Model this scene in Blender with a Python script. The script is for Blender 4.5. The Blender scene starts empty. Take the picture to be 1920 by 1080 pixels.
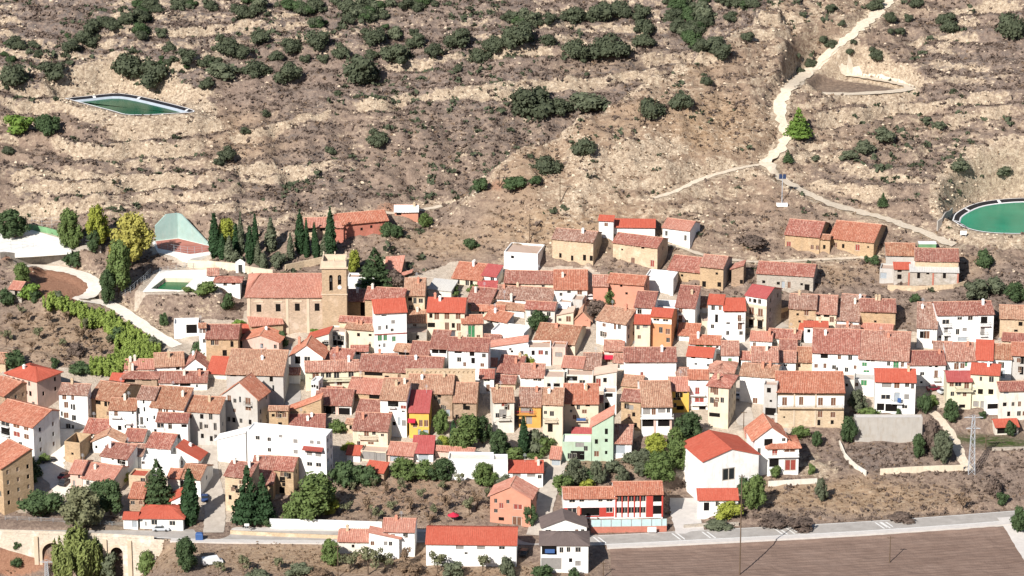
import bpy, math, random
import numpy as np
from mathutils import Vector

# ------------------------------------------------------------------ camera, sky, sun, exposure
S = bpy.context.scene
COL = S.collection
PITCH = math.radians(18.0); DIST = 950.0; FPX = 6460.0      # focal length in pixels of a 1920 wide frame
SP, CP = math.sin(PITCH), math.cos(PITCH)
CAM = np.array([0.0, -DIST * CP, DIST * SP])
cd = bpy.data.cameras.new('camera'); cam = bpy.data.objects.new('camera', cd); COL.objects.link(cam)
cam.location = CAM; cam.rotation_euler = (math.pi / 2 - PITCH, 0, 0)
cd.sensor_width = 36.0; cd.lens = 36.0 * FPX / 1920.0; cd.clip_start = 1.0; cd.clip_end = 8000.0
S.camera = cam
SUN_AZ = (0.50, 0.86); SUN_EL = math.radians(36)
n_ = math.hypot(*SUN_AZ); SUN_AZ = (SUN_AZ[0] / n_, SUN_AZ[1] / n_)
w = bpy.data.worlds.new('World'); S.world = w; w.use_nodes = True
nt = w.node_tree; nt.nodes.clear()
sky = nt.nodes.new('ShaderNodeTexSky'); sky.sky_type = 'NISHITA'; sky.sun_disc = False
sky.sun_elevation = SUN_EL; sky.sun_rotation = math.atan2(-SUN_AZ[0], -SUN_AZ[1]); sky.altitude = 900
bg = nt.nodes.new('ShaderNodeBackground'); bg.inputs['Strength'].default_value = 0.075
ow = nt.nodes.new('ShaderNodeOutputWorld')
nt.links.new(sky.outputs[0], bg.inputs[0]); nt.links.new(bg.outputs[0], ow.inputs[0])
sl = bpy.data.lights.new('sun', 'SUN'); sl.energy = 5.0; sl.angle = math.radians(0.5); sl.color = (1.0, 0.965, 0.92)
so = bpy.data.objects.new('sun', sl); COL.objects.link(so)
so.rotation_euler = Vector((SUN_AZ[0] * math.cos(SUN_EL), SUN_AZ[1] * math.cos(SUN_EL), -math.sin(SUN_EL))).to_track_quat('-Z', 'Y').to_euler()
S.view_settings.view_transform = 'Standard'; S.view_settings.look = 'None'
S.view_settings.exposure = 0.5; S.view_settings.gamma = 1.0
S.cycles.max_bounces = 5; S.cycles.diffuse_bounces = 2; S.cycles.glossy_bounces = 2; S.cycles.transmission_bounces = 2
S.cycles.use_denoising = True

R = random.Random(7)
NR = np.random.RandomState(11)

# ------------------------------------------------------------------ material helpers
MAT = {}
class NT:
    def __init__(s, name, rough=0.9, spec=0.2):
        s.m = bpy.data.materials.new(name); s.m.use_nodes = True; s.t = s.m.node_tree; s.t.nodes.clear()
        s.out = s.n('ShaderNodeOutputMaterial'); s.b = s.n('ShaderNodeBsdfPrincipled')
        s.t.links.new(s.b.outputs[0], s.out.inputs[0])
        s.b.inputs['Roughness'].default_value = rough; s.b.inputs['Specular IOR Level'].default_value = spec
        MAT[name] = s.m
    def n(s, k): return s.t.nodes.new(k)
    def l(s, a, b): s.t.links.new(a, b)
    def pos(s):
        return s.n('ShaderNodeNewGeometry').outputs['Position']
    def noise(s, scale, vec=None, detail=3, rough=0.6, scl=None):
        v = vec if vec is not None else s.pos()
        if scl:
            mp = s.n('ShaderNodeMapping'); mp.inputs['Scale'].default_value = scl; s.l(v, mp.inputs[0]); v = mp.outputs[0]
        k = s.n('ShaderNodeTexNoise'); k.inputs['Scale'].default_value = scale
        k.inputs['Detail'].default_value = detail; k.inputs['Roughness'].default_value = rough
        s.l(v, k.inputs['Vector']); return k.outputs['Fac']
    def ramp(s, fac, stops):
        k = s.n('ShaderNodeValToRGB'); e = k.color_ramp.elements
        while len(e) > 1: e.remove(e[-1])
        e[0].position = stops[0][0]; e[0].color = (*stops[0][1], 1)
        for p, c in stops[1:]:
            q = e.new(p); q.color = (*c, 1)
        s.l(fac, k.inputs[0]); return k.outputs[0]
    def mr(s, fac, a, b, c=0.0, d=1.0):
        k = s.n('ShaderNodeMapRange'); s.l(fac, k.inputs[0])
        for i, v in enumerate((a, b, c, d)): k.inputs[i + 1].default_value = v
        return k.outputs[0]
    def mix(s, fac, a, b, mode='MIX'):
        k = s.n('ShaderNodeMix'); k.data_type = 'RGBA'; k.blend_type = mode
        for sock, v in ((k.inputs[0], fac), (k.inputs[6], a), (k.inputs[7], b)):
            if isinstance(v, (int, float)): sock.default_value = v
            elif isinstance(v, tuple): sock.default_value = (*v, 1)
            else: s.l(v, sock)
        return k.outputs[2]
    def math(s, op, a, b=0.0):
        k = s.n('ShaderNodeMath'); k.operation = op
        for i, v in enumerate((a, b)):
            if isinstance(v, (int, float)): k.inputs[i].default_value = v
            else: s.l(v, k.inputs[i])
        return k.outputs[0]
    def color(s, c):
        if isinstance(c, tuple): s.b.inputs['Base Color'].default_value = (*c, 1)
        else: s.l(c, s.b.inputs['Base Color'])
    def bump(s, h, strength=0.4, dist=0.1):
        k = s.n('ShaderNodeBump'); k.inputs['Strength'].default_value = strength; k.inputs['Distance'].default_value = dist
        s.l(h, k.inputs['Height']); s.l(k.outputs[0], s.b.inputs['Normal'])

def sc3(c, k): return tuple(min(0.95, v * k) for v in c)

def plain(name, c, rough=0.8, spec=0.2, var=0.0, scale=1.0, metal=0.0):
    k = NT(name, rough, spec); k.b.inputs['Metallic'].default_value = metal
    if var: k.color(k.ramp(k.noise(scale), [(0.3, sc3(c, 1 - var)), (0.7, sc3(c, 1 + var))]))
    else: k.color(c)
    return k.m

def wallmat(name, c, dirt=0.25, dcol=(0.30, 0.24, 0.18), stone=0.0):
    k = NT(name, 0.92, 0.1)
    base = k.ramp(k.noise(0.5, detail=4), [(0.3, sc3(c, 0.90)), (0.7, sc3(c, 1.05))])
    st = k.noise(0.8, detail=5, rough=0.7, scl=(1.4, 1.4, 0.28))          # rain streaks run down the wall
    col = k.mix(k.mr(st, 0.50, 0.72, 0, min(.75, dirt * 1.5)), base, dcol)
    pt = k.noise(0.28, detail=5, rough=0.7)                              # patched and faded render
    col = k.mix(k.mr(pt, 0.54, 0.62, 0, 0.35), col, sc3((c[0] * .92, c[1] * .84, c[2] * .72), 0.9))
    col = k.mix(k.mr(k.n('ShaderNodeObjectInfo').outputs['Random'], 0, 1, 0, 0.18), col, sc3((c[0], c[1] * .93, c[2] * .82), 0.88))
    if stone:
        v = k.n('ShaderNodeTexVoronoi'); v.inputs['Scale'].default_value = 2.1
        mp = k.n('ShaderNodeMapping'); mp.inputs['Scale'].default_value = (1, 1, 1.6); k.l(k.pos(), mp.inputs[0]); k.l(mp.outputs[0], v.inputs['Vector'])
        bw = k.n('ShaderNodeRGBToBW'); k.l(v.outputs['Color'], bw.inputs[0])
        col = k.mix(stone, col, k.mix(bw.outputs[0], sc3(c, 0.45), sc3(c, 1.35)))
        pl = k.noise(0.35, detail=4)                                     # remains of lime render
        col = k.mix(k.mr(pl, 0.55, 0.68, 0, 0.55), col, sc3((c[0], c[1] * 1.05, c[2] * 1.15), 1.35))
        k.bump(v.outputs['Distance'], 0.5, 0.08)
    else:
        k.bump(k.noise(1.6, detail=3), 0.10, 0.04)
    k.color(col); return k.m

WHITE = (0.83, 0.82, 0.785)
wallmat('white', WHITE, 0.22); wallmat('offwhite', (0.70, 0.655, 0.57), 0.3); wallmat('cream', (0.69, 0.59, 0.45), 0.25)
wallmat('paleyellow', (0.68, 0.63, 0.47), 0.15); wallmat('yellow', (0.72, 0.45, 0.10), 0.2); wallmat('ochre', (0.60, 0.33, 0.09), 0.2)
wallmat('beige', (0.56, 0.43, 0.29), 0.4, stone=0.25); wallmat('tan', (0.47, 0.33, 0.20), 0.4, stone=0.35)
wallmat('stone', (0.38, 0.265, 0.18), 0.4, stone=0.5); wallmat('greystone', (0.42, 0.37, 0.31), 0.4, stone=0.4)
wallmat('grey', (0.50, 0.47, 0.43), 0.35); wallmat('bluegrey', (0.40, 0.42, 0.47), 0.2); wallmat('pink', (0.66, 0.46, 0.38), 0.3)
wallmat('salmon', (0.58, 0.27, 0.185), 0.25); wallmat('brick', (0.46, 0.17, 0.12), 0.25, stone=0.2); wallmat('mint', (0.43, 0.54, 0.41), 0.15)
wallmat('orange', (0.62, 0.28, 0.14), 0.2); wallmat('redpaint', (0.47, 0.06, 0.045), 0.1); wallmat('concrete', (0.42, 0.39, 0.35), 0.4)
wallmat('turquoise', (0.33, 0.46, 0.42), 0.3, (0.5, 0.5, 0.45)); wallmat('churchstone', (0.46, 0.335, 0.22), 0.3, stone=0.35)
wallmat('churchplaster', (0.48, 0.36, 0.26), 0.4, stone=.35); wallmat('trim', (0.62, 0.50, 0.37), 0.2)

def roofmat(name, a, b, c, mott=1.0, streak=0.6):
    """u runs along the eave and v down the slope, in metres: rows of cover tiles, single tiles of different firing, lichen and patches"""
    k = NT(name, 0.9, 0.12)
    uv = k.n('ShaderNodeUVMap').outputs[0]
    oi = k.n('ShaderNodeObjectInfo').outputs['Random']
    sep = k.n('ShaderNodeSeparateXYZ'); k.l(uv, sep.inputs[0])
    fu = k.math('FLOOR', k.math('MULTIPLY', sep.outputs[0], 1 / 0.34)); fv = k.math('FLOOR', k.math('MULTIPLY', sep.outputs[1], 1 / 0.45))
    cb = k.n('ShaderNodeCombineXYZ'); k.l(fu, cb.inputs[0]); k.l(fv, cb.inputs[1]); k.l(k.math('MULTIPLY', oi, 97.0), cb.inputs[2])
    wn = k.n('ShaderNodeTexWhiteNoise'); wn.noise_dimensions = '3D'; k.l(cb.outputs[0], wn.inputs[0])
    tile = wn.outputs['Value']
    base = k.mix(k.mr(k.noise(0.22, detail=4), 0.3, 0.7), a, b)
    base = k.mix(k.mr(oi, 0, 1, 0.0, 0.35), base, sc3(b, 0.75))
    t1 = k.mix(k.mr(tile, 0.0, 0.45, 0.5 * mott, 0), base, sc3(a, 0.42))
    t2 = k.mix(k.mr(tile, 0.70, 1.0, 0, 0.55 * mott), t1, c)
    st = k.noise(1.0, uv, 3, 0.6, (3.2, 0.22, 1))
    t3 = k.mix(k.mr(st, 0.52, 0.72, 0, streak), t2, c)
    li = k.noise(0.9, detail=5, rough=0.75)
    t4 = k.mix(k.mr(li, 0.56, 0.74, 0, 0.5 * mott), t3, sc3(c, 1.1))
    dk = k.noise(0.6, detail=4, rough=0.7, scl=(1, 1, 1))
    t5 = k.mix(k.mr(dk, 0.30, 0.44, 0.45 * mott, 0), t4, sc3(a, 0.40))
    rowp = k.math('ABSOLUTE', k.math('SUBTRACT', k.math('FRACT', k.math('MULTIPLY', sep.outputs[0], 1 / 0.46)), 0.5))   # darker channel between two rows
    k.color(k.mix(k.mr(rowp, 0.30, 0.5, 0, 0.35 * min(1, mott + .2)), t5, sc3(a, 0.38)))
    return k.m
roofmat('old', (0.35, 0.118, 0.085), (0.41, 0.17, 0.125), (0.60, 0.385, 0.30))
roofmat('old2', (0.29, 0.105, 0.078), (0.35, 0.16, 0.118), (0.54, 0.36, 0.28))
roofmat('old3', (0.40, 0.17, 0.12), (0.46, 0.235, 0.17), (0.60, 0.42, 0.32), 1.1)
roofmat('old4', (0.36, 0.145, 0.085), (0.40, 0.20, 0.125), (0.56, 0.40, 0.27))
roofmat('old5', (0.29, 0.145, 0.105), (0.37, 0.21, 0.155), (0.58, 0.44, 0.35), 1.1, .7)
roofmat('ochroof', (0.39, 0.195, 0.125), (0.46, 0.26, 0.17), (0.60, 0.43, 0.30))
roofmat('darkroof', (0.29, 0.10, 0.08), (0.34, 0.145, 0.105), (0.50, 0.31, 0.235))
roofmat('red', (0.45, 0.095, 0.058), (0.48, 0.115, 0.072), (0.56, 0.20, 0.135), 0.35, 0.3)
roofmat('crim', (0.39, 0.085, 0.078), (0.42, 0.10, 0.092), (0.52, 0.19, 0.17), 0.35, 0.35)
roofmat('pinkroof', (0.46, 0.185, 0.13), (0.50, 0.235, 0.17), (0.64, 0.42, 0.325), 0.6, 0.5)
roofmat('orangeroof', (0.42, 0.145, 0.088), (0.47, 0.19, 0.118), (0.62, 0.38, 0.27), 0.75, 0.55)
roofmat('fibre', (0.50, 0.48, 0.45), (0.56, 0.53, 0.48), (0.64, 0.60, 0.53), 0.3, 0.5)
roofmat('slate', (0.145, 0.11, 0.10), (0.17, 0.13, 0.115), (0.22, 0.17, 0.15), 0.3, 0.2)
roofmat('deck', (0.52, 0.36, 0.27), (0.56, 0.42, 0.33), (0.62, 0.52, 0.42), 0.2, 0.3)
plain('glass', (0.025, 0.028, 0.03), 0.12, 0.5); plain('hollow', (0.014, 0.012, 0.011), 0.95, 0.0)
plain('wood', (0.16, 0.075, 0.045), 0.7, 0.2, 0.25, 2); plain('shutter_green', (0.05, 0.20, 0.085), 0.6, 0.2, 0.15, 2)
plain('blind', (0.27, 0.25, 0.23), 0.7, 0.2, 0.08, 2); plain('metal_grey', (0.33, 0.36, 0.38), 0.55, 0.4, 0.1, 2)
plain('wood_red', (0.27, 0.06, 0.045), 0.6, 0.2, 0.15, 2)
plain('frame', (0.48, 0.42, 0.35), 0.8, 0.2); plain('iron', (0.05, 0.048, 0.045), 0.7, 0.3); plain('ridge', (0.52, 0.29, 0.20), 0.9, 0.1, 0.2, 1.5)
plain('steel', (0.42, 0.44, 0.46), 0.45, 0.5, 0.08, 2); plain('blackliner', (0.018, 0.018, 0.022), 0.5, 0.3, 0.2, 1)
plain('whiteedge', (0.72, 0.70, 0.68), 0.8, 0.2, 0.08, 0.8); plain('timber', (0.13, 0.09, 0.06), 0.85, 0.1, 0.2, 2)
plain('bluepaint', (0.05, 0.11, 0.27), 0.6, 0.2); plain('solar', (0.03, 0.05, 0.11), 0.3, 0.4); plain('redcloth', (0.5, 0.03, 0.06), 0.8, 0.1)
plain('dirt_white', (0.80, 0.76, 0.69), 0.9, 0.1, 0.1, 0.6)

# ------------------------------------------------------------------ mesh helpers
class MB:
    """collects quads and boxes of one mesh object"""
    def __init__(s): s.v = []; s.f = []; s.uv = []; s.mi = []
    def add(s, pts, uv=None, mi=0):
        b = len(s.v); s.v.extend(tuple(p) for p in pts); s.f.append(tuple(range(b, b + len(pts))))
        s.uv.append(uv if uv else [(p[0] + p[1], p[2]) for p in pts]); s.mi.append(mi)
    def box(s, x0, x1, y0, y1, z0, z1, mi=0):
        a = [(x0, y0, z0), (x1, y0, z0), (x1, y1, z0), (x0, y1, z0), (x0, y0, z1), (x1, y0, z1), (x1, y1, z1), (x0, y1, z1)]
        for q in ((0, 3, 2, 1), (4, 5, 6, 7), (0, 1, 5, 4), (1, 2, 6, 5), (2, 3, 7, 6), (3, 0, 4, 7)):
            s.add([a[i] for i in q], mi=mi)
    def bar(s, p, q, r, n=6, r2=None, mi=0):
        p, q = Vector(p), Vector(q); d = (q - p).normalized(); r2 = r if r2 is None else r2
        a = d.orthogonal().normalized(); b = d.cross(a)
        ring = lambda c, rr: [c + (a * math.cos(2 * math.pi * i / n) + b * math.sin(2 * math.pi * i / n)) * rr for i in range(n)]
        A, B = ring(p, r), ring(q, r2)
        for i in range(n): s.add([A[i], A[(i + 1) % n], B[(i + 1) % n], B[i]], mi=mi)
        s.add(B, mi=mi); s.add(A[::-1], mi=mi)
    def mesh(s, name, mats, smooth=False, weld=False):
        me = bpy.data.meshes.new(name); me.from_pydata(s.v, [], s.f)
        u = me.uv_layers.new(name='UVMap'); flat = [c for f in s.uv for p in f for c in p]
        u.data.foreach_set('uv', flat)
        for m in ([mats] if isinstance(mats, str) else mats): me.materials.append(MAT[m])
        me.polygons.foreach_set('material_index', s.mi)
        if smooth: me.polygons.foreach_set('use_smooth', [True] * len(s.f))
        me.update(); return me
    def build(s, name, mats, parent=None, smooth=False):
        return mk(name, s.mesh(name, mats, smooth), parent)

def mk(name, me, parent=None, loc=None, rz=0.0, scale=None):
    o = bpy.data.objects.new(name, me); COL.objects.link(o)
    if parent: o.parent = parent
    if loc is not None: o.location = loc
    if rz: o.rotation_euler = (0, 0, rz)
    if scale is not None: o.scale = scale
    return o
def tag(o, label, cat, group=None):
    o['label'] = label; o['category'] = cat
    if group: o['group'] = group
    return o
def struct(o): o['kind'] = 'structure'; return o
# ------------------------------------------------------------------ terrain: height field
def _lat(seed): return np.random.RandomState(seed).rand(256, 256)
_L = [_lat(i) for i in range(8)]
def vnoise(x, y, scale, seed=0):
    """smooth value noise in 0..1"""
    x = np.asarray(x, float) / scale + 37.3 * seed; y = np.asarray(y, float) / scale + 11.7 * seed
    i = np.floor(x).astype(int); j = np.floor(y).astype(int); u = x - i; v = y - j
    u = u * u * (3 - 2 * u); v = v * v * (3 - 2 * v); L = _L[seed % 8]
    a = L[i % 256, j % 256]; b = L[(i + 1) % 256, j % 256]; c = L[i % 256, (j + 1) % 256]; d = L[(i + 1) % 256, (j + 1) % 256]
    return (a * (1 - u) + b * u) * (1 - v) + (c * (1 - u) + d * u) * v
def fbm(x, y, scale, seed=0, oct=4):
    t = 0; a = 1; n = 0
    for k in range(oct): t = t + a * vnoise(x, y, scale / 2 ** k, seed + k); n += a; a *= 0.5
    return t / n
def sstep(a, b, x):
    t = np.clip((np.asarray(x, float) - a) / (b - a), 0, 1); return t * t * (3 - 2 * t)

PY = [-1600, -1000, -903, -850, -520, -400, -300, -200, -160, -125, -93, 0, 16, 120, 180, 300, 500, 900, 2000]
PZ = [340, 315, 284, 252, 54, -12, -38, -33.5, -30.2, -28.6, -24, 0, 4.4, 51, 76, 118, 160, 200, 220]
_yy = np.arange(-1600, 2000, 2.0); _zz = np.interp(_yy, PY, PZ)
_k = np.exp(-(np.arange(-8, 9) / 3.5) ** 2); _k /= _k.sum(); _zz = np.convolve(np.pad(_zz, 8, 'edge'), _k, 'valid')
def profile(y): return np.interp(y, _yy, _zz)

def ray(px, py):
    px, py = np.broadcast_arrays(np.asarray(px, float), np.asarray(py, float)); v = (540 - py) / FPX
    return np.stack([(px - 960) / FPX, CP + SP * v, -SP + CP * v], -1)
def project(x, y, z):
    dx, dy, dz = x - CAM[0], y - CAM[1], z - CAM[2]
    f = dy * CP - dz * SP; u = dy * SP + dz * CP
    return 960 + FPX * dx / f, 540 - FPX * u / f, f
def march(pts, zf):
    """pixels of the 1920 wide frame -> points on the ground"""
    pts = np.asarray(pts, float).reshape(-1, 2); d = ray(pts[:, 0], pts[:, 1])
    out = np.zeros((len(pts), 3)); done = np.zeros(len(pts), bool); prev = None
    t = np.full(len(pts), 640.0); last = np.full(len(pts), 1.0)
    while t[0] < 1700 and not done.all():
        p = CAM + d * t[:, None]; g = p[:, 2] - zf(p[:, 0], p[:, 1])
        hit = (g <= 0) & ~done
        if hit.any():
            fr = last[hit] / (last[hit] - g[hit] + 1e-9)
            out[hit] = CAM + d[hit] * (t[hit] - 1.0 + fr)[:, None]; done |= hit
        last = g; t = t + 1.0
    return out
def on_plane(px, py, z):
    d = ray(px, py); t = (z - CAM[2]) / d[..., 2]; return CAM + d * t[..., None]
def pin(x, y, poly):
    x = np.asarray(x, float); y = np.asarray(y, float); r = np.zeros(np.shape(x), bool); n = len(poly)
    for i in range(n):
        (x1, y1), (x2, y2) = poly[i], poly[(i + 1) % n]
        c = ((y1 > y) != (y2 > y)); r ^= c & (x < (x2 - x1) * (y - y1) / ((y2 - y1) + 1e-12) + x1)
    return r
def seg_dist(x, y, pl):
    """distance to a polyline, parameter (index + fraction) and side (+ right of travel)"""
    best = np.full(np.shape(x), 1e9); par = np.zeros(np.shape(x)); side = np.zeros(np.shape(x))
    for i in range(len(pl) - 1):
        ax, ay = pl[i][:2]; bx, by = pl[i + 1][:2]; dx, dy = bx - ax, by - ay
        t = np.clip(((x - ax) * dx + (y - ay) * dy) / (dx * dx + dy * dy + 1e-9), 0, 1)
        qx, qy = x - (ax + t * dx), y - (ay + t * dy); dd = np.hypot(qx, qy); m = dd < best
        best = np.where(m, dd, best); par = np.where(m, i + t, par); side = np.where(m, np.sign(qx * dy - qy * dx), side)
    return best, par, side
def poly_dist(x, y, poly):
    d, _, _ = seg_dist(x, y, list(poly) + [poly[0]]); return np.where(pin(x, y, [(p[0], p[1]) for p in poly]), -d, d)
def catmull(pts, n=8):
    P = [np.asarray(p, float) for p in pts]; P = [2 * P[0] - P[1]] + P + [2 * P[-1] - P[-2]]; o = []
    for i in range(1, len(P) - 2):
        for k in range(n):
            t = k / n
            o.append(0.5 * (2 * P[i] + (P[i + 1] - P[i - 1]) * t + (2 * P[i - 1] - 5 * P[i] + 4 * P[i + 1] - P[i + 2]) * t * t + (3 * P[i] - P[i - 1] - 3 * P[i + 1] + P[i + 2]) * t ** 3))
    o.append(P[-2]); return np.array(o)

VILLAGE = [(0, 690), (110, 690), (230, 680), (330, 640), (380, 600), (455, 600), (465, 548), (640, 540), (790, 515), (850, 490), (940, 500), (1100, 500), (1190, 545),
           (1330, 560), (1400, 600), (1480, 600), (1620, 605), (1740, 625), (1920, 640), (1920, 770), (1790, 765), (1600, 770), (1500, 800), (1400, 905), (1270, 900), (1250, 800), (1040, 880), (840, 900), (650, 870), (430, 980), (0, 960)]
base0 = lambda x, y: profile(y)
CREST = march(catmull([(760, 470), (870, 398), (1000, 338), (1100, 296), (1215, 236), (1330, 166), (1420, 75), (1470, -20), (1540, -120)], 4), base0)
def rawz(x, y):
    x = np.asarray(x, float); y = np.asarray(y, float); z = profile(y)
    hill = sstep(5, 60, y)
    z = z + hill * ((fbm(x, y, 70, 1, 3) - 0.5) * 9 + (fbm(x, y, 24, 3, 3) - 0.5) * 4.0)
    rv = np.abs(fbm(x + 0.25 * y, y * 0.22, 16, 2, 3) - 0.5) * 2                 # ravines run down the slope
    px_, py_, _ = project(x, y, z)
    rm = np.exp(-(((px_ - 900) / 330) ** 2 + ((py_ - 280) / 110) ** 2)) + .6 * np.exp(-(((px_ - 1150) / 150) ** 2 + ((py_ - 360) / 60) ** 2)) + .5 * np.exp(-(((px_ - 1450) / 90) ** 2 + ((py_ - 70) / 50) ** 2)) + .25
    z = z + sstep(14, 40, y) * sstep(400, 250, y) * rm * (sstep(0.0, .35, rv) - .6) * 2.6
    d, t, sd = seg_dist(x, y, CREST); A = 13.0 * sstep(0.0, 10.0, t) * (1 - .75 * sstep(21, 27, t))
    g = np.where(sd > 0, np.exp(-(d / 34) ** 2), np.exp(-(d / 8) ** 2) - 0.6 * (d / 15) * np.exp(1 - d / 15))
    z = z + A * g * sstep(300, 200, abs(y))
    # stream bed under the bridge, lower left
    z = z - 10.5 * sstep(-110.5, -115.5, y) * sstep(-215, -150, y) * sstep(-82, -94, x) * sstep(-140, -124, x)
    return z
def terr(x, y, z):
    """cultivation terraces cut in the slopes outside the village"""
    px, py, _ = project(x, y, z)
    m = sstep(12, 40, y) * sstep(420, 250, y)
    m = m * (1 - 0.92 * np.exp(-(((px - 920) / 330) ** 2 + ((py - 290) / 95) ** 2) * 1.3))
    m = m * (1 - 0.9 * np.exp(-(((px - 1310) / 160) ** 2 + ((py - 250) / 90) ** 2)))
    m = m * (0.72 + 0.28 * sstep(.40, .55, fbm(x, y, 45, 6, 2)))
    st = 3.0; q = z / st + 2.6 * fbm(x, y, 70, 5, 2) + 0.28 * (fbm(x, y, 11, 2, 3) - 0.5)
    f = q - np.floor(q); e = sstep(0.66, 0.98, f)
    tz = z + st * (e - f) * 0.92
    tz = z * (1 - m) + tz * m
    return tz, m, sstep(0.62, 0.72, f) * sstep(1.0, 0.93, f) * m
def stage0(x, y):
    z = rawz(x, y); z, _, _ = terr(x, y, z); return z

# grid with fine spacing where the camera looks and coarse spacing to the horizon
def axis(lo, hi, a, b, s, grow=1.16):
    c = list(np.arange(a, b + s, s)); q = s; v = c[-1]
    while v < hi: q *= grow; v += q; c.append(v)
    q = s; v = c[0]
    while v > lo: q *= grow; v -= q; c.insert(0, v)
    return np.array(c)
GX = axis(-2200, 2200, -186, 186, 0.75); GY = axis(-1500, 2000, -172, 150, 0.75)
XX, YY = np.meshgrid(GX, GY)
ZZ = rawz(XX, YY); ZZ, TM, RISER = terr(XX, YY, ZZ)
def samp(arr):
    def f(x, y):
        x = np.asarray(x, float); y = np.asarray(y, float)
        i = np.clip(np.searchsorted(GX, x) - 1, 0, len(GX) - 2); j = np.clip(np.searchsorted(GY, y) - 1, 0, len(GY) - 2)
        u = np.clip((x - GX[i]) / (GX[i + 1] - GX[i]), 0, 1); v = np.clip((y - GY[j]) / (GY[j + 1] - GY[j]), 0, 1)
        return (arr[j, i] * (1 - u) + arr[j, i + 1] * u) * (1 - v) + (arr[j + 1, i] * (1 - u) + arr[j + 1, i + 1] * u) * v
    return f
G0 = samp(ZZ)
ROUGH = np.ones_like(ZZ)

# level pads (pixel outline, pixel whose ground height they take, blend width, how deep a basin)
PADS = {
 'reservoir_left': ([(122, 185), (160, 181), (228, 176), (300, 190), (364, 208), (330, 213), (246, 216), (205, 207)], (205, 207), 7.0, 3.0),
 'reservoir_right': ([(1786, 414), (1793, 400), (1826, 383), (1870, 375), (1930, 372), (2000, 378), (2030, 400), (2010, 430), (1940, 438), (1860, 437), (1812, 428)], (1850, 432), 5.0, 2.4),
 'oval': ([(1494, 162), (1512, 147), (1570, 140), (1640, 148), (1698, 160), (1702, 168), (1650, 174), (1560, 177), (1510, 172)], (1570, 176), 4.0, 1.2),
 'court': ([(-60, 437), (60, 432), (128, 452), (134, 469), (60, 474), (-60, 480)], (60, 470), 9.0, 0),
 'fronton': ([(284, 452), (330, 445), (396, 462), (404, 476), (356, 486), (296, 474)], 4.6, 5.0, 0),
 'pool': ([(262, 548), (286, 518), (300, 508), (388, 506), (408, 520), (404, 548)], 2.0, 6.0, 0),
 'pool_hole': ([(283, 542), (309, 522), (363, 523), (340, 545)], 2.0, 0.7, -2.0),
 'red_field': ([(68, 506), (110, 507), (150, 525), (162, 540), (140, 560), (88, 562), (70, 540)], (110, 540), 4.0, 0),
 'lawn': ([(1786, 818), (1920, 812), (1980, 815), (1980, 840), (1800, 842)], (1850, 836), 4.0, 0),
 'hall_yard': ([(1262, 925), (1300, 922), (1318, 1000), (1262, 1003)], (1290, 990), 2.0, 0),
}
PADW = {}
for nm, (pl, ref, bl, dep) in PADS.items():
    z = ref if isinstance(ref, float) else float(march([ref], G0)[0][2]); W_ = [tuple(on_plane(np.float64(a), np.float64(b), z)) for a, b in pl]
    if dep > 0: W_ = [tuple(p) for p in catmull(W_ + [W_[0]], 4)[:-1]]
    PADW[nm] = (W_, z)
    d = poly_dist(XX, YY, W_); m = 1 - sstep(0.6, bl, d)
    ZZ = ZZ * (1 - m) + z * m
    if dep: ZZ = ZZ - abs(dep) * (sstep(-0.2, -2.0, d) if dep > 0 else sstep(0.3, -0.5, d))
    ROUGH *= 1 - (1 - sstep(0, bl, d)); RISER = np.where(d < 1.0, 0, RISER); TM = np.where(d < bl, TM * 0.3, TM)
G1 = samp(ZZ)

# ways: pixel polyline, half width (m), surface; the ground is levelled across them
WAYS = {
 'road': ([(-120, 984), (0, 987), (150, 992), (300, 1000), (420, 1004), (700, 1006), (985, 1012), (1110, 1014), (1300, 1004), (1600, 989), (1880, 969), (2050, 955)], 3.6),
 'street_left': ([(400, 1000), (404, 960), (398, 915), (388, 875), (398, 835), (420, 815)], 2.6),
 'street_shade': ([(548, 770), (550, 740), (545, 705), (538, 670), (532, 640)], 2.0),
 'street_school': ([(1004, 1006), (1018, 960), (1030, 915), (1042, 878), (1050, 862)], 2.3),
 'street_east': ([(1402, 800), (1392, 770), (1382, 735), (1388, 700), (1396, 660), (1400, 630), (1480, 605)], 2.4),
 'plaza_left': ([(128, 930), (112, 900), (92, 875), (105, 840), (118, 800)], 3.4),
 'hall_ramp': ([(1282, 934), (1284, 960), (1290, 985), (1294, 1001)], 3.6),
 'lane_right': ([(1885, 972), (1905, 1000), (1940, 1060)], 2.2),
 'field_path': ([(40, 497), (72, 500), (130, 507), (168, 522), (180, 540), (165, 556), (140, 562), (195, 566), (225, 580), (262, 606), (300, 632), (338, 652)], 2.1),
 'hill_track': ([(1790, 462), (1745, 442), (1700, 424), (1640, 405), (1570, 388), (1530, 372), (1490, 350), (1462, 335), (1440, 315), (1440, 300), (1462, 280), (1478, 255), (1466, 225), (1460, 195), (1478, 168), (1510, 140), (1560, 95), (1610, 55), (1650, 20), (1690, -30)], 1.8),
 'side_track': ([(1440, 306), (1400, 312), (1350, 325), (1300, 342), (1260, 362), (1220, 372)], 1.0),
 'gully_track': ([(905, 352), (880, 368), (845, 382), (800, 392), (740, 400), (690, 398)], 1.1),
 'barn_path': ([(1243, 456), (1285, 466), (1330, 482), (1420, 492), (1500, 488), (1600, 484), (1660, 480)], 1.0),
 'valley_path': ([(1745, 770), (1768, 790), (1792, 830), (1808, 870), (1822, 885)], 1.3),
}
WAYW = {}
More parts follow.
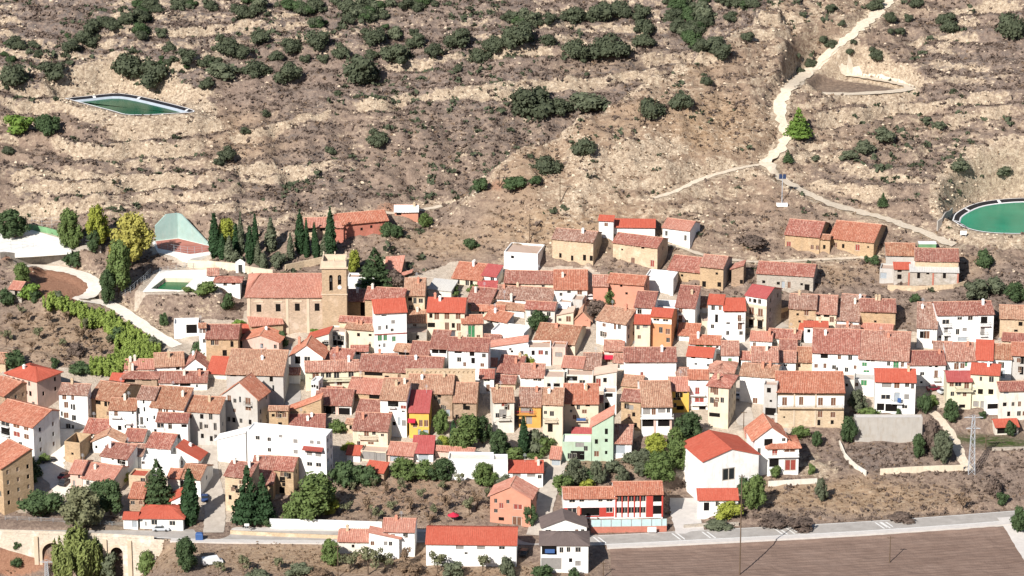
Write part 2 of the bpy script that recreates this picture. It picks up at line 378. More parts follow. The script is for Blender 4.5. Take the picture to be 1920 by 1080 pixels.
for nm, (pl, hw) in WAYS.items():
    CM = catmull(pl, 6); P = march(CM, G1)
    if nm == 'road':                                                   # level over the bridge
        zl = march([(345, 1002)], G1)[0][2]; w_ = CM[:, 0] < 345; P[w_] = on_plane(CM[w_, 0], CM[w_, 1], zl)
    k = np.array([1, 2, 3, 2, 1.0]); k /= k.sum()
    for _ in range(3): P[:, 2] = np.convolve(np.pad(P[:, 2], 2, 'edge'), k, 'valid'); P[:, 0] = np.convolve(np.pad(P[:, 0], 2, 'reflect', reflect_type='odd'), k, 'valid'); P[:, 1] = np.convolve(np.pad(P[:, 1], 2, 'reflect', reflect_type='odd'), k, 'valid')
    WAYW[nm] = (P, hw)
    lo = P.min(0) - hw - 8; hi = P.max(0) + hw + 8
    m0 = (XX > lo[0]) & (XX < hi[0]) & (YY > lo[1]) & (YY < hi[1])
    if nm == 'road': m0 &= ~((XX < -86) & (XX > -400))                 # the bridge carries it there
    x, y = XX[m0], YY[m0]; d, t, _ = seg_dist(x, y, P)
    zr = np.interp(t, np.arange(len(P)), P[:, 2]) - 0.06; mm = 1 - sstep(hw + 0.9, hw + 3.2, d)
    ZZ[m0] = ZZ[m0] * (1 - mm) + zr * mm
    ROUGH[m0] *= sstep(hw + 0.5, hw + 3, d); RISER[m0] *= sstep(hw, hw + 1.5, d)
# ledges of old terraces that run on for a long way
LEDGES = [[(640, 205), (760, 186), (860, 173), (960, 161), (1090, 155), (1230, 141), (1285, 138)], [(880, 183), (960, 173), (1060, 166), (1130, 158)], [(0, 176), (130, 171), (230, 161), (335, 166), (420, 172)], [(0, 204), (60, 204), (112, 202)],
          [(195, 256), (280, 240), (360, 237), (445, 236)], [(85, 264), (170, 274), (300, 277), (405, 274)], [(100, 283), (250, 286), (390, 284)], [(0, 326), (120, 327), (250, 331), (385, 331)], [(0, 352), (130, 350), (300, 345), (380, 346)], [(420, 262), (500, 242), (570, 224), (640, 208)], [(400, 310), (480, 318), (580, 312), (650, 296)], [(430, 340), (540, 330), (640, 318)],
          [(1513, 214), (1600, 209), (1697, 203), (1800, 188), (1925, 168)], [(1760, 229), (1840, 215), (1925, 201)], [(1518, 232), (1590, 224), (1660, 216)], [(1690, 85), (1770, 72), (1850, 60)], [(1770, 22), (1850, 14), (1925, 2)], [(1412, 19), (1440, 30), (1475, 35), (1530, 33)], [(700, 125), (830, 112), (960, 96), (1060, 92)], [(300, 62), (400, 55), (520, 40)], [(160, 135), (340, 118), (430, 108)], [(1180, 120), (1280, 112), (1370, 108)], [(1500, 340), (1590, 352), (1700, 372)], [(1560, 310), (1680, 330), (1760, 345)], [(0, 390), (150, 388), (280, 392)]]
LEDGE = np.zeros_like(ZZ); LBACK = np.zeros_like(ZZ)
for pl in LEDGES:
    P = march(catmull(pl, 6), G1); lo = P.min(0) - 9; hi = P.max(0) + 9; m0 = (XX > lo[0]) & (XX < hi[0]) & (YY > lo[1]) & (YY < hi[1])
    x, y = XX[m0], YY[m0]; d, t, sd = seg_dist(x + (vnoise(x, y, 5, 2) - .5) * 2, y + (vnoise(x, y, 5, 4) - .5) * 2, P); ed = sstep(0, 2, t) * sstep(len(P) - 1, len(P) - 4, t)
    ZZ[m0] += ed * ROUGH[m0] * np.where(sd > 0, -1.3 * np.exp(-((d - 1.6) / 1.5) ** 2), .5 * np.exp(-(d / 1.2) ** 2))
    LEDGE[m0] = np.maximum(LEDGE[m0], ed * np.where(sd > 0, np.exp(-(d / 1.5) ** 2), np.exp(-(d / .7) ** 2))); LBACK[m0] = np.maximum(LBACK[m0], ed * np.where(sd < 0, np.exp(-((d - 3) / 2) ** 2), .8 * np.exp(-((d - 4) / 1.5) ** 2)))
# uneven ground away from pads, ways and houses
pX, pY, _ = project(XX, YY, ZZ)
inv = pin(pX, pY, VILLAGE)
HILLM = np.where(inv, 0.0, 1.0) * sstep(-30, 15, YY)
fine = (abs(XX) < 190) & (YY > -175) & (YY < 155)
am = ROUGH * np.where(inv, 0.03, np.where(pY > 960, 0.10, np.where(pY > 560, .5, 1.0))) * fine
lump = fbm(XX, YY, 9.0, 3, 3); crag = sstep(.46, .62, lump)
ZZ = ZZ + am * ((fbm(XX, YY, 5.0, 4, 3) - 0.5) * 1.9 + (vnoise(XX, YY, 1.9, 6) - 0.5) * 0.9 + crag * (0.4 + 0.9 * vnoise(XX, YY, 2.6, 1)))
GZ = samp(ZZ)
def P3(px, py): return march([(px, py)], GZ)[0]

dC, tC, sC = seg_dist(XX, YY, CREST); SPUR = np.where(sC > 0, np.exp(-(dC / 42) ** 2), 0) * sstep(3, 7, tC) * (pY < 480) * (pX > 700); BEHIND = np.where(sC < 0, np.exp(-(dC / 30) ** 2), 0) * sstep(3, 7, tC) * (pX > 700)
dense_p = lambda P: P[::2] if len(P) > 20 else P
# ---- ground cover weights, one set for each point of the ground: pale rock, dark scrub, dry grass / paved, red soil, green
wx = pX + (fbm(XX, YY, 14, 2, 3) - 0.5) * 70; wy = pY + (fbm(XX, YY, 14, 6, 3) - 0.5) * 34
def blob(l):
    m = np.zeros_like(ZZ)
    for cx, cy, rx, ry, a in l: m = np.maximum(m, a * np.exp(-(((wx - cx) / rx) ** 2 + ((wy - cy) / ry) ** 2) ** 2))
    return m
rock = blob([(190, 222, 90, 24, .9), (350, 178, 50, 16, 1), (180, 375, 230, 32, .85), (60, 315, 110, 20, .6), (190, 300, 90, 16, .6), (520, 230, 90, 40, .25), (590, 325, 100, 22, .6), (860, 290, 34, 50, .55), (680, 300, 30, 40, .4),
             (560, 60, 60, 22, .7), (720, 40, 100, 40, .5), (930, 60, 160, 40, .35), (1100, 60, 140, 40, .4), (1150, 330, 110, 55, .75), (1230, 275, 50, 30, .6), (1060, 370, 60, 40, .6), (1250, 390, 130, 36, .6), (1330, 330, 110, 20, .75),
             (1530, 285, 70, 34, .85), (1450, 75, 70, 36, .6), (1540, 60, 80, 40, .5), (1660, 285, 60, 20, .4), (1800, 330, 120, 22, .55), (1760, 395, 40, 26, .5), (1600, 195, 140, 12, .8), (1600, 150, 120, 24, .75), (1760, 245, 160, 26, .35), (1860, 140, 90, 30, .3),
             (985, 480, 90, 24, .5), (1090, 500, 60, 26, .6), (1400, 480, 110, 30, .5), (330, 590, 90, 40, .55), (390, 570, 50, 24, .5), (530, 430, 90, 26, .35), (1500, 860, 40, 16, .6), (1540, 880, 60, 16, .9), (1700, 935, 130, 14, .45), (1850, 480, 60, 20, .3), (1350, 415, 90, 24, .5)])
rock = np.clip(.85 * rock * (.5 + .6 * crag) * (1 - .8 * TM * (1 - RISER)) + 0.56 * RISER * sstep(0.36, 0.58, fbm(XX, YY, 22, 7, 3)) + .06 * crag * (pY < 560), 0, 1)
rock = np.clip(np.maximum(rock * (1 - .6 * LBACK), LEDGE * (.75 + .4 * vnoise(XX, YY, 7, 5))), 0, 1); rock = np.where(pY > 985, rock * .2, rock)
scrub = blob([(150, 60, 330, 110, .95), (560, 30, 260, 60, .6), (950, 30, 330, 60, .35), (560, 370, 170, 40, .55), (900, 230, 250, 60, .5), (640, 290, 130, 50, .35), (1800, 110, 180, 70, .45), (1640, 330, 120, 40, .4), (1800, 280, 150, 40, .45), (1860, 550, 90, 40, .6),
              (1650, 860, 90, 30, .8), (1600, 965, 240, 12, .6), (1850, 890, 60, 40, .3), (700, 500, 70, 30, .3), (1360, 220, 80, 40, .35), (640, 200, 200, 40, .3), (60, 450, 100, 20, .2)])
scrub = np.clip(scrub + .55 * LBACK + .22 * (pY < 190) + .62 * TM * (1 - RISER) * sstep(.30, .55, fbm(XX, YY, 18, 1, 3)), 0, 1)
grass = blob([(1340, 240, 90, 60, .6), (1180, 130, 160, 40, .35), (1000, 430, 110, 40, .5), (820, 450, 100, 30, .5), (130, 630, 150, 60, .7), (780, 935, 170, 50, .5), (1600, 930, 230, 40, .9), (1100, 870, 120, 40, .6), (600, 1045, 260, 30, .8), (900, 1070, 200, 20, .7), (330, 1040, 60, 30, .7),
              (450, 260, 110, 60, .4), (1720, 500, 130, 30, .5), (1550, 520, 90, 24, .6), (1150, 420, 120, 40, .4)])
rock = np.clip(rock + .36 * SPUR * sstep(.42, .58, fbm(XX, YY, 13, 4, 3)) + .5 * np.exp(-(dC / 2.2) ** 2) * (SPUR > .01), 0, 1) * (1 - .6 * BEHIND); grass = np.clip(grass + .5 * SPUR + .15 * (pY < 500) * (pY > 200), 0, 1); scrub = np.clip(scrub * (1 - .85 * SPUR) + .5 * BEHIND, 0, 1)
for nm in ('hill_track', 'side_track', 'gully_track', 'barn_path', 'field_path'):
    dT, _, _ = seg_dist(XX, YY, dense_p(WAYW[nm][0])); near_ = np.exp(-((dT - WAYW[nm][1]) / 2.2) ** 2) * (dT < 9); rock = np.clip(np.maximum(rock, near_ * (.45 + .5 * vnoise(XX, YY, 6, 3))), 0, 1); scrub = scrub * (1 - .8 * near_)
paved = np.where(pin(wx * 0 + pX + (wx - pX) * .2, pY + (wy - pY) * .2, VILLAGE), 1.0, 0.0)
redsoil = blob([(110, 535, 50, 30, 1), (30, 1055, 75, 30, 1), (90, 505, 70, 14, .7), (760, 930, 160, 46, .35), (60, 480, 100, 10, .6), (960, 345, 60, 12, .5), (740, 395, 60, 10, .5)])
green = blob([(1860, 828, 80, 14, 1), (270, 665, 60, 30, .3), (860, 868, 30, 8, .5), (700, 500, 40, 20, .4), (1100, 880, 60, 30, .25), (200, 1000, 80, 30, .2)])
for nm in ('court', 'pool', 'fronton'):
    paved = np.maximum(paved, (poly_dist(XX, YY, PADW[nm][0]) < 1.5) * 1.0)
dk = poly_dist(XX, YY, PADW['oval'][0]); rock = np.where((dk > -2.6) & (dk < 3.5), 1.0, np.where(dk <= -2.6, 0, rock)); scrub = np.where(dk < 4, 0, scrub); scrub = np.where(dk < -2.6, .45, scrub)
for nm in ('reservoir_left', 'reservoir_right'):
    d = poly_dist(XX, YY, PADW[nm][0]); rock = np.where(d < 7, np.maximum(rock, .75), rock); scrub = np.where(d < 6, scrub * .2, scrub)

ny, nx = ZZ.shape
me = bpy.data.meshes.new('ground')
idx = np.arange(nx * ny).reshape(ny, nx)
quads = np.stack([idx[:-1, :-1], idx[:-1, 1:], idx[1:, 1:], idx[1:, :-1]], -1).reshape(-1, 4)
me.vertices.add(nx * ny); me.vertices.foreach_set('co', np.stack([XX, YY, ZZ], -1).reshape(-1).astype(np.float32))
me.loops.add(quads.size); me.loops.foreach_set('vertex_index', quads.reshape(-1).astype(np.int32))
me.polygons.add(len(quads)); me.polygons.foreach_set('loop_start', np.arange(0, quads.size, 4, dtype=np.int32)); me.polygons.foreach_set('loop_total', np.full(len(quads), 4, np.int32))
me.polygons.foreach_set('use_smooth', np.ones(len(quads), bool))
for nm, ch in (('cover_a', (rock, scrub, grass)), ('cover_b', (paved, redsoil, green))):
    a = me.color_attributes.new(nm, 'FLOAT_COLOR', 'POINT')
    a.data.foreach_set('color', np.stack([*ch, np.ones_like(ZZ)], -1).reshape(-1).astype(np.float32))
me.update(calc_edges=True)
k = NT('ground', 0.95, 0.05)
def att(nm):
    a = k.n('ShaderNodeVertexColor'); a.layer_name = nm; s = k.n('ShaderNodeSeparateColor'); k.l(a.outputs[0], s.inputs[0]); return s.outputs
A, B = att('cover_a'), att('cover_b')
n1 = k.noise(0.12, detail=6, rough=0.7); n2 = k.noise(0.9, detail=5, rough=0.75); n3 = k.noise(2.6, detail=3, rough=0.7)
nw = k.noise(0.55, detail=5, rough=0.72, scl=(0.8, 1.6, 1.6))
soil = k.ramp(n2, [(0.28, (0.120, 0.086, 0.070)), (0.45, (0.215, 0.155, 0.121)), (0.57, (0.305, 0.226, 0.172)), (0.74, (0.47, 0.37, 0.285))])
soil = k.mix(k.mr(n1, 0.40, 0.64, 0, 0.5), soil, k.ramp(n3, [(0.3, (0.13, 0.094, 0.078)), (0.7, (0.28, 0.205, 0.158))]))
gr = k.ramp(nw, [(0.3, (0.235, 0.145, 0.08)), (0.5, (0.36, 0.25, 0.158)), (0.72, (0.47, 0.355, 0.235))])
col = k.mix(k.math('MULTIPLY', A[2], k.mr(n2, 0.25, 0.5)), soil, gr)
sc_ = k.ramp(n3, [(0.3, (0.070, 0.060, 0.056)), (0.55, (0.145, 0.122, 0.110)), (0.75, (0.30, 0.25, 0.21))])
col = k.mix(k.math('MULTIPLY', A[1], k.mr(nw, 0.62, 0.36)), col, sc_)
rk = k.ramp(n2, [(0.33, (0.165, 0.118, 0.085)), (0.43, (0.37, 0.28, 0.195)), (0.54, (0.50, 0.395, 0.28)), (0.72, (0.68, 0.58, 0.44))])
rm = k.mr(k.math('ADD', A[0], k.math('MULTIPLY', k.math('SUBTRACT', nw, 0.5), 2.4)), 0.30, 0.62)
vo = k.n('ShaderNodeTexVoronoi'); vo.feature = 'DISTANCE_TO_EDGE'; vo.inputs['Scale'].default_value = 0.55
mpv = k.n('ShaderNodeMapping'); mpv.inputs['Scale'].default_value = (0.8, 1.2, 1.9)
wv = k.n('ShaderNodeVectorMath'); wv.operation = 'ADD'; nz = k.n('ShaderNodeTexNoise'); nz.inputs['Scale'].default_value = 0.7; k.l(k.pos(), nz.inputs['Vector']); k.l(k.pos(), wv.inputs[0]); k.l(nz.outputs['Color'], wv.inputs[1])
k.l(wv.outputs[0], mpv.inputs[0]); k.l(mpv.outputs[0], vo.inputs['Vector'])
rk = k.mix(k.mr(vo.outputs['Distance'], 0.0, 0.10, 0.40, 0), rk, (0.17, 0.125, 0.095))
rk = k.mix(k.mr(n3, 0.36, 0.46, 0.55, 0), rk, (0.20, 0.145, 0.11))
col = k.mix(rm, col, rk)
rs = k.ramp(n2, [(0.3, (0.25, 0.125, 0.08)), (0.7, (0.38, 0.21, 0.135))])
col = k.mix(k.mr(k.math('ADD', B[1], k.math('MULTIPLY', k.math('SUBTRACT', n2, 0.5), 0.8)), 0.3, 0.6), col, rs)
col = k.mix(k.math('MULTIPLY', B[2], k.mr(nw, 0.3, 0.55)), col, k.ramp(n3, [(0.3, (0.035, 0.06, 0.015)), (0.7, (0.08, 0.12, 0.03))]))
pv = k.ramp(n2, [(0.3, (0.40, 0.325, 0.25)), (0.7, (0.60, 0.51, 0.41))])
col = k.mix(k.mr(B[0], 0.4, 0.6, 0, 0.9), col, pv)
k.color(col)
k.bump(k.math('ADD', n2, k.math('MULTIPLY', n3, 0.6)), 0.9, 0.5)
me.materials.append(k.m)
ground = struct(mk('ground', me))

# ---- ways laid on the ground
def way(name, P, hw, mat, lift=0.05, off=0.0, jit=0.0):
    mb = MB(); n = len(P); T = np.gradient(P[:, :2], axis=0); T /= np.linalg.norm(T, axis=1)[:, None] + 1e-9
    N = np.stack([T[:, 1], -T[:, 0]], 1); rows = []
    for i in range(n):
        row = []
        for f in (-1, -0.5, 0, 0.5, 1):
            h = hw * (1 + (jit * (NR.rand() - 0.5) if abs(f) == 1 else 0)); q = P[i, :2] + N[i] * (off + f * h)
            z = max(P[i, 2], float(GZ(q[0], q[1]))) if not (name == 'road') else P[i, 2]
            row.append((q[0], q[1], z + lift))
        rows.append(row)
    for i in range(n - 1):
        for j in range(4): mb.add([rows[i][j], rows[i][j + 1], rows[i + 1][j + 1], rows[i + 1][j]])
    bpy_o = mb.build(name, mat, None, True); return struct(bpy_o)
def dense(P, step=1.2):
    s = np.concatenate([[0], np.cumsum(np.linalg.norm(np.diff(P[:, :2], axis=0), axis=1))]); q = np.arange(0, s[-1], step)
    return np.stack([np.interp(q, s, P[:, i]) for i in range(3)], 1)
def groundmat(name, a, b, scale=0.6):
    q = NT(name, 0.95, 0.08); q.color(q.ramp(q.noise(scale, detail=6, rough=0.7), [(0.3, a), (0.7, b)])); q.bump(q.noise(4, detail=3), 0.3, 0.05)
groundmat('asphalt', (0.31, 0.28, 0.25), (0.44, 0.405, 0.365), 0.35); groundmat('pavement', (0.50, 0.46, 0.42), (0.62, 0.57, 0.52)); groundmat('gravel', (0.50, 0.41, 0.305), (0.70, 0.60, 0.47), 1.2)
groundmat('paledust', (0.66, 0.58, 0.48), (0.82, 0.75, 0.65), 0.8); groundmat('street', (0.36, 0.31, 0.26), (0.52, 0.46, 0.39), 0.5); groundmat('paint', (0.62, 0.60, 0.56), (0.76, 0.74, 0.70), 2)
for nm, m, j in (('street_left', 'street', .1), ('street_shade', 'asphalt', .1), ('street_school', 'street', .1), ('street_east', 'street', .2), ('plaza_left', 'paledust', .3), ('lane_right', 'pavement', .1), ('hall_ramp', 'pavement', .1),  # street_shade: asphalt, picked darker than the other streets to carry its shade
              ('field_path', 'paledust', .3), ('hill_track', 'gravel', .9), ('side_track', 'gravel', .8), ('gully_track', 'gravel', .8), ('barn_path', 'gravel', .8), ('valley_path', 'gravel', .4)):
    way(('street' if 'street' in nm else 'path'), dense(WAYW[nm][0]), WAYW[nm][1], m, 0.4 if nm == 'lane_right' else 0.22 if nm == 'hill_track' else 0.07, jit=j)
RD = dense(WAYW['road'][0], 1.5)
ring = np.array([(p[0], p[1], PADW['oval'][1] + .12) for p in PADW['oval'][0]] + [(*PADW['oval'][0][0][:2], PADW['oval'][1] + .12)])
way('path', dense(ring, 1.5), 1.5, 'gravel', .05, jit=.5)
way('road', RD, 3.3, 'asphalt', 0.03)
def part_x(P, a, b): return P[(P[:, 0] > a) & (P[:, 0] < b)]
# pavement with a kerb along the field side, and painted lines
def strip_box(name, P, off, hw, h, mat, lift=0.0):
    mb = MB(); T = np.gradient(P[:, :2], axis=0); T /= np.linalg.norm(T, axis=1)[:, None]; N = np.stack([T[:, 1], -T[:, 0]], 1)
    for i in range(len(P) - 1):
        q = [(*(P[j, :2] + N[j] * (off + s * hw)), P[j, 2]) for j, s in ((i, -1), (i, 1), (i + 1, 1), (i + 1, -1))]
        up = [(a, b, c + h + lift) for a, b, c in q]; dn = [(a, b, c + lift - 0.3) for a, b, c in q]
        mb.add(up); mb.add([dn[0], dn[3], up[3], up[0]]); mb.add([dn[1], up[1], up[2], dn[2]])
        if i == 0: mb.add([dn[0], up[0], up[1], dn[1]])
        if i == len(P) - 2: mb.add([dn[3], dn[2], up[2], up[3]])
    return mb.build(name, mat)
struct(strip_box('pavement', part_x(RD, 22, 126), 4.35, 1.0, 0.16, 'pavement'))
struct(strip_box('pavement', part_x(RD, -84, -36), 4.2, 0.8, 0.15, 'pavement'))
struct(strip_box('pavement', part_x(RD, -78, -10), -4.3, 0.9, 0.15, 'pavement'))
way('road_marking', part_x(RD, 20, 130), 0.16, 'paint', 0.045, 2.9); way('road_marking', part_x(RD, 20, 130), 0.10, 'paint', 0.045, -3.0); way('road_marking', part_x(RD, -150, -20), 0.12, 'paint', 0.045, 2.9)
for px_ in (1125, 1268, 1330, 1468, 1480, 1657, 1668):                  # pairs of crossing bars
    p = P3(px_, 1005 - (px_ - 1300) * 0.052); i = int(np.argmin(abs(RD[:, 0] - p[0]))); q = RD[i]
    for s in (0, 1.2):
        mb = MB(); a = q[:2] + np.array([s, 0]); mb.add([(a[0] - 1.6, a[1] + 1.9, q[2] + .05), (a[0] + 0.3, a[1] - 2.2, q[2] + .05), (a[0] + 0.75, a[1] - 2.2, q[2] + .05), (a[0] - 1.15, a[1] + 1.9, q[2] + .05)][::1])
        struct(mb.build('road_marking', 'paint'))
# ploughed field below the road: furrows are real ridges
fx = np.arange(22, 190, 0.9); rows = []
def road_y(x): return np.interp(x, RD[:, 0], RD[:, 1])
mb = MB(); fy = np.arange(0, 62, 0.45)
def fpt(x, t):
    y = road_y(x) - 5.6 - t; lim = 132 - t * -0.28
    z = float(GZ(x, y)) + 0.10 + 0.11 * math.sin(t * 2 * math.pi / 1.35 + 0.6 * math.sin(x * .07)) * (0.6 + 0.8 * float(vnoise(x, y, 6, 3))) + 0.10 * float(vnoise(x, y, 1.3, 5))
    return (x, y, z)
fxs = np.arange(24, 150, 1.4)
XF, TF = np.meshgrid(fxs, fy); XF2 = np.minimum(XF, 131 + TF * 0.28); YF = road_y(XF2) - 5.6 - TF
ZF = GZ(XF2, YF) + 0.12 + 0.035 * np.sin(TF * 2 * np.pi / 1.35 + 0.6 * np.sin(XF2 * .07)) * (0.5 + 0.9 * vnoise(XF2, YF, 6, 3)) + 0.16 * vnoise(XF2, YF, 1.3, 5)
vs = np.stack([XF2, YF, ZF], -1).reshape(-1, 3); ii = np.arange(len(vs)).reshape(XF.shape)
qs = np.stack([ii[:-1, :-1], ii[1:, :-1], ii[1:, 1:], ii[:-1, 1:]], -1).reshape(-1, 4)
fm = bpy.data.meshes.new('ploughed_field'); fm.from_pydata(vs.tolist(), [], qs.tolist())
q = NT('plough', 0.95, 0.05); nn = q.noise(0.45, detail=6, rough=0.75, scl=(0.3, 1.1, 1))
q.color(q.mix(q.mr(q.noise(0.06, detail=3), 0.35, 0.65, 0, 0.6), q.ramp(nn, [(0.3, (0.150, 0.100, 0.078)), (0.55, (0.205, 0.141, 0.110)), (0.75, (0.26, 0.186, 0.148))]), q.ramp(nn, [(0.3, (0.182, 0.125, 0.098)), (0.7, (0.265, 0.188, 0.149))]))); q.bump(q.noise(3, detail=4), 0.8, 0.15)
fm.materials.append(MAT['plough']); fm.update(); struct(mk('field', fm))
# ------------------------------------------------------------------ houses
def unit_mesh(fn, name, mats):
    mb = MB(); fn(mb); return mb.mesh(name, mats)
PANE = {}; FRAME = {}
def pane_mesh(mat):
    if mat not in PANE: PANE[mat] = unit_mesh(lambda m: m.box(-.5, .5, 0, 1, -.5, .5), 'window', mat)
    return PANE[mat]
def frame_mesh(mat='frame'):
    def f(m):
        t = 0.07
        m.box(-.5, -.5 + t, 0, 1, -.5, .5); m.box(.5 - t, .5, 0, 1, -.5, .5); m.box(-.5 + t, .5 - t, 0, 1, .5 - t, .5); m.box(-.5 + t, .5 - t, 0, 1, -.5, -.5 + t)
        m.box(-.03, .03, 0, 1, -.5 + t, .5 - t)
    if mat not in FRAME: FRAME[mat] = unit_mesh(f, 'frame', mat)
    return FRAME[mat]
WSTY = {'d': 'glass', 'k': 'hollow', 'b': 'wood', 'g': 'shutter_green', 'w': 'blind', 'm': 'metal_grey', 'r': 'wood_red'}

def facade(mb, frame, W, zb, H, ops, depth=0.22):
    """wall from z=zb to z=H along local u in -W/2..W/2 with openings (u, z, w, h); frame maps (u, depth, z) to local xyz"""
    us = sorted({-W / 2, W / 2, *[max(-W / 2, min(W / 2, o[0] + s * o[2] / 2)) for o in ops for s in (-1, 1)]})
    zs = sorted({zb, H, *[max(zb, min(H, o[1] + s * o[3] / 2)) for o in ops for s in (-1, 1)]})
    for i in range(len(us) - 1):
        for j in range(len(zs) - 1):
            uc, zc = (us[i] + us[i + 1]) / 2, (zs[j] + zs[j + 1]) / 2
            if any(abs(uc - o[0]) < o[2] / 2 and abs(zc - o[1]) < o[3] / 2 for o in ops): continue
            mb.add([frame(us[i], 0, zs[j]), frame(us[i + 1], 0, zs[j]), frame(us[i + 1], 0, zs[j + 1]), frame(us[i], 0, zs[j + 1])])
    for u, z, w_, h_ in [o[:4] for o in ops]:
        a, b, c, d = u - w_ / 2, u + w_ / 2, z - h_ / 2, z + h_ / 2
        for p, q in (((a, c), (a, d)), ((a, d), (b, d)), ((b, d), (b, c)), ((b, c), (a, c))):
            mb.add([frame(p[0], 0, p[1]), frame(q[0], 0, q[1]), frame(q[0], depth, q[1]), frame(p[0], depth, p[1])])

def slope(mb, eL, eR, rR, rL, t=0.17, rib=0.075, pitch=0.46, jag=0.10, sag=0.10, rnd=R):
    """a roof slope as rows of cover tiles: real ridges running down the slope, an uneven eave, a little sag"""
    eL, eR, rR, rL = [np.array(p, float) for p in (eL, eR, rR, rL)]
    We = max(np.linalg.norm(eR - eL), np.linalg.norm(rR - rL)); Ls = np.linalg.norm((rL + rR) / 2 - (eL + eR) / 2)
    nu = max(2, min(90, int(We / pitch) * 2)); nv = max(1, min(5, int(Ls / 1.5)))
    ph = rnd.random() * 9; g = []
    off = [(rnd.random() - .5) * jag for _ in range(nu + 1)]
    for j in range(nv + 1):
        v = j / nv; row = []
        for i in range(nu + 1):
            u = i / nu; e = eL + (eR - eL) * u; r_ = rL + (rR - rL) * u; p = e + (r_ - e) * v
            dn = (e - r_) / (np.linalg.norm(e - r_) + 1e-9)
            if j == 0: p = p + dn * off[i]
            z = rib * (i % 2) - sag * math.sin(math.pi * u) * math.sin(math.pi * min(1, v + .25)) * (0.5 + 0.5 * math.sin(ph)) + (rnd.random() - .5) * 0.05
            row.append((p[0], p[1], p[2] + z))
        g.append(row)
    uvf = lambda i, j: (We * i / nu + ph * 10, Ls * (1 - j / nv) + ph * 7)
    for j in range(nv):
        for i in range(nu):
            mb.add([g[j][i], g[j][i + 1], g[j + 1][i + 1], g[j + 1][i]], [uvf(i, j), uvf(i + 1, j), uvf(i + 1, j + 1), uvf(i, j + 1)])
    D = lambda p: (p[0], p[1], p[2] - t)
    for i in range(nu): mb.add([D(g[0][i]), D(g[0][i + 1]), g[0][i + 1], g[0][i]], [uvf(i, 0)] * 4)
    for j in range(nv):
        mb.add([g[j][0], g[j + 1][0], D(g[j + 1][0]), D(g[j][0])], [uvf(0, j)] * 4); mb.add([D(g[j][nu]), D(g[j + 1][nu]), g[j + 1][nu], g[j][nu]], [uvf(nu, j)] * 4)
    b = [D(g[0][0]), D(g[nv][0]), D(g[nv][nu]), D(g[0][nu])]; mb.add(b, [uvf(0, 0)] * 4)

SPECS = []
def H(x0, x1, yb, ye, yr, wall, roof, typ, yaw, win, label, **o):
    o.update(x0=x0, x1=x1, yb=yb, ye=ye, yr=yr, wall=wall, roof=roof, typ=typ, yaw=yaw, win=win, label=label); SPECS.append(o)

def fill_gaps():
    """in the close-built village a wall runs down behind the roof in front of it"""
    for s in SPECS:
        xc = (s['x0'] + s['x1']) / 2
        if s.get('fix') or s.get('nofill') or not pin(xc, s['yb'], VILLAGE): continue
        gs = []
        for f in (.2, .5, .8):
            x = s['x0'] + (s['x1'] - s['x0']) * f
            c = [t['yr'] - s['yb'] for t in SPECS if t is not s and t['x0'] - 3 < x < t['x1'] + 3 and t['yb'] > s['yb'] + 6 and t['yr'] > s['yb'] - 12]
            if c: gs.append(min(c))
        gs.sort()
        if len(gs) >= 2 and 0 < gs[len(gs) // 2] < 34: s['yb'] += gs[len(gs) // 2] + 3
NOJIT = ('church', 'hall', 'school_wing', 'roof_terrace', 'retaining_wall', 'apartment_block', 'mansion', 'warehouse')
def vary():
    """no two houses stand quite square or carry tiles of one age"""
    rv = random.Random(5)
    for s in SPECS:
        if not (s.get('keep') or s.get('name') in NOJIT or abs(s['yaw']) > 16): s['yaw'] += rv.uniform(-6, 9)
        if s['roof'] == 'old': s['roof'] = rv.choice(['old', 'old2', 'old3', 'old4', 'old5'])
        if s['roof'] == 'darkroof' and rv.random() < .3: s['roof'] = 'old2'
        if isinstance(s['win'], list) and s.get('name', 'house') == 'house' and len(s['win']) < 4 and s['yb'] - s['ye'] > 34 and s['x1'] - s['x0'] > 30 and not s.get('blank'):
            for q in range(rv.randint(2, 4)): s['win'] = s['win'] + [(rv.uniform(s['x0'] + 6, s['x1'] - 6), s['ye'] + rv.choice([10, 12, 27, 29]), rv.uniform(5, 7.5), rv.uniform(7, 11), rv.choice('ddbkb'))]
        elif s['win'] == '' and s.get('name', 'house') == 'house' and s['yb'] - s['ye'] > 18: s['win'] = rv.choice(['2x1', '1x1', '2x2', '3x1k'])
def prepare():
    vary()
    fill_gaps()
    pts = march([((s['x0'] + s['x1']) / 2, s['yb']) for s in SPECS], GZ)
    for s, p in zip(SPECS, pts):
        s['P'] = p.copy(); measure(s)
